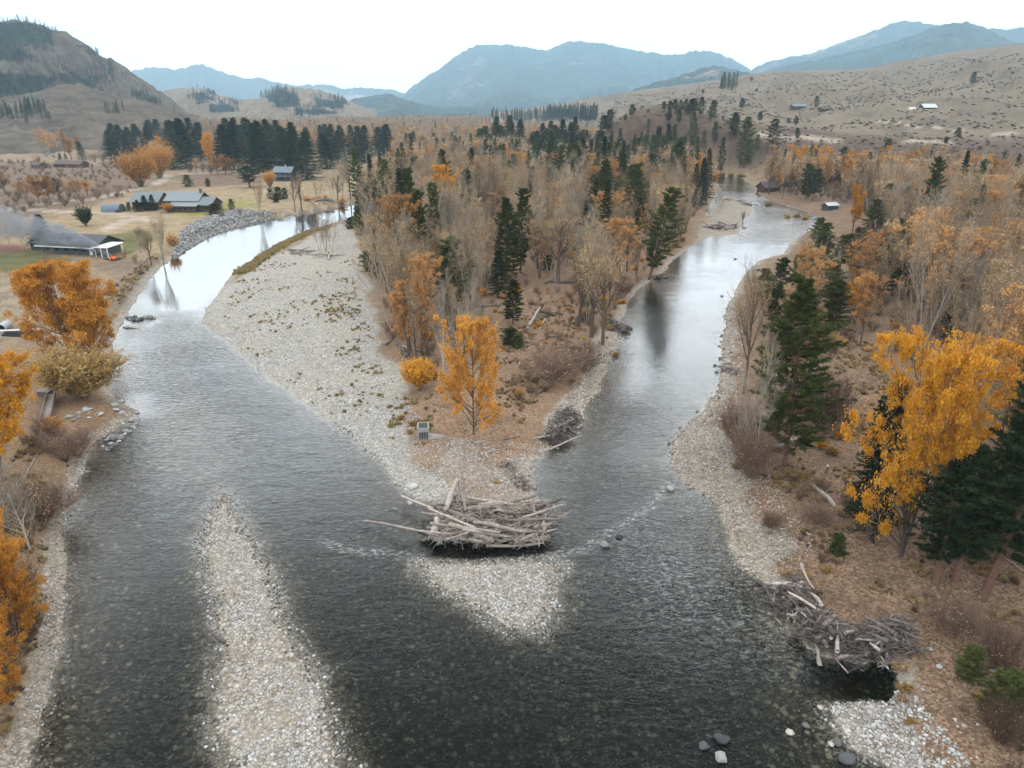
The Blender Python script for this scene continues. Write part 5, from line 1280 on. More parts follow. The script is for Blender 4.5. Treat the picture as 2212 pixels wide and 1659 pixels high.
M['blueshed'] = simple('shed_blue_grey', (0.13, 0.165, 0.205), 0.6, 0.12, 2)
M['char'] = simple('charred_branches', (0.03, 0.025, 0.022), 0.95, 0.3, 3)
def roof_slabs(h, x0, x1, y0, y1, z, rise, m, ov=0.6, name='roof', axis='x'):
    mb = MB(); th = 0.16
    if axis == 'x':
        ym = (y0+y1)/2; s = rise/((y1-y0)/2)
        mb.slab([(x0-ov, y0-ov, z-s*ov), (x1+ov, y0-ov, z-s*ov), (x1+ov, ym, z+rise), (x0-ov, ym, z+rise)], th)
        mb.slab([(x0-ov, ym+.003, z+rise), (x1+ov, ym+.003, z+rise), (x1+ov, y1+ov, z-s*ov), (x0-ov, y1+ov, z-s*ov)], th)
    else:
        xm = (x0+x1)/2; s = rise/((x1-x0)/2)
        mb.slab([(x0-ov, y0-ov, z-s*ov), (xm, y0-ov, z+rise), (xm, y1+ov, z+rise), (x0-ov, y1+ov, z-s*ov)], th)
        mb.slab([(xm+.003, y0-ov, z+rise), (x1+ov, y0-ov, z-s*ov), (x1+ov, y1+ov, z-s*ov), (xm+.003, y1+ov, z+rise)], th)
    return mb.build(name, m, h)
def walls(h, x0, x1, y0, y1, z, rise, m, axis='x', z0=-0.6, name='wall'):
    mb = MB()
    v = [(x0,y0,z0),(x1,y0,z0),(x1,y1,z0),(x0,y1,z0),(x0,y0,z),(x1,y0,z),(x1,y1,z),(x0,y1,z)]
    q = [(0,1,5,4),(1,2,6,5),(2,3,7,6),(3,0,4,7),(0,3,2,1)]
    if axis == 'x': v += [(x0,(y0+y1)/2,z+rise-.17),(x1,(y0+y1)/2,z+rise-.17)]; t = [(4,8,7),(5,6,9)]
    else: v += [((x0+x1)/2,y0,z+rise-.17),((x0+x1)/2,y1,z+rise-.17)]; t = [(4,5,8),(7,9,6)]
    mb.add(v, q=q, t=t); return mb.build(name, m, h)
def window(h, x, y, z, w, ht, face='front', fm='dark_wall'):
    f = MB(); p = MB(); t = 0.09
    def b(m, a0, a1, z0, z1, d0, d1):
        if face == 'front': m.box(x+a0, x+a1, y-d1, y-d0, z0, z1)
        elif face == 'left': m.box(x-d1, x-d0, y+a0, y+a1, z0, z1)
        else: m.box(x+d0, x+d1, y+a0, y+a1, z0, z1)
    b(f, -w/2, w/2, z, z+t, 0.003, 0.09); b(f, -w/2, w/2, z+ht-t, z+ht, 0.003, 0.09)
    b(f, -w/2, -w/2+t, z+t, z+ht-t, 0.003, 0.09); b(f, w/2-t, w/2, z+t, z+ht-t, 0.003, 0.09)
    b(p, -w/2+t, w/2-t, z+t, z+ht-t, 0.004, 0.03)
    fo = f.build('window', M[fm], h); p.build('pane', M['glass'], fo)
def door(h, x, y, w=1.0, ht=2.1, m='barn_wall'):
    mb = MB(); mb.box(x-w/2, x+w/2, y-0.08, y-0.003, 0, ht); d = mb.build('door', M[m], h)
    mb = MB(); mb.box(x+w*0.32, x+w*0.38, y-0.14, y-0.083, ht*0.45, ht*0.52); mb.build('handle', M['steel'], d)
def site(U, V, name, label, cat, rz):
    x, y = G(U, V); e = empty(name, (x, y, hz1(x, y)), rz); e['label'] = label; e['category'] = cat; return e

h = site(398, 457, 'lodge', 'brown lodge with stepped green-grey metal roofs beside the round shed', 'house', -0.10)
walls(h, -8, 5, 2, 11, 4.4, 2.6, M['log_wall']); roof_slabs(h, -8, 5, 2, 11, 4.4, 2.6, M['roof_metal'], 0.9)
mb = MB(); mb.box(-4.5, 6, -2.2, 1.997, -0.6, 2.3); mb.build('front_wing', M['log_wall'], h)
mb = MB(); mb.slab([(-5.2, -3.0, 2.45), (6.8, -3.0, 2.45), (6.8, 1.95, 3.7), (-5.2, 1.95, 3.7)], 0.15); mb.build('porch_roof', M['roof_metal'], h)
walls(h, 6.003, 11, 0, 9, 3.0, 2.3, M['log_wall'], name='side_wing'); roof_slabs(h, 6.003, 11, 0, 9, 3.0, 2.3, M['roof_metal'], 0.8, 'side_roof')
mb = MB(); mb.box(4.3, 5.2, 5.6, 6.5, 6.0, 8.3); ch = mb.build('chimney', M['darkrock'], h)
for x_ in (-3, -0.5, 2, 4.4): window(h, x_, -2.2, 0.9, 1.5, 1.1)
for x_ in (7.6, 9.6): window(h, x_, 0, 0.9, 1.2, 1.2)
for x_ in (-3.2, -0.8, 1.6, 3.9): window(h, x_, 2, 3.72, 1.8, 0.5)
door(h, 6.6, 0)
for x_, y_ in ((11.9, -1.2), (11.9, 3.0), (11.9, 8)):
    mb = MB(); mb.box(x_-.1, x_+.1, y_-.1, y_+.1, -0.5, 2.75); mb.build('post', M['log_wall'], h)
h = site(312, 452, 'garage', 'steep metal-roofed garage left of the brown lodge, half behind evergreens', 'garage', -0.12)
walls(h, -5, 6, 0, 9, 3.4, 3.0, M['log_wall']); roof_slabs(h, -5, 6, 0, 9, 3.4, 3.0, M['roof_metal'], 0.8)
mb = MB(); mb.slab([(-8.5, 1, 2.2), (-5.85, 1, 3.1), (-5.85, 8, 3.1), (-8.5, 8, 2.2)], 0.12); mb.build('lean_to_roof', M['roof_metal'], h)
for y_ in (1.5, 7.5):
    mb = MB(); mb.box(-8.2, -8.0, y_-.1, y_+.1, -0.5, 2.1); mb.build('post', M['log_wall'], h)
window(h, 0, 0, 1.2, 1.4, 1.1); door(h, 3.6, 0, 2.6, 2.4)
h = site(238, 459, 'shed', 'round-topped blue-grey shed on the dry field left of the lodge', 'shed', -0.03)
a = np.linspace(0, PI, 13); mb = MB(); L2 = 3.5
for s0 in (-L2, L2): mb.add([(s0, 2.5+2.4*math.cos(t), 3.0*math.sin(t)**0.6) for t in a]+[(s0, 2.5, 0)], t=[(i, i+1, 13) if s0 < 0 else (i+1, i, 13) for i in range(12)])
mb.build('end_wall', M['dark_wall'], h)
mb = MB(); mb.add([(s0*1.02, 2.5+2.45*math.cos(t), 3.05*math.sin(t)**0.6) for s0 in (-L2, L2) for t in a], q=[(i, i+1, 14+i, 13+i) for i in range(12)]); mb.build('roof', M['blueshed'], h, smooth=True)
mb = MB(); mb.box(2.3, 3.4, -0.25, -0.05, 0, 1.0); mb.build('panel', M['steel'], h)
h = site(140, 552, 'house', 'low grey-roofed house with white eaves and a white porch in the drifting smoke', 'house', -0.22)
walls(h, -9, 8, 2, 12, 2.7, 2.2, M['dark_wall']); roof_slabs(h, -9, 8, 2, 12, 2.7, 2.2, M['roof_dark'], 1.2)
mb = MB(); mb.box(-10.2, 9.2, 0.63, 0.78, 2.02, 2.32); mb.build('fascia', M['white'], h)
mb = MB(); mb.slab([(8.2, 1.0, 2.5), (13.2, 1.0, 2.5), (13.2, 7.5, 2.9), (9.3, 7.5, 2.9)], 0.2); mb.build('porch_roof', M['white'], h)
for x_, y_ in ((9.0, 1.3), (12.9, 1.3), (12.9, 7.0), (10.9, 1.3)):
    mb = MB(); mb.box(x_-.09, x_+.09, y_-.09, y_+.09, -0.6, 2.3); mb.build('post', M['white'], h)
for x_ in (-7, -4, -1, 2, 5): window(h, x_, 2, 0.9, 1.7, 1.2)
door(h, 7, 2, m='white')
walls(h, -16, -9.003, 5, 12, 2.4, 1.8, M['dark_wall'], name='side_wing'); roof_slabs(h, -16, -9.9, 5, 12, 2.4, 1.8, M['roof_dark'], 0.6, 'side_roof')
h = site(611, 391, 'house', 'two-storey dark house with a blue-grey roof in front of the conifer belt', 'house', -0.12)
walls(h, -5, 5, 0, 8, 5.2, 2.4, M['dark_wall']); roof_slabs(h, -5, 5, 0, 8, 5.2, 2.4, M['roof_blue'], 0.8)
mb = MB(); mb.box(-5.4, 5.4, -2.0, -0.003, 2.5, 2.7); mb.box(-5.4, 5.4, -2.0, -1.94, 3.5, 3.58); mb.build('balcony', M['roof_blue'], h)
for x_ in (-5.2, -1.8, 1.8, 5.2):
    mb = MB(); mb.box(x_-.09, x_+.09, -1.9, -1.72, -0.4, 2.49); mb.build('post', M['dark_wall'], h)
for x_ in (-3.4, 0, 3.4): window(h, x_, 0, 3.3, 1.5, 1.2); window(h, x_, 0, 0.7, 1.6, 1.4)
mb = MB(); mb.box(0.6, 1.3, 3.2, 3.9, 6.9, 8.5); mb.build('chimney', M['greypipe'], h)
def small(U, V, name, label, cat, w, d, hh, rise, wm, rm, rz=0.0, ov=0.5, nwin=2):
    h = site(U, V, name, label, cat, rz)
    walls(h, -w/2, w/2, 0, d, hh, rise, M[wm]); roof_slabs(h, -w/2, w/2, 0, d, hh, rise, M[rm], ov)
    for i in range(nwin): window(h, -w/2+w*(i+0.6)/(nwin+0.2), 0, 0.9, min(1.4, w*0.12), min(1.1, hh*0.4))
    return h
small(145, 362, 'barn', 'long low brown barn beyond the scrubby field on the left', 'barn', 22, 8, 2.6, 1.9, 'barn_wall', 'roof_brown', -0.25, 0.8, 4)
small(76, 364, 'shed', 'small brown shed left of the long low barn', 'shed', 9, 6, 2.4, 1.7, 'barn_wall', 'roof_brown', -0.5)
small(1730, 236, 'ranch_house', 'dark log ranch house with a grey roof on the hillside terrace', 'house', 17, 8, 3.4, 2.0, 'log_wall', 'roof_blue', 0.05, 0.8, 4)
small(1785, 240, 'shed', 'small dark shed right of the hillside ranch house', 'shed', 11, 6, 2.2, 1.8, 'log_wall', 'roof_brown', 0.05)
small(2010, 236, 'house', 'pale building with a peaked white roof alone on the hillside', 'house', 11, 9, 1.8, 2.6, 'dark_wall', 'greypipe', 0.1, 0.9)
small(1972, 237, 'shed', 'low white shed left of the peaked white-roofed hillside building', 'shed', 5, 3, 1.2, 0.6, 'white', 'white', 0.1, 0.2, 1)
small(1668, 408, 'cabin', 'brown cabin among the trees at the far bend of the right channel', 'cabin', 9, 6, 2.6, 2.2, 'log_wall', 'roof_brown', 0.4, 0.8)
small(1800, 448, 'shed', 'small pale-roofed shed behind bare trees right of the river bend', 'shed', 5, 4, 2.0, 0.9, 'dark_wall', 'greypipe', 0.3, 0.4, 1)
small(50, 252, 'farmhouse', 'tiny white-roofed farmhouse leftmost under the steep hill', 'farmhouse', 14, 9, 3, 3, 'dark_wall', 'white', 0.1)
small(95, 262, 'farmhouse', 'tiny pale farmhouse second under the steep hill', 'farmhouse', 10, 8, 3, 2.5, 'dark_wall', 'greypipe', 0.2)
small(412, 249, 'farmhouse', 'tiny white-roofed farmhouse at the right foot of the steep hill', 'farmhouse', 20, 10, 3, 3, 'dark_wall', 'white', 0.1)
small(560, 252, 'farmhouse', 'tiny white-roofed farmhouse on the valley floor below the brown knolls', 'farmhouse', 14, 10, 3, 3, 'dark_wall', 'white', 0.1)
h = site(40, 325, 'dome_tent', 'pale domed tent on the far left field', 'tent', 0)
mb = MB(); aa = np.linspace(0, 2*PI, 17)[:-1]; ph = np.linspace(0, PI/2, 6)
mb.add([(5.5*math.cos(p)*math.cos(t), 4*math.cos(p)*math.sin(t)+4, 3.6*math.sin(p)) for p in ph for t in aa], q=[(j*16+i, j*16+(i+1) % 16, (j+1)*16+(i+1) % 16, (j+1)*16+i) for j in range(5) for i in range(16)])
mb.build('canvas', M['greypipe'], h, smooth=True)
mb = MB(); mb.box(-0.9, 0.9, -0.25, 0.1, 0, 1.9); mb.build('door', M['dark_wall'], h)
h = site(106, 338, 'trailer', 'blue-grey flat trailer parked near the long brown barn', 'trailer', -0.15)
mb = MB(); mb.box(-5, 5, 0, 2.4, 0.7, 1.1); mb.build('deck', M['greypipe'], h); mb = MB(); mb.box(-4.2, 1.5, 0.2, 2.2, 1.103, 2.0); mb.build('load', M['blueshed'], h)
for x_ in (-3.2, 3.0):
    mb = MB(); tubes(mb, np.array([[[x_, -0.1, 0.45], [x_, 2.5, 0.45]]]), np.array([[0.45, 0.45]]), 12, cap=True); mb.build('wheel', M['blackpipe'], h)

# concrete intake box on the island point
h = site(914, 930, 'intake_box', 'small concrete intake box with a barred front on the island gravel', 'intake box', 0.12)
mb = MB()
mb.box(-0.75, -0.57, 0, 2.1, -0.5, 1.7); mb.box(0.57, 0.75, 0, 2.1, -0.5, 1.7); mb.box(-0.567, 0.567, 1.92, 2.1, -0.5, 1.7); mb.box(-0.567, 0.567, 0.003, 0.18, 1.2, 1.7); mb.box(-0.567, 0.567, 0.003, 0.18, -0.5, 0.1)
mb.build('wall', M['concrete'], h)
mb = MB(); mb.box(-0.56, 0.56, 0.19, 1.91, 1.5, 1.62); mb.build('grate', M['steel'], h)
mb = MB(); mb.box(-0.56, 0.56, 0.9, 1.0, 0.1, 1.2); mb.build('shade_panel', M['blackpipe'], h)  # black sheet in the hollow: shade behind the bars given as colour
for i in range(5):
    mb = MB(); xx = -0.42+0.21*i; mb.box(xx-0.03, xx+0.03, 0.05, 0.11, 0.1, 1.2); mb.build('bar', M['concrete'], h)
mb = MB(); mb.add([(0.753,0.1,-0.5),(2.7,0.3,-0.5),(2.7,0.5,-0.5),(0.753,0.3,-0.5),(0.753,0.1,0.95),(2.7,0.3,0.35),(2.7,0.5,0.35),(0.753,0.3,0.95)], q=[(0,3,2,1),(4,5,6,7),(0,1,5,4),(1,2,6,5),(2,3,7,6),(3,0,4,7)]); mb.build('wing_wall', M['concrete'], h)
# pipes on the left bank
def pipe(h, name, p0, p1, r, m, hollow=True):
    mb = MB(); p0 = np.array(p0, float); p1 = np.array(p1, float)
    tubes(mb, np.array([[p0, p1]]), np.array([[r, r]]), 14)
    if hollow:
        d = (p1-p0)/np.linalg.norm(p1-p0)
        tubes(mb, np.array([[p0, p0+d*0.05, p1-d*0.05, p1]]), np.array([[r, r*0.88, r*0.88, r]]), 14)
    return mb.build(name, M[m], h, smooth=True)
x, y = G(0, 716); h = empty('culvert_pipe', (x, y, hz1(x, y)), 0); h['label'] = 'big grey culvert pipe with a dark mouth at the left edge'; h['category'] = 'pipe'
pipe(h, 'shell', (-0.6, 3.5, 0.75), (0.35, -0.2, 0.75), 0.75, 'greypipe'); mb = MB(); tubes(mb, np.array([[[0.05, 0.97, 0.75], [0.02, 1.07, 0.75]]]), np.array([[0.62, 0.62]]), 14, cap=True); mb.build('inside', M['blackpipe'], h)  # black disc across the bore stands in for the shade in the pipe
x, y = G(45, 722); h = empty('pipe_stack', (x, y, hz1(x, y)), 0.12); h['label'] = 'stack of black pipes with two white pipes on top beside the rusty orange tree'; h['category'] = 'pipes'
for j in range(3):
    for i in range(5-j): pipe(h, 'black_pipe', (-3.5+0.2*j+random.Random(i*3+j).random()*0.3, i*0.33+j*0.16, 0.16+0.28*j), (3.3, i*0.33+j*0.16, 0.16+0.28*j), 0.155, 'blackpipe')
pipe(h, 'white_pipe', (-3.8, 0.6, 1.08), (-0.3, 0.6, 1.08), 0.16, 'white'); pipe(h, 'white_pipe', (0.5, 0.66, 1.08), (2.9, 0.66, 1.08), 0.16, 'white')
a0 = np.array(P0(112, 852, 2.6)+(2.6,)); a1 = np.array(P0(90, 940, 2.0)+(2.0,)); d = a1-a0; ln = np.linalg.norm(d)
h = empty('flume', tuple(a0), math.atan2(d[1], d[0])); h['label'] = 'weathered grey plank flume sloping down the left bank'; h['category'] = 'flume'
mb = MB(); Mx = np.eye(4); sl = math.asin(d[2]/ln); Mx[:3, :3] = [[math.cos(sl), 0, -math.sin(sl)], [0, 1, 0], [math.sin(sl), 0, math.cos(sl)]]
mb.box(0, ln, -0.5, 0.5, 0, 0.08, M=Mx); mb.build('floor_board', M['wood'], h)
for s_ in (-0.56, 0.5): mb = MB(); mb.box(0, ln, s_, s_+0.06, -0.05, 0.5, M=Mx); mb.build('side_board', M['wood'], h)
for s_ in (0.15, 0.5, 0.85):
    mb = MB(); mb.box(ln*s_-0.06, ln*s_+0.06, -0.45, 0.45, -1.6, -0.055, M=Mx); mb.build('trestle', M['darkwood'], h)
x, y = P0(92, 852, 2.4); h = empty('wooden_box', (x, y, hz1(x, y)), -0.1); h['label'] = 'dark plank box at the upper end of the grey flume'; h['category'] = 'box'
mb = MB(); mb.box(-0.9, 0.9, 0, 0.9, -0.3, 0.75); mb.build('body', M['darkwood'], h); mb = MB(); mb.box(-1.0, 1.0, -0.08, 0.98, 0.753, 0.85); mb.build('lid', M['wood'], h)
pts = [P0(u, v, 2.2)+(2.2-0.0*v,) for u, v in [(106, 912), (104, 935), (92, 962), (74, 990), (60, 1015), (45, 1045)]]
hs = [hz1(p[0], p[1])+0.12 for p in pts]; mb = MB(); tubes(mb, np.array([[(p[0], p[1], z) for p, z in zip(pts, hs)]]), np.full((1, 6), 0.07), 8)
tag(mb.build('hose', M['wood'], smooth=True), 'pale hose curving down the left bank from the grey flume', 'hose')
# signs and posts
x, y = G(1787, 1012); h = empty('marker_post', (x, y, hz1(x, y))); h['label'] = 'short dark marker post with a white top on the right bank'; h['category'] = 'post'
mb = MB(); mb.box(-.06, .06, -.06, .06, -.3, 0.85); mb.build('post', M['darkwood'], h); mb = MB(); mb.box(-.09, .09, -.09, .09, 0.853, 1.02); mb.build('cap', M['white'], h)
# the bonfire and its smoke
fx, fy = G(243, 556); fz = hz1(fx, fy)
h = empty('bonfire', (fx, fy, fz)); h['label'] = 'bonfire of cut branches burning orange at the lawn edge by the house'; h['category'] = 'bonfire'
r9 = np.random.default_rng(9); n = 130; a = r9.random(n)*2*PI; rr_ = r9.random(n)*2.8; c = np.stack([rr_*np.cos(a), rr_*np.sin(a)*0.7, 0.1+0.5*r9.random(n)*(1-rr_/3.2)], 1)
dv = nrm(r9.normal(size=(n, 3))*np.array([1, 1, 0.25])); mb = MB(); tubes(mb, np.stack([c-dv*0.8, c, c+dv*0.8], 1), np.tile([[0.03, 0.045, 0.02]], (n, 1)), 4); mb.build('branches', M['char'], h)
fm, nt, out = mat('flame'); e_ = N(nt, 'ShaderNodeEmission', Strength=2.2); e_.inputs[0].default_value = (1.0, 0.16, 0.02, 1); L(nt, e_.outputs[0], out.inputs[0])
for i in range(9):
    mb = MB(); a = r9.random()*6.28; q = r9.random()*0.9; hh2 = 0.4+0.5*r9.random()
    tubes(mb, np.array([[(q*math.cos(a)*1.3+r9.normal()*0.05*k, q*math.sin(a), 0.15+hh2*k/4) for k in range(5)]]), np.array([[0.14, 0.18, 0.14, 0.07, 0.01]]), 7); mb.build('flame', fm, h, smooth=True)
sm, nt, out = mat('smoke'); v = N(nt, 'ShaderNodeVolumePrincipled'); v.inputs['Color'].default_value = (0.42, 0.46, 0.52, 1)
t = N(nt, 'ShaderNodeTexCoord'); nz_ = N(nt, 'ShaderNodeTexNoise', Scale=0.28, Detail=4.0, Roughness=0.6); L(nt, t.outputs['Object'], nz_.inputs[0])
dd = ramp(nt, nz_.outputs[0], [(0.40, (0,)*3), (0.62, (1,)*3)])
sx = N(nt, 'ShaderNodeSeparateXYZ'); L(nt, t.outputs['Object'], sx.inputs[0])
fall = ramp(nt, math_(nt, 'MULTIPLY', sx.outputs[0], -1/42.0), [(0.0, (0.9,)*3), (0.12, (0.42,)*3), (0.5, (0.10,)*3), (1.0, (0.02,)*3)])
L(nt, math_(nt, 'MULTIPLY', math_(nt, 'MULTIPLY', dd, fall), 3.2), v.inputs['Density']); L(nt, v.outputs[0], out.inputs['Volume'])
K = 14; ts = np.linspace(0, 1, K); cpts = np.stack([-42*ts, 3*ts+2*np.sin(ts*5), 0.7+13*ts**0.8], 1); rad = 0.35+5.2*ts**0.75; rad[-1] = 0.3
mb = MB(); tubes(mb, cpts[None], rad[None], 14, cap=True)
o = mb.build('smoke', sm, smooth=True); o.location = (fx, fy, fz); tag(o, 'grey smoke drifting left from the bonfire over the low house', None, None, 'stuff')

# ------------------------------------------------------------------ stones
def rock_mesh(seed, sub=1, flat=0.6, rough=0.18, m='cobble'):
    r = np.random.default_rng(seed)
    import bmesh
    bm = bmesh.new(); bmesh.ops.create_icosphere(bm, subdivisions=sub, radius=0.5)
    v = np.array([p.co for p in bm.verts]); f = [[p.index for p in q.verts] for q in bm.faces]; bm.free()
    sc = np.array([1, 0.72+0.25*r.random(), flat*(0.8+0.4*r.random())])
    k = 1+(vnoise(v[:, 0]*3+seed, v[:, 1]*3+v[:, 2]*2.3, seed)-0.5)*2*rough + r.normal(size=len(v))*rough*0.25
    mb = MB(); mb.add(v*k[:, None]*sc, t=f); return mb.mesh('stone', M[m], sub > 1 or rough < 0.15)
M['palerock'] = stone_mat('rock_pale', (0.30, 0.295, 0.28), (0.36, 0.355, 0.34), (0.42, 0.415, 0.40))
COB = [[rock_mesh(i, 1, 0.55, 0.10)] for i in range(7)]
M['wetstone'] = stone_mat('cobble_wet', (0.05, 0.047, 0.04), (0.10, 0.095, 0.085), (0.20, 0.19, 0.17))
COBW = [[rock_mesh(30+i, 1, 0.55, 0.10, 'wetstone')] for i in range(5)]
COBT = [[rock_mesh(20+i, 1, 0.55, 0.10, 'wetcobble')] for i in range(5)]
BOU = [rock_mesh(40+i, 2, 0.75, 0.30, 'boulder') for i in range(6)]
DRK = [rock_mesh(60+i, 2, 0.75, 0.34, 'darkrock') for i in range(4)]
WHT = [rock_mesh(80+i, 2, 0.6, 0.28, 'palerock') for i in range(4)]
def scatter_rect(px, dens, z=0.2):
    p = np.array(W0(px, z)); x0, y0 = p.min(0); x1, y1 = p.max(0); n = int((x1-x0)*(y1-y0)*dens)
    x = x0+(x1-x0)*srng.random(n); y = y0+(y1-y0)*srng.random(n); k = sdf(p, x, y) > 0; return x[k], y[k]
allst = []
def cobbles(px, dens, s0, s1, src, hmin=-0.14, hmax=9, pw=2.5, clump=0.0):
    x, y = scatter_rect(px, dens); z = height(x, y)
    keep = (z > hmin) & (z < hmax)
    edge = sst(hmin, hmin+0.16, z); keep &= srng.random(len(x)) < 0.12+0.88*edge
    if clump: keep &= fbm(x/2.5, y/2.5, 101, 3) > clump
    keep &= (fbm(x/3.5, y/3.5, 111, 3) > 0.40) | (srng.random(len(x)) < 0.45)
    x, y, z = x[keep], y[keep], z[keep]; s = s0+(s1-s0)*srng.random(len(x))**pw*(0.7+0.6*fbm(x/5, y/5, 113, 2))
    wet = (z < 0.035) & (srng.random(len(x)) < 0.55)
    allst.append((x[~wet], y[~wet], (z+s*0.08)[~wet], s[~wet], src)); allst.append((x[wet], y[wet], (z+s*0.05)[wet], s[wet], 'w'))
cobbles([(380,1000),(600,1000),(700,1300),(800,1659),(420,1659),(400,1300)], 34, 0.10, 0.34, 'c', -0.22)
cobbles([(380,1000),(620,1000),(780,1400),(860,1659),(380,1659),(400,1300)], 1.6, 0.10, 0.32, 'c', -1.2, -0.1, clump=0.52)
cobbles([(860,1190),(1260,1190),(1260,1300),(1180,1400),(1060,1400),(900,1300)], 36, 0.10, 0.32, 'c', -0.22)
cobbles([(850,1200),(1290,1200),(1280,1400),(1180,1480),(950,1440),(860,1300)], 2.6, 0.10, 0.32, 'c', -1.2, -0.1, clump=0.48)
cobbles([(700,880),(860,860),(960,960),(1160,960),(1180,1100),(940,1120),(800,1040)], 20, 0.10, 0.32, 'c', -0.1)
cobbles([(430,660),(560,600),(740,600),(860,860),(700,880),(560,800)], 2.5, 0.16, 0.45, 'c', -0.1)
cobbles([(1440,920),(1560,880),(1640,1000),(1760,1180),(1700,1300),(1580,1260),(1440,1040)], 9, 0.10, 0.34, 't', -0.2)
cobbles([(1440,920),(1560,880),(1640,1000),(1760,1180),(1700,1300),(1580,1260),(1440,1040)], 4, 0.10, 0.32, 'c', -0.2)
cobbles([(1740,1480),(1960,1480),(2100,1659),(1780,1659)], 36, 0.10, 0.34, 'c', -0.3)
cobbles([(1960,1400),(2212,1500),(2212,1659),(2000,1659)], 2.0, 0.10, 0.40, 't')
cobbles([(20,1659),(90,1400),(110,1200),(165,1000),(210,980),(180,1200),(160,1400),(110,1659)], 12, 0.10, 0.34, 't', -0.2, 2.0)
cobbles([(20,1659),(90,1400),(110,1200),(165,1000),(210,980),(180,1200),(160,1400),(110,1659)], 7, 0.10, 0.34, 'c', -0.2, 2.0)
cobbles([(1300,1000),(1700,1000),(1860,1659),(1300,1659)], 0.5, 0.15, 0.5, 't', -1.2, -0.2, clump=0.5)
cobbles([(1150,960),(1280,780),(1350,700),(1330,800),(1200,1000)], 10, 0.12, 0.5, 't', -0.1, 1.2)
cobbles([(1540,660),(1610,660),(1600,900),(1520,920)], 6, 0.15, 0.6, 't', -0.1, 1.2)
cand_s = []
for src in 'ctw':
    sel = [a for a in allst if a[4] == src]
    X = np.concatenate([a[0] for a in sel]); Y = np.concatenate([a[1] for a in sel]); Z = np.concatenate([a[2] for a in sel]); Sx = np.concatenate([a[3] for a in sel])
    show = Sx/np.hypot(X, Y)*((np.abs(np.arctan2(X, Y)) < 0.6) & (Y > 36))
    o = np.argsort(-show); top = o[:100]; rest_ = o[100:]
    for i in top:
        me = {'c': COB, 't': COBT, 'w': COBW}[src][int(srng.integers(0, 5))][0]
        ob = bpy.data.objects.new('cobble', me); C.objects.link(ob); ob.parent = ground
        ob.location = (X[i], Y[i], Z[i]); ob.scale = (Sx[i],)*3; ob.rotation_euler = (srng.normal()*0.15, srng.normal()*0.15, srng.random()*6.28)
    s3 = np.repeat(Sx[rest_][:, None], 3, 1)
    mass('cobbles', {'c': COB, 't': COBT, 'w': COBW}[src], np.stack([X[rest_], Y[rest_], Z[rest_]], 1), None, tiltsd=0.2, sxyz=s3)
def boulder(U, V, w, label, lb=BOU, group=None, sink=0.25, hz=None, name='boulder', rz=None):
    x, y = P0(U, V, 0.0); z0 = hz1(x, y)
    if z0 > 0: x, y = G(U, V); z0 = hz1(x, y)
    z0 = max(z0, -0.08) if z0 < 0 else z0
    dep = y*CP+(CAMH)*SP; s = w*dep/DF
    o = bpy.data.objects.new(name, lb[prng.randrange(len(lb))]); C.objects.link(o)
    o.location = (x, y, z0+s*(0.35-sink)); o.scale = (s, s, s*(hz or 1)); o.rotation_euler = (prng.uniform(-.2, .2), prng.uniform(-.2, .2), prng.random()*6.28 if rz is None else rz)
    tag(o, label, 'boulder', group); return o
boulder(1306, 1178, 24, 'rounded half-wet boulder in the riffle right of the big log jam', hz=1.1)
boulder(1336, 1160, 16, 'small dark boulder just upstream of the rounded one in the riffle', DRK)
boulder(1450, 1056, 22, 'pale boulder in the right channel near the gravel bank')
boulder(891, 1020, 24, 'single white boulder on the gravel left of the log jam', WHT, hz=0.9)
boulder(884, 1052, 16, 'smaller white stone at the water edge below the white boulder', WHT)
boulder(1520, 1612, 24, 'leftmost of three dark rocks in the water at the bottom of the photo', DRK)
boulder(1558, 1596, 34, 'flat uppermost of three dark rocks in the water at the bottom of the photo', DRK, hz=0.6)
boulder(1558, 1638, 32, 'largest lowest of three dark rocks in the water at the bottom of the photo', BOU, hz=1.3)
boulder(2072, 1648, 22, 'pale stone at the bottom right edge of the brown bank', WHT)
boulder(2040, 1402, 16, 'white stone beyond the right end of the log pile', WHT); boulder(2020, 1366, 14, 'white stone in the leaf litter above the right log pile', WHT)
boulder(2155, 1318+100, 14, 'pale round stone beside the bare shrubs at the right edge', WHT)
boulder(1795, 1607, 18, 'tan boulder in the dark pool at the lower right', COBT[0]); boulder(1830, 1640, 34, 'slate grey boulder in the dark pool at the lower right', DRK, hz=0.7)
boulder(1706, 1582, 22, 'sunken tan boulder off the lower right gravel', COBT[1]); boulder(1742, 1568, 18, 'grey stone at the water edge of the lower right gravel', BOU)
boulder(1772, 1528, 18, 'buff stone at the tip of the lower right gravel', COBT[2]); boulder(1818, 1555, 22, 'blue-grey stone on the lower right gravel', DRK)
for u, v, w in [(1640,570,8),(1588,560,6),(1560,640,7),(1582,740,8),(1556,775,8),(1545,790,9),(1548,805,8),(1555,835,7),(1540,870,8),(1505,890,7),(1470,925,7),(1445,960,8)]:
    boulder(u, v, w, 'dark wet stone along the water edge of the right bank', DRK, 'dark wet stones along the right bank')
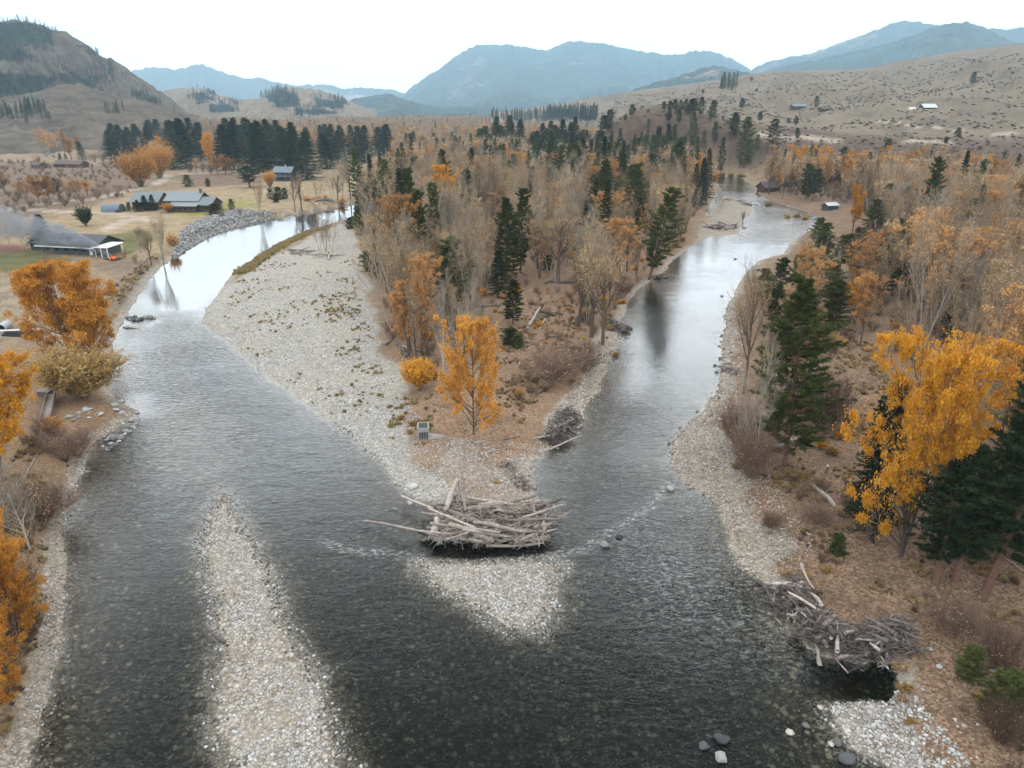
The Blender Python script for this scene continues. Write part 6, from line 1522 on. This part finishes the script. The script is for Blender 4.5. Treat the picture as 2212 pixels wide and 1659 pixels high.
# rock spit on the left bank
rs_ = np.random.default_rng(12); n = 0
for (u0, v0), (u1, v1), k, wd in [((215,960),(262,905),16,12),((240,915),(298,890),20,9),((150,905),(215,885),12,10),((262,872),(245,862),4,6)]:
    for i in range(k):
        t = (i+rs_.random())/k; u = u0+(u1-u0)*t+rs_.normal()*wd*0.5; v = v0+(v1-v0)*t+rs_.normal()*wd*0.5
        boulder(u, v, 8+12*rs_.random()**2, 'angular pale rock of the spit on the left bank below the olive brown bush', [BOU[0], WHT[0], BOU[2], WHT[1]], 'rocks of the left bank spit', hz=0.8)
for i in range(16):
    t = i/15; boulder(272+(330-272)*t+rs_.normal()*2, 688+rs_.normal()*2.5, 6+5*rs_.random(), 'grey rock of the short jetty above the left riffle', [BOU[1], BOU[3], DRK[1]], 'rocks of the short jetty', sink=0.1)
# riprap bank: a few hundred thousand could be counted by nobody
x, y = scatter_rect([(375,548),(400,505),(440,480),(480,468),(520,462),(560,468),(600,466),(560,480),(510,490),(450,512),(400,542),(370,560)], 2.2); z = height(x, y)
k = (z > -0.2); s = 0.5+0.7*srng.random(k.sum()); mass('riprap', [[b] for b in BOU], np.stack([x[k], y[k], z[k]+s*0.15], 1), None, tiltsd=0.4, sxyz=np.repeat(s[:, None], 3, 1))

# ------------------------------------------------------------------ logs and log jams
def log_mesh(mb, p0, p1, r0, r1, r, bend=0.02, stubs=2, ns=7):
    p0 = np.array(p0, float); p1 = np.array(p1, float); L_ = np.linalg.norm(p1-p0); K = 7 if L_ > 2 else 4
    ts = np.linspace(0, 1, K); o = perp(nrm((p1-p0)[None]), r)[0]; o2 = perp(nrm((p1-p0)[None]), r)[0]
    pts = p0+(p1-p0)*ts[:, None]+o*(np.sin(PI*ts)*L_*bend*r.normal())[:, None]+o2*(np.sin(2*PI*ts)*L_*bend*0.5*r.normal())[:, None]
    rad = (r0+(r1-r0)*ts)*(1+0.12*r.normal(size=K)); rad[-1] *= 0.6
    tubes(mb, pts[None], rad[None], ns, col=[r.random()], cap=True)
    for i in range(stubs):
        t = 0.15+0.8*r.random(); c = p0+(p1-p0)*t; dr = nrm((perp(nrm((p1-p0)[None]), r)[0]+0.4*(p1-p0)/L_)[None])[0]
        ln = (0.3+0.9*r.random())*max(0.35, L_*0.1); rr0 = (r0+(r1-r0)*t)*0.35
        tubes(mb, np.array([[c, c+dr*ln*0.6, c+dr*ln+r.normal(size=3)*0.1*ln]]), np.array([[rr0, rr0*0.7, rr0*0.25]]), 4, col=[r.random()])
def log_part(h, p0, p1, r0, r1, r, m='wood', name='log', **kw):
    mb = MB(); o = np.array(h.location) if h else np.zeros(3); log_mesh(mb, np.array(p0)-o, np.array(p1)-o, r0, r1, r, **kw); return mb.build(name, M[m], h, smooth=True)
def rootwad(h, c, s, r, m='wood'):
    n = 16; d = nrm(r.normal(size=(n, 3))*np.array([1, 1, 0.8])); c = np.array(c)-np.array(h.location)
    ts = np.array([0, .35, .7, 1]); pts = c+d[:, None]*ts[None, :, None]*s*(0.5+0.6*r.random((n, 1, 1))); pts[:, 2:] += r.normal(size=(n, 2, 3))*s*0.13
    mb = MB(); tubes(mb, pts, np.tile(np.array([[0.2, 0.11, 0.06, 0.02]])*s, (n, 1)), 5, col=r.random(n)); mb.build('root_wad', M[m], h, smooth=True)
def sticks(h, cs, L0, L1, r, rad=0.02, m='wood', flat=0.35):
    n = len(cs); d = nrm(r.normal(size=(n, 3))*np.array([1, 0.7, flat])); ln = (L0+(L1-L0)*r.random(n)**2)[:, None]
    c = np.array(cs)-np.array(h.location); b = r.normal(size=(n, 3))*0.08*ln
    mb = MB(); tubes(mb, np.stack([c-d*ln/2, c+b, c+d*ln/2], 1), np.repeat((rad*(0.5+r.random(n)))[:, None], 3, 1)*np.array([1, 0.9, 0.4]), 4, col=r.random(n))
    o = mb.build('sticks', M[m], h); o['kind'] = 'stuff'
LPt = lambda u, v, z: np.array(P0(u, v, z)+(z,))
r1 = np.random.default_rng(101)
h = empty('log_jam', tuple(LPt(1060, 1165, 0))); h['label'] = 'big grey driftwood log jam at the tip of the island'; h['category'] = 'log jam'
main = [((786,1124,.5),(975,1153,1.6),.06,.15),((867,1071,1.0),(1012,1122,1.7),.10,.2),((988,1036,1.5),(962,1102,2.0),.26,.34),((991,1039,1.4),(1005,1103,1.9),.13,.17),((1157,1070,1.5),(1006,1099,1.9),.2,.27),
 ((915,1108,1.2),(980,1118,1.6),.12,.2),((925,1098,1.4),(1026,1140,1.9),.1,.18),((938,1094,1.5),(1060,1136,2.0),.2,.32),((1092,1124,2.2),(1214,1122,2.1),.17,.13),((1128,1118,1.9),(1225,1088,2.5),.13,.09),((1165,1147,1.2),(1240,1100,2.3),.2,.05),
 ((1022,1128,2.1),(1150,1148,1.9),.2,.22),((970,1133,1.7),(1066,1170,1.0),.28,.3),((985,1160,.9),(1062,1171,.8),.22,.2),((1060,1135,2.1),(1182,1152,1.7),.17,.12),((1098,1175,.5),(1168,1152,1.2),.07,.13),((1149,1082,1.6),(1162,1120,2.0),.12,.16),
 ((960,1166,1.1),(1012,1150,1.9),.12,.1),((912,1168,.2),(985,1140,1.6),.13,.18),((944,1118,1.0),(938,1160,1.0),.3,.3),((1120,1085,1.6),(1195,1082,1.4),.12,.1),((1010,1075,1.0),(1110,1090,1.6),.15,.2),((1150,1140,1.3),(1205,1128,1.3),.25,.18),
 ((930,1130,1.5),(1080,1150,2.1),.14,.2),((1000,1145,1.9),(1110,1160,1.2),.2,.15),((1085,1165,.9),(1180,1165,.6),.15,.16),((1180,1110,1.6),(1168,1150,1.2),.12,.16),((925,1150,.7),(1060,1176,.4),.2,.16),((1050,1178,.4),(1175,1172,.5),.18,.12)]
for a, b, ra, rb_ in main: log_part(h, LPt(*a), LPt(*b), ra, rb_, r1, stubs=3)
def inbox(r, n, u0, u1, v0, v1, z0, z1):
    return [LPt(u0+(u1-u0)*r.random(), v0+(v1-v0)*r.random(), z0+(z1-z0)*r.random()) for _ in range(n)]
for c in inbox(r1, 60, 935, 1185, 1085, 1168, 0.1, 1.7):
    a = r1.normal()*0.5; ln = 1.2+3.2*r1.random(); d = np.array([math.cos(a), math.sin(a), r1.normal()*0.15])*ln/2
    log_part(h, c-d, c+d, 0.06+0.16*r1.random(), 0.05+0.1*r1.random(), r1, m='wood' if r1.random() < 0.5 else 'darkwood', stubs=2, ns=6)
sticks(h, inbox(r1, 900, 935, 1190, 1080, 1170, 0.3, 2.1), 0.5, 2.4, r1, 0.025)
sticks(h, inbox(r1, 350, 940, 1180, 1100, 1170, 0.0, 1.2), 0.5, 2.0, r1, 0.03, 'darkwood')
for u, v, z in [(1035,1172,.6),(1080,1100,1.6),(1010,1120,1.7),(1140,1130,1.6),(935,1140,1.0),(950,1165,.8),(985,1078,1.0),(1150,1090,1.2),(1170,1160,.8),(1120,1172,.8)]: rootwad(h, LPt(u, v, z), 0.9, r1)
def pile(label, line, wid, nlog, zmax, seed, L0=1.0, L1=3.5, rad=0.11, nst=300, nwad=3, m='wood', name='log_pile', zb=0.1, dark=0.3, flat=0.22):
    r = np.random.default_rng(seed); P_ = [LPt(u, v, zb) for u, v in line]
    h = empty(name, tuple(P_[len(P_)//2])); h['label'] = label; h['category'] = 'log pile'
    seg = np.array([np.linalg.norm(b-a) for a, b in zip(P_[:-1], P_[1:])]); cum = np.concatenate([[0], np.cumsum(seg)])
    def pt():
        s = r.random()*cum[-1]; i = min(np.searchsorted(cum, s)-1, len(seg)-1) if s > 0 else 0; i = max(i, 0)
        p = P_[i]+(P_[i+1]-P_[i])*((s-cum[i])/seg[i]); o = r.normal()*wid*0.4; o = np.clip(o, -wid, wid); d = (P_[i+1]-P_[i])/seg[i]
        q = p+np.array([-d[1], d[0], 0])*o; g = max(hz1(q[0], q[1]), -0.1); q[2] = g+0.08+r.random()*zmax*(1-abs(o)/wid*0.7); return q, d
    for _ in range(nlog):
        c, d0 = pt(); a = r.random()*PI; d = np.array([math.cos(a), math.sin(a), r.normal()*flat])*(L0+(L1-L0)*r.random()**2)/2
        q = rad*(0.5+r.random()); log_part(h, c-d, c+d, q, q*0.6, r, m='darkwood' if r.random() < dark else m, stubs=3, ns=6, bend=0.05)
    if nst: sticks(h, [pt()[0] for _ in range(nst)], 0.4, 1.8, r, 0.022, m if dark < 0.6 else 'darkwood'); sticks(h, [pt()[0] for _ in range(nst//2)], 0.4, 1.6, r, 0.03, 'darkwood')
    for _ in range(nwad): rootwad(h, pt()[0], 0.75*(0.6+0.7*r.random()), r, 'darkwood' if r.random() < dark else m)
    return h
h = pile('long pile of grey driftwood and root wads along the lower right bank', [(1698,1272),(1722,1312),(1745,1362),(1800,1402),(1860,1408),(1955,1385)], 2.1, 230, 2.1, 202, 0.9, 3.4, 0.13, 1500, 34, dark=0.72)
for a, b, q in [((1730,1270,.9),(1745,1300,1.0),.13),((1732,1358,1.0),(1738,1312,1.1),.13),((1748,1360,1.0),(1752,1308,1.1),.09),((1757,1362,1.0),(1762,1306,1.1),.09),((1830,1345,1.2),(1922,1360,.9),.13),((1928,1378,.6),(1975,1382,.7),.12),((1730,1217,.9),(1758,1272,1.0),.12),((1700,1258,.6),(1750,1262,.9),.1),((1800,1330,1.2),(1822,1375,1.2),.16)]:
    log_part(h, LPt(*a), LPt(*b), q, q*0.8, r1, stubs=1)
h = pile('driftwood pile against the right side of the island point', [(1232,900),(1215,930),(1192,960)], 2.0, 84, 1.6, 203, 1.0, 3.4, 0.12, 600, 12, dark=0.65)
log_part(h, LPt(1185,972,.4), LPt(1258,940,.5), .14, .1, r1); log_part(h, LPt(1150,948,1.0), LPt(1205,936,1.0), .09, .13, r1)
pile('narrow line of driftwood on the gravel above the big log jam', [(1092,1008),(1115,1030),(1140,1062)], 0.8, 26, 0.5, 204, 0.8, 2.6, 0.10, 160, 1, dark=0.5)
pile('tangle of stumps and driftwood where the right channel bends past the island', [(1315,700),(1330,712),(1358,716)], 1.8, 40, 1.5, 205, 1.0, 3.2, 0.13, 200, 3, dark=0.6)
pile('grey driftwood raft on the gravel islet of the right channel', [(1535,498),(1565,494),(1595,490)], 3.2, 40, 1.0, 206, 3, 9, 0.22, 120, 2, dark=0.2)
pile('small driftwood pile at the water edge under the leaning riverside pine', [(1410,600),(1440,596)], 1.2, 14, 0.8, 207, 2, 6, 0.15, 80, 1, dark=0.3)
pile('flat heap of long bleached logs on the gravel bar', [(636,548),(680,566),(725,570)], 1.6, 16, 0.6, 208, 4, 11, 0.2, 60, 1, dark=0.1, flat=0.03)
pile('scattered branches at the foot of the right bank beside the rapids', [(1552,800),(1572,795),(1590,812)], 1.0, 12, 0.8, 209, 1.5, 4, 0.12, 100, 1, dark=0.5)
pile('low drift of sticks along the islet edge', [(1560,432),(1600,438),(1618,445)], 2.2, 16, 0.5, 210, 3, 8, 0.2, 40, 0, dark=0.4)
pile('grey logs lying on the far bank by the orange bushes', [(672,449),(700,444),(740,442)], 1.8, 10, 0.3, 211, 5, 12, 0.2, 0, 0, dark=0.3, flat=0.02)
def lone(a, b, ra, rb_, label, m='wood', stubs=3, name='fallen_log'):
    p0 = G(*a); p1 = G(*b); z0 = hz1(*p0)+ra*0.8; z1 = hz1(*p1)+rb_*0.8
    mb = MB(); c = (np.array(p0+(z0,))+np.array(p1+(z1,)))/2; log_mesh(mb, np.array(p0+(z0,))-c, np.array(p1+(z1,))-c, ra, rb_, r1, stubs=stubs)
    o = mb.build(name, M[m], smooth=True); o.location = tuple(c); tag(o, label, 'log')
W_ = 'wbark'
lone((1140,705),(1168,662), .38, .22, 'thick white fallen trunk with roots in the island clearing', W_, 6)
lone((1157,668),(1200,676), .30, .24, 'dark fallen trunk crossing behind the white trunk in the island clearing', 'darkwood')
lone((1105,680),(1200,668), .16, .28, 'long brown log lying level across the island clearing', 'wood')
lone((1164,708),(1180,680), .14, .10, 'short bleached limb standing askew in the island clearing', W_)
lone((1118,752),(1196,715), .10, .2, 'long pale log slanting down the island clearing', 'wood')
lone((1190,720),(1228,712), .2, .14, 'grey log right of the slanting one in the island clearing', 'wood')
lone((1145,842),(1198,812), .10, .2, 'grey log beneath the bare grey willow on the island', 'wood')
lone((1188,740),(1260,735), .2, .1, 'dark log lying toward the big cottonwoods on the island', 'darkwood')
lone((1230,838),(1335,782), .15, .05, 'leaning bleached pole at the water edge of the island', 'wood')
lone((1190,610),(1250,606), .35, .3, 'charred dark log at the back of the island clearing', 'darkwood', 5)
lone((1255,862),(1262,880), .18, .2, 'stump-like log end above the right driftwood pile', 'wood')
lone((1088,928),(1122,920), .12, .1, 'short dark log right of the golden orange tree', 'darkwood')
lone((1006,940),(1035,936), .05, .04, 'thin stick on the leaf litter beside the golden orange tree', 'darkwood')
lone((934,862),(968,872), .1, .06, 'crossed branch below the round yellow bush', 'darkwood')
lone((1672,960),(1742,938), .42, .3, 'thick grey fallen trunk behind the tall right-bank pine', 'wood', 5)
lone((1758,1035),(1808,1085), .22, .3, 'grey weathered log slanting on the right bank above the gravel', 'wood', 4)
lone((1790,838),(1870,842), .1, .1, 'thin straight log across the bare ground behind the golden cottonwood', 'darkwood')
lone((428,1302),(478,1346), .10, .16, 'dark waterlogged log stranded beside the long gravel bar', 'darkwood', 2)
lone((735,640),(770,630), .12, .08, 'thin dark branch lying on the gravel bar', 'darkwood', 4); lone((655,600),(672,604), .1, .08, 'short dark branch in the middle of the gravel bar', 'darkwood', 2)
lone((232,915),(262,900), .16, .12, 'pale board-like log on the rock spit of the left bank', 'wood', 1); lone((236,920),(266,906), .14, .1, 'second pale log beside the board-like one on the rock spit', 'wood', 0)
lone((262,686),(300,690), .2, .14, 'grey log along the short rock jetty', 'wood', 1)
lone((880,772),(862,748), .30, .22, 'dark crooked fallen trunk at the foot of the leaning rusty tree', 'darkwood', 3)
lone((860,748),(866,722), .22, .18, 'dark upright broken stem beside the crooked fallen trunk', 'darkwood', 2)
lone((2090,1150),(2212,1230), .1, .08, 'thin pale fallen pole behind the big leaning pine', 'wood'); lone((1988,1345+10),(1940,1360), .07, .05, 'small stick on the litter above the right log pile', 'wood', 1)

# ------------------------------------------------------------------ grass tufts and leaves
def tuft(seed, H, R, n, m):
    r = np.random.default_rng(seed); a = r.random(n)*2*PI; q = R*r.random(n)**0.7; p0 = np.stack([q*np.cos(a)*0.5, q*np.sin(a)*0.5, np.zeros(n)], 1)
    p1 = p0+np.stack([np.cos(a)*R*0.6*r.random(n), np.sin(a)*R*0.6*r.random(n), H*(0.5+0.5*r.random(n))], 1)
    mb = MB(); ribbons(mb, p0, p1, np.full(n, 0.035), np.full(n, 0.008), 0, r.random(n), r); return [mb.mesh('tuft', M[m])]
TG = [tuft(1, .45, .4, 70, 'greengrass'), tuft(2, .35, .5, 60, 'drygrass'), tuft(3, .5, .4, 70, 'drygrass')]
TD = [tuft(4, .6, .4, 80, 'drygrass'), tuft(5, .45, .5, 80, 'drygrass'), tuft(6, .5, .45, 60, 'twigr')]
def grass(name, px, dens, src, s0, s1, th=0.5, sc=4, hmin=0.05):
    x, y = scatter_rect(px, dens, 1.0); z = height(x, y); k = (z > hmin) & (fbm(x/sc, y/sc, 131, 3) > th)
    x, y, z = x[k], y[k], z[k]; s = s0+(s1-s0)*srng.random(len(x)); mass(name, src, np.stack([x, y, z], 1), s)
grass('grass_tufts', [(500,590),(560,540),(760,560),(800,760),(860,900),(700,880),(480,700)], 0.4, TG, 0.35, 1.1, 0.55, 7)
grass('grass_tufts', [(680,640),(780,640),(840,860),(760,840)], 0.9, TG, 0.4, 1.1, 0.55, 4)
grass('grass_tufts', [(840,860),(960,860),(920,960),(840,940)], 2.2, TG, 0.4, 1.1, 0.54, 2)
grass('dry_grass', [(1560,1060),(1750,980),(1900,1050),(2212,1250),(2212,1659),(1980,1659),(1900,1420),(1700,1280)], 3.0, TD, 0.3, 0.9, 0.50, 2.5, 0.6)
grass('dry_grass', [(1040,680),(1300,640),(1290,760),(1200,930),(1060,900)], 1.8, TD, 0.4, 1.0, 0.52, 3, 0.6)
grass('dry_grass', [(-60,1659),(40,1659),(90,1400),(100,1200),(160,1000),(60,960),(-60,1200)], 5.0, TD, 0.4, 1.0, 0.48, 3, 0.6)
grass('dry_grass', [(190,800),(240,760),(260,700),(300,620),(360,560),(330,560),(230,640),(170,800)], 1.4, TD, 0.5, 1.2, 0.48, 5, 0.8)
grass('dry_grass', [(1640,700),(1700,690),(1900,740),(1920,860),(1850,1000),(1720,950),(1650,860)], 2.0, TD, 0.4, 1.0, 0.48, 3, 0.6)
# the golden grass strip along the upper edge of the bar
pl = W0([(520,588),(545,570),(575,548),(610,526),(640,512),(668,498),(700,492)], 0.6); n = 2600
ii = srng.integers(0, len(pl)-1, n); tt = srng.random(n); A_ = np.array(pl); x = A_[ii, 0]+(A_[ii+1, 0]-A_[ii, 0])*tt+srng.normal(size=n)*0.9; y = A_[ii, 1]+(A_[ii+1, 1]-A_[ii, 1])*tt+srng.normal(size=n)*0.9
mass('grass_strip', TG, np.stack([x, y, height(x, y)], 1), 1.0+0.6*srng.random(n))
for u, v, w, k in [(895,918,22,1),(868,905,18,0),(885,935,16,0),(842,880,14,0),(1072,1043,14,0),(1700,1240,22,0),(1745,1245,20,1),(1942,1445,40,2),(1955,1490,34,0),(1950,1515,30,2),(1965,1560,24,1),(1660,1130,34,2),(1740,1035,28,1),(1590,1010,22,1),(1815,1110,34,2),(1770,1290,26,2),(1742,1320-6,20,2),(1640,945,22,1)]:
    T('gbrush', u, v, v-w*0.45, w, area='tuft', lib_='gbrush', var=0 if k != 2 else 3)
# ------------------------------------------------------------------ names for the many plants
LM = [('the brown lodge', 395, 440), ('the low grey-roofed house', 140, 520), ('the two-storey house', 610, 375), ('the long low barn', 145, 355), ('the intake box', 914, 915), ('the big log jam', 1060, 1120),
 ('the golden cottonwood', 1990, 900), ('the tall right-bank pine', 1720, 800), ('the big leaning pine', 2160, 1100), ('the golden orange tree', 1020, 800), ('the round yellow bush', 908, 805), ('the leaning riverside pine', 1435, 500),
 ('the straight island pine', 1095, 520), ('the broad dark pine', 1298, 430), ('the island clearing', 1170, 690), ('the gravel bar', 720, 600), ('the bleached log heap', 680, 560), ('the riprap bank', 450, 500), ('the narrow yellow orange tree', 1841, 440),
 ('the large dark fir', 1905, 335), ('the gravel islet', 1570, 450), ('the riverbend cabin', 1668, 400), ('the hillside ranch house', 1730, 230), ('the peaked white roof', 2010, 232), ('the round green field evergreen', 186, 466), ('the farm track', 320, 410),
 ('the bright orange track tree', 305, 360), ('the ploughed strip', 480, 390), ('the brown knoll', 1420, 255), ('the flume', 98, 895), ('the rock spit', 260, 905), ('the right log pile', 1830, 1360), ('the bonfire', 243, 552), ('the far bank bushes', 690, 428),
 ('the bushy island pine', 960, 600), ('the bare grey willow', 1200, 780), ('the bank cottonwood pair', 1290, 620), ('the domed tent', 40, 320), ('the small pale-roofed shed', 1800, 445), ('the rapids', 1650, 540)]
def proj(x, y, z):
    zz = z-CAMH; dep = y*CP-zz*SP; up = y*SP+zz*CP
    return 1106+DF*x/dep, 829.5-DF*up/dep
LOOK = {'bare': 'bare tree', 'orange': 'orange-leaved tree', 'yellow': 'yellow-leaved tree', 'fir': 'dark fir', 'pine': 'green pine', 'young': 'small young conifer', 'brush': 'bare brown shrub', 'gbrush': 'leafy autumn shrub', 'log': 'grey fallen log'}
ORD = ['first', 'second', 'third', 'fourth', 'fifth', 'sixth', 'seventh', 'eighth', 'ninth', 'tenth', 'eleventh', 'twelfth', 'thirteenth', 'fourteenth', 'fifteenth', 'sixteenth', 'seventeenth', 'eighteenth', 'nineteenth', 'twentieth']
TENS = ['', '', 'twenty', 'thirty', 'forty', 'fifty', 'sixty', 'seventy']
def ordn(i): return ORD[i] if i < 20 else TENS[(i+1)//10]+('-'+ORD[(i+1) % 10-1] if (i+1) % 10 else 'th')
cl = {}
for e, kind, x, y, area, s in PLANTS:
    u, v = proj(x, y, e.location.z+2)
    if area == 'belt': key = (kind, 'in the conifer belt behind', 'the brown lodge', '')
    else:
        n, lu, lv = min(LM, key=lambda l: (l[1]-u)**2+((l[2]-v)*1.8)**2)
        du, dv = u-lu, v-lv
        rel = ('right of' if du > 0 else 'left of') if abs(du) > abs(dv)*1.5 else ('in front of' if dv > 0 else 'behind')
        hgt_ = e.scale[2]; key = (kind, rel, n, 'tall ' if hgt_ > 0.86 and kind in ('bare', 'orange', 'pine', 'fir') else ('short ' if kind in ('bare', 'orange', 'pine', 'fir') else ''))
    cl.setdefault(key, []).append((u, v, e))
GRP = {'bare': 'bare trees of the valley woods', 'orange': 'orange trees of the valley woods', 'yellow': 'yellow trees of the valley woods', 'fir': 'dark firs of the valley', 'pine': 'green pines of the valley', 'young': 'young conifers of the valley', 'brush': 'bare shrubs', 'gbrush': 'leafy autumn shrubs', 'log': 'fallen logs in the woods'}
for (kind, rel, n, sz), L_ in cl.items():
    L_.sort(key=lambda q: q[0])
    for i, (u, v, e) in enumerate(L_):
        look = sz+LOOK[kind]
        e['label'] = ('%s %s %s' % (look, rel, n)) if len(L_) == 1 else ('%s %s %s, %s from left' % (look, rel, n, ordn(i)))
        e['group'] = GRP[kind]
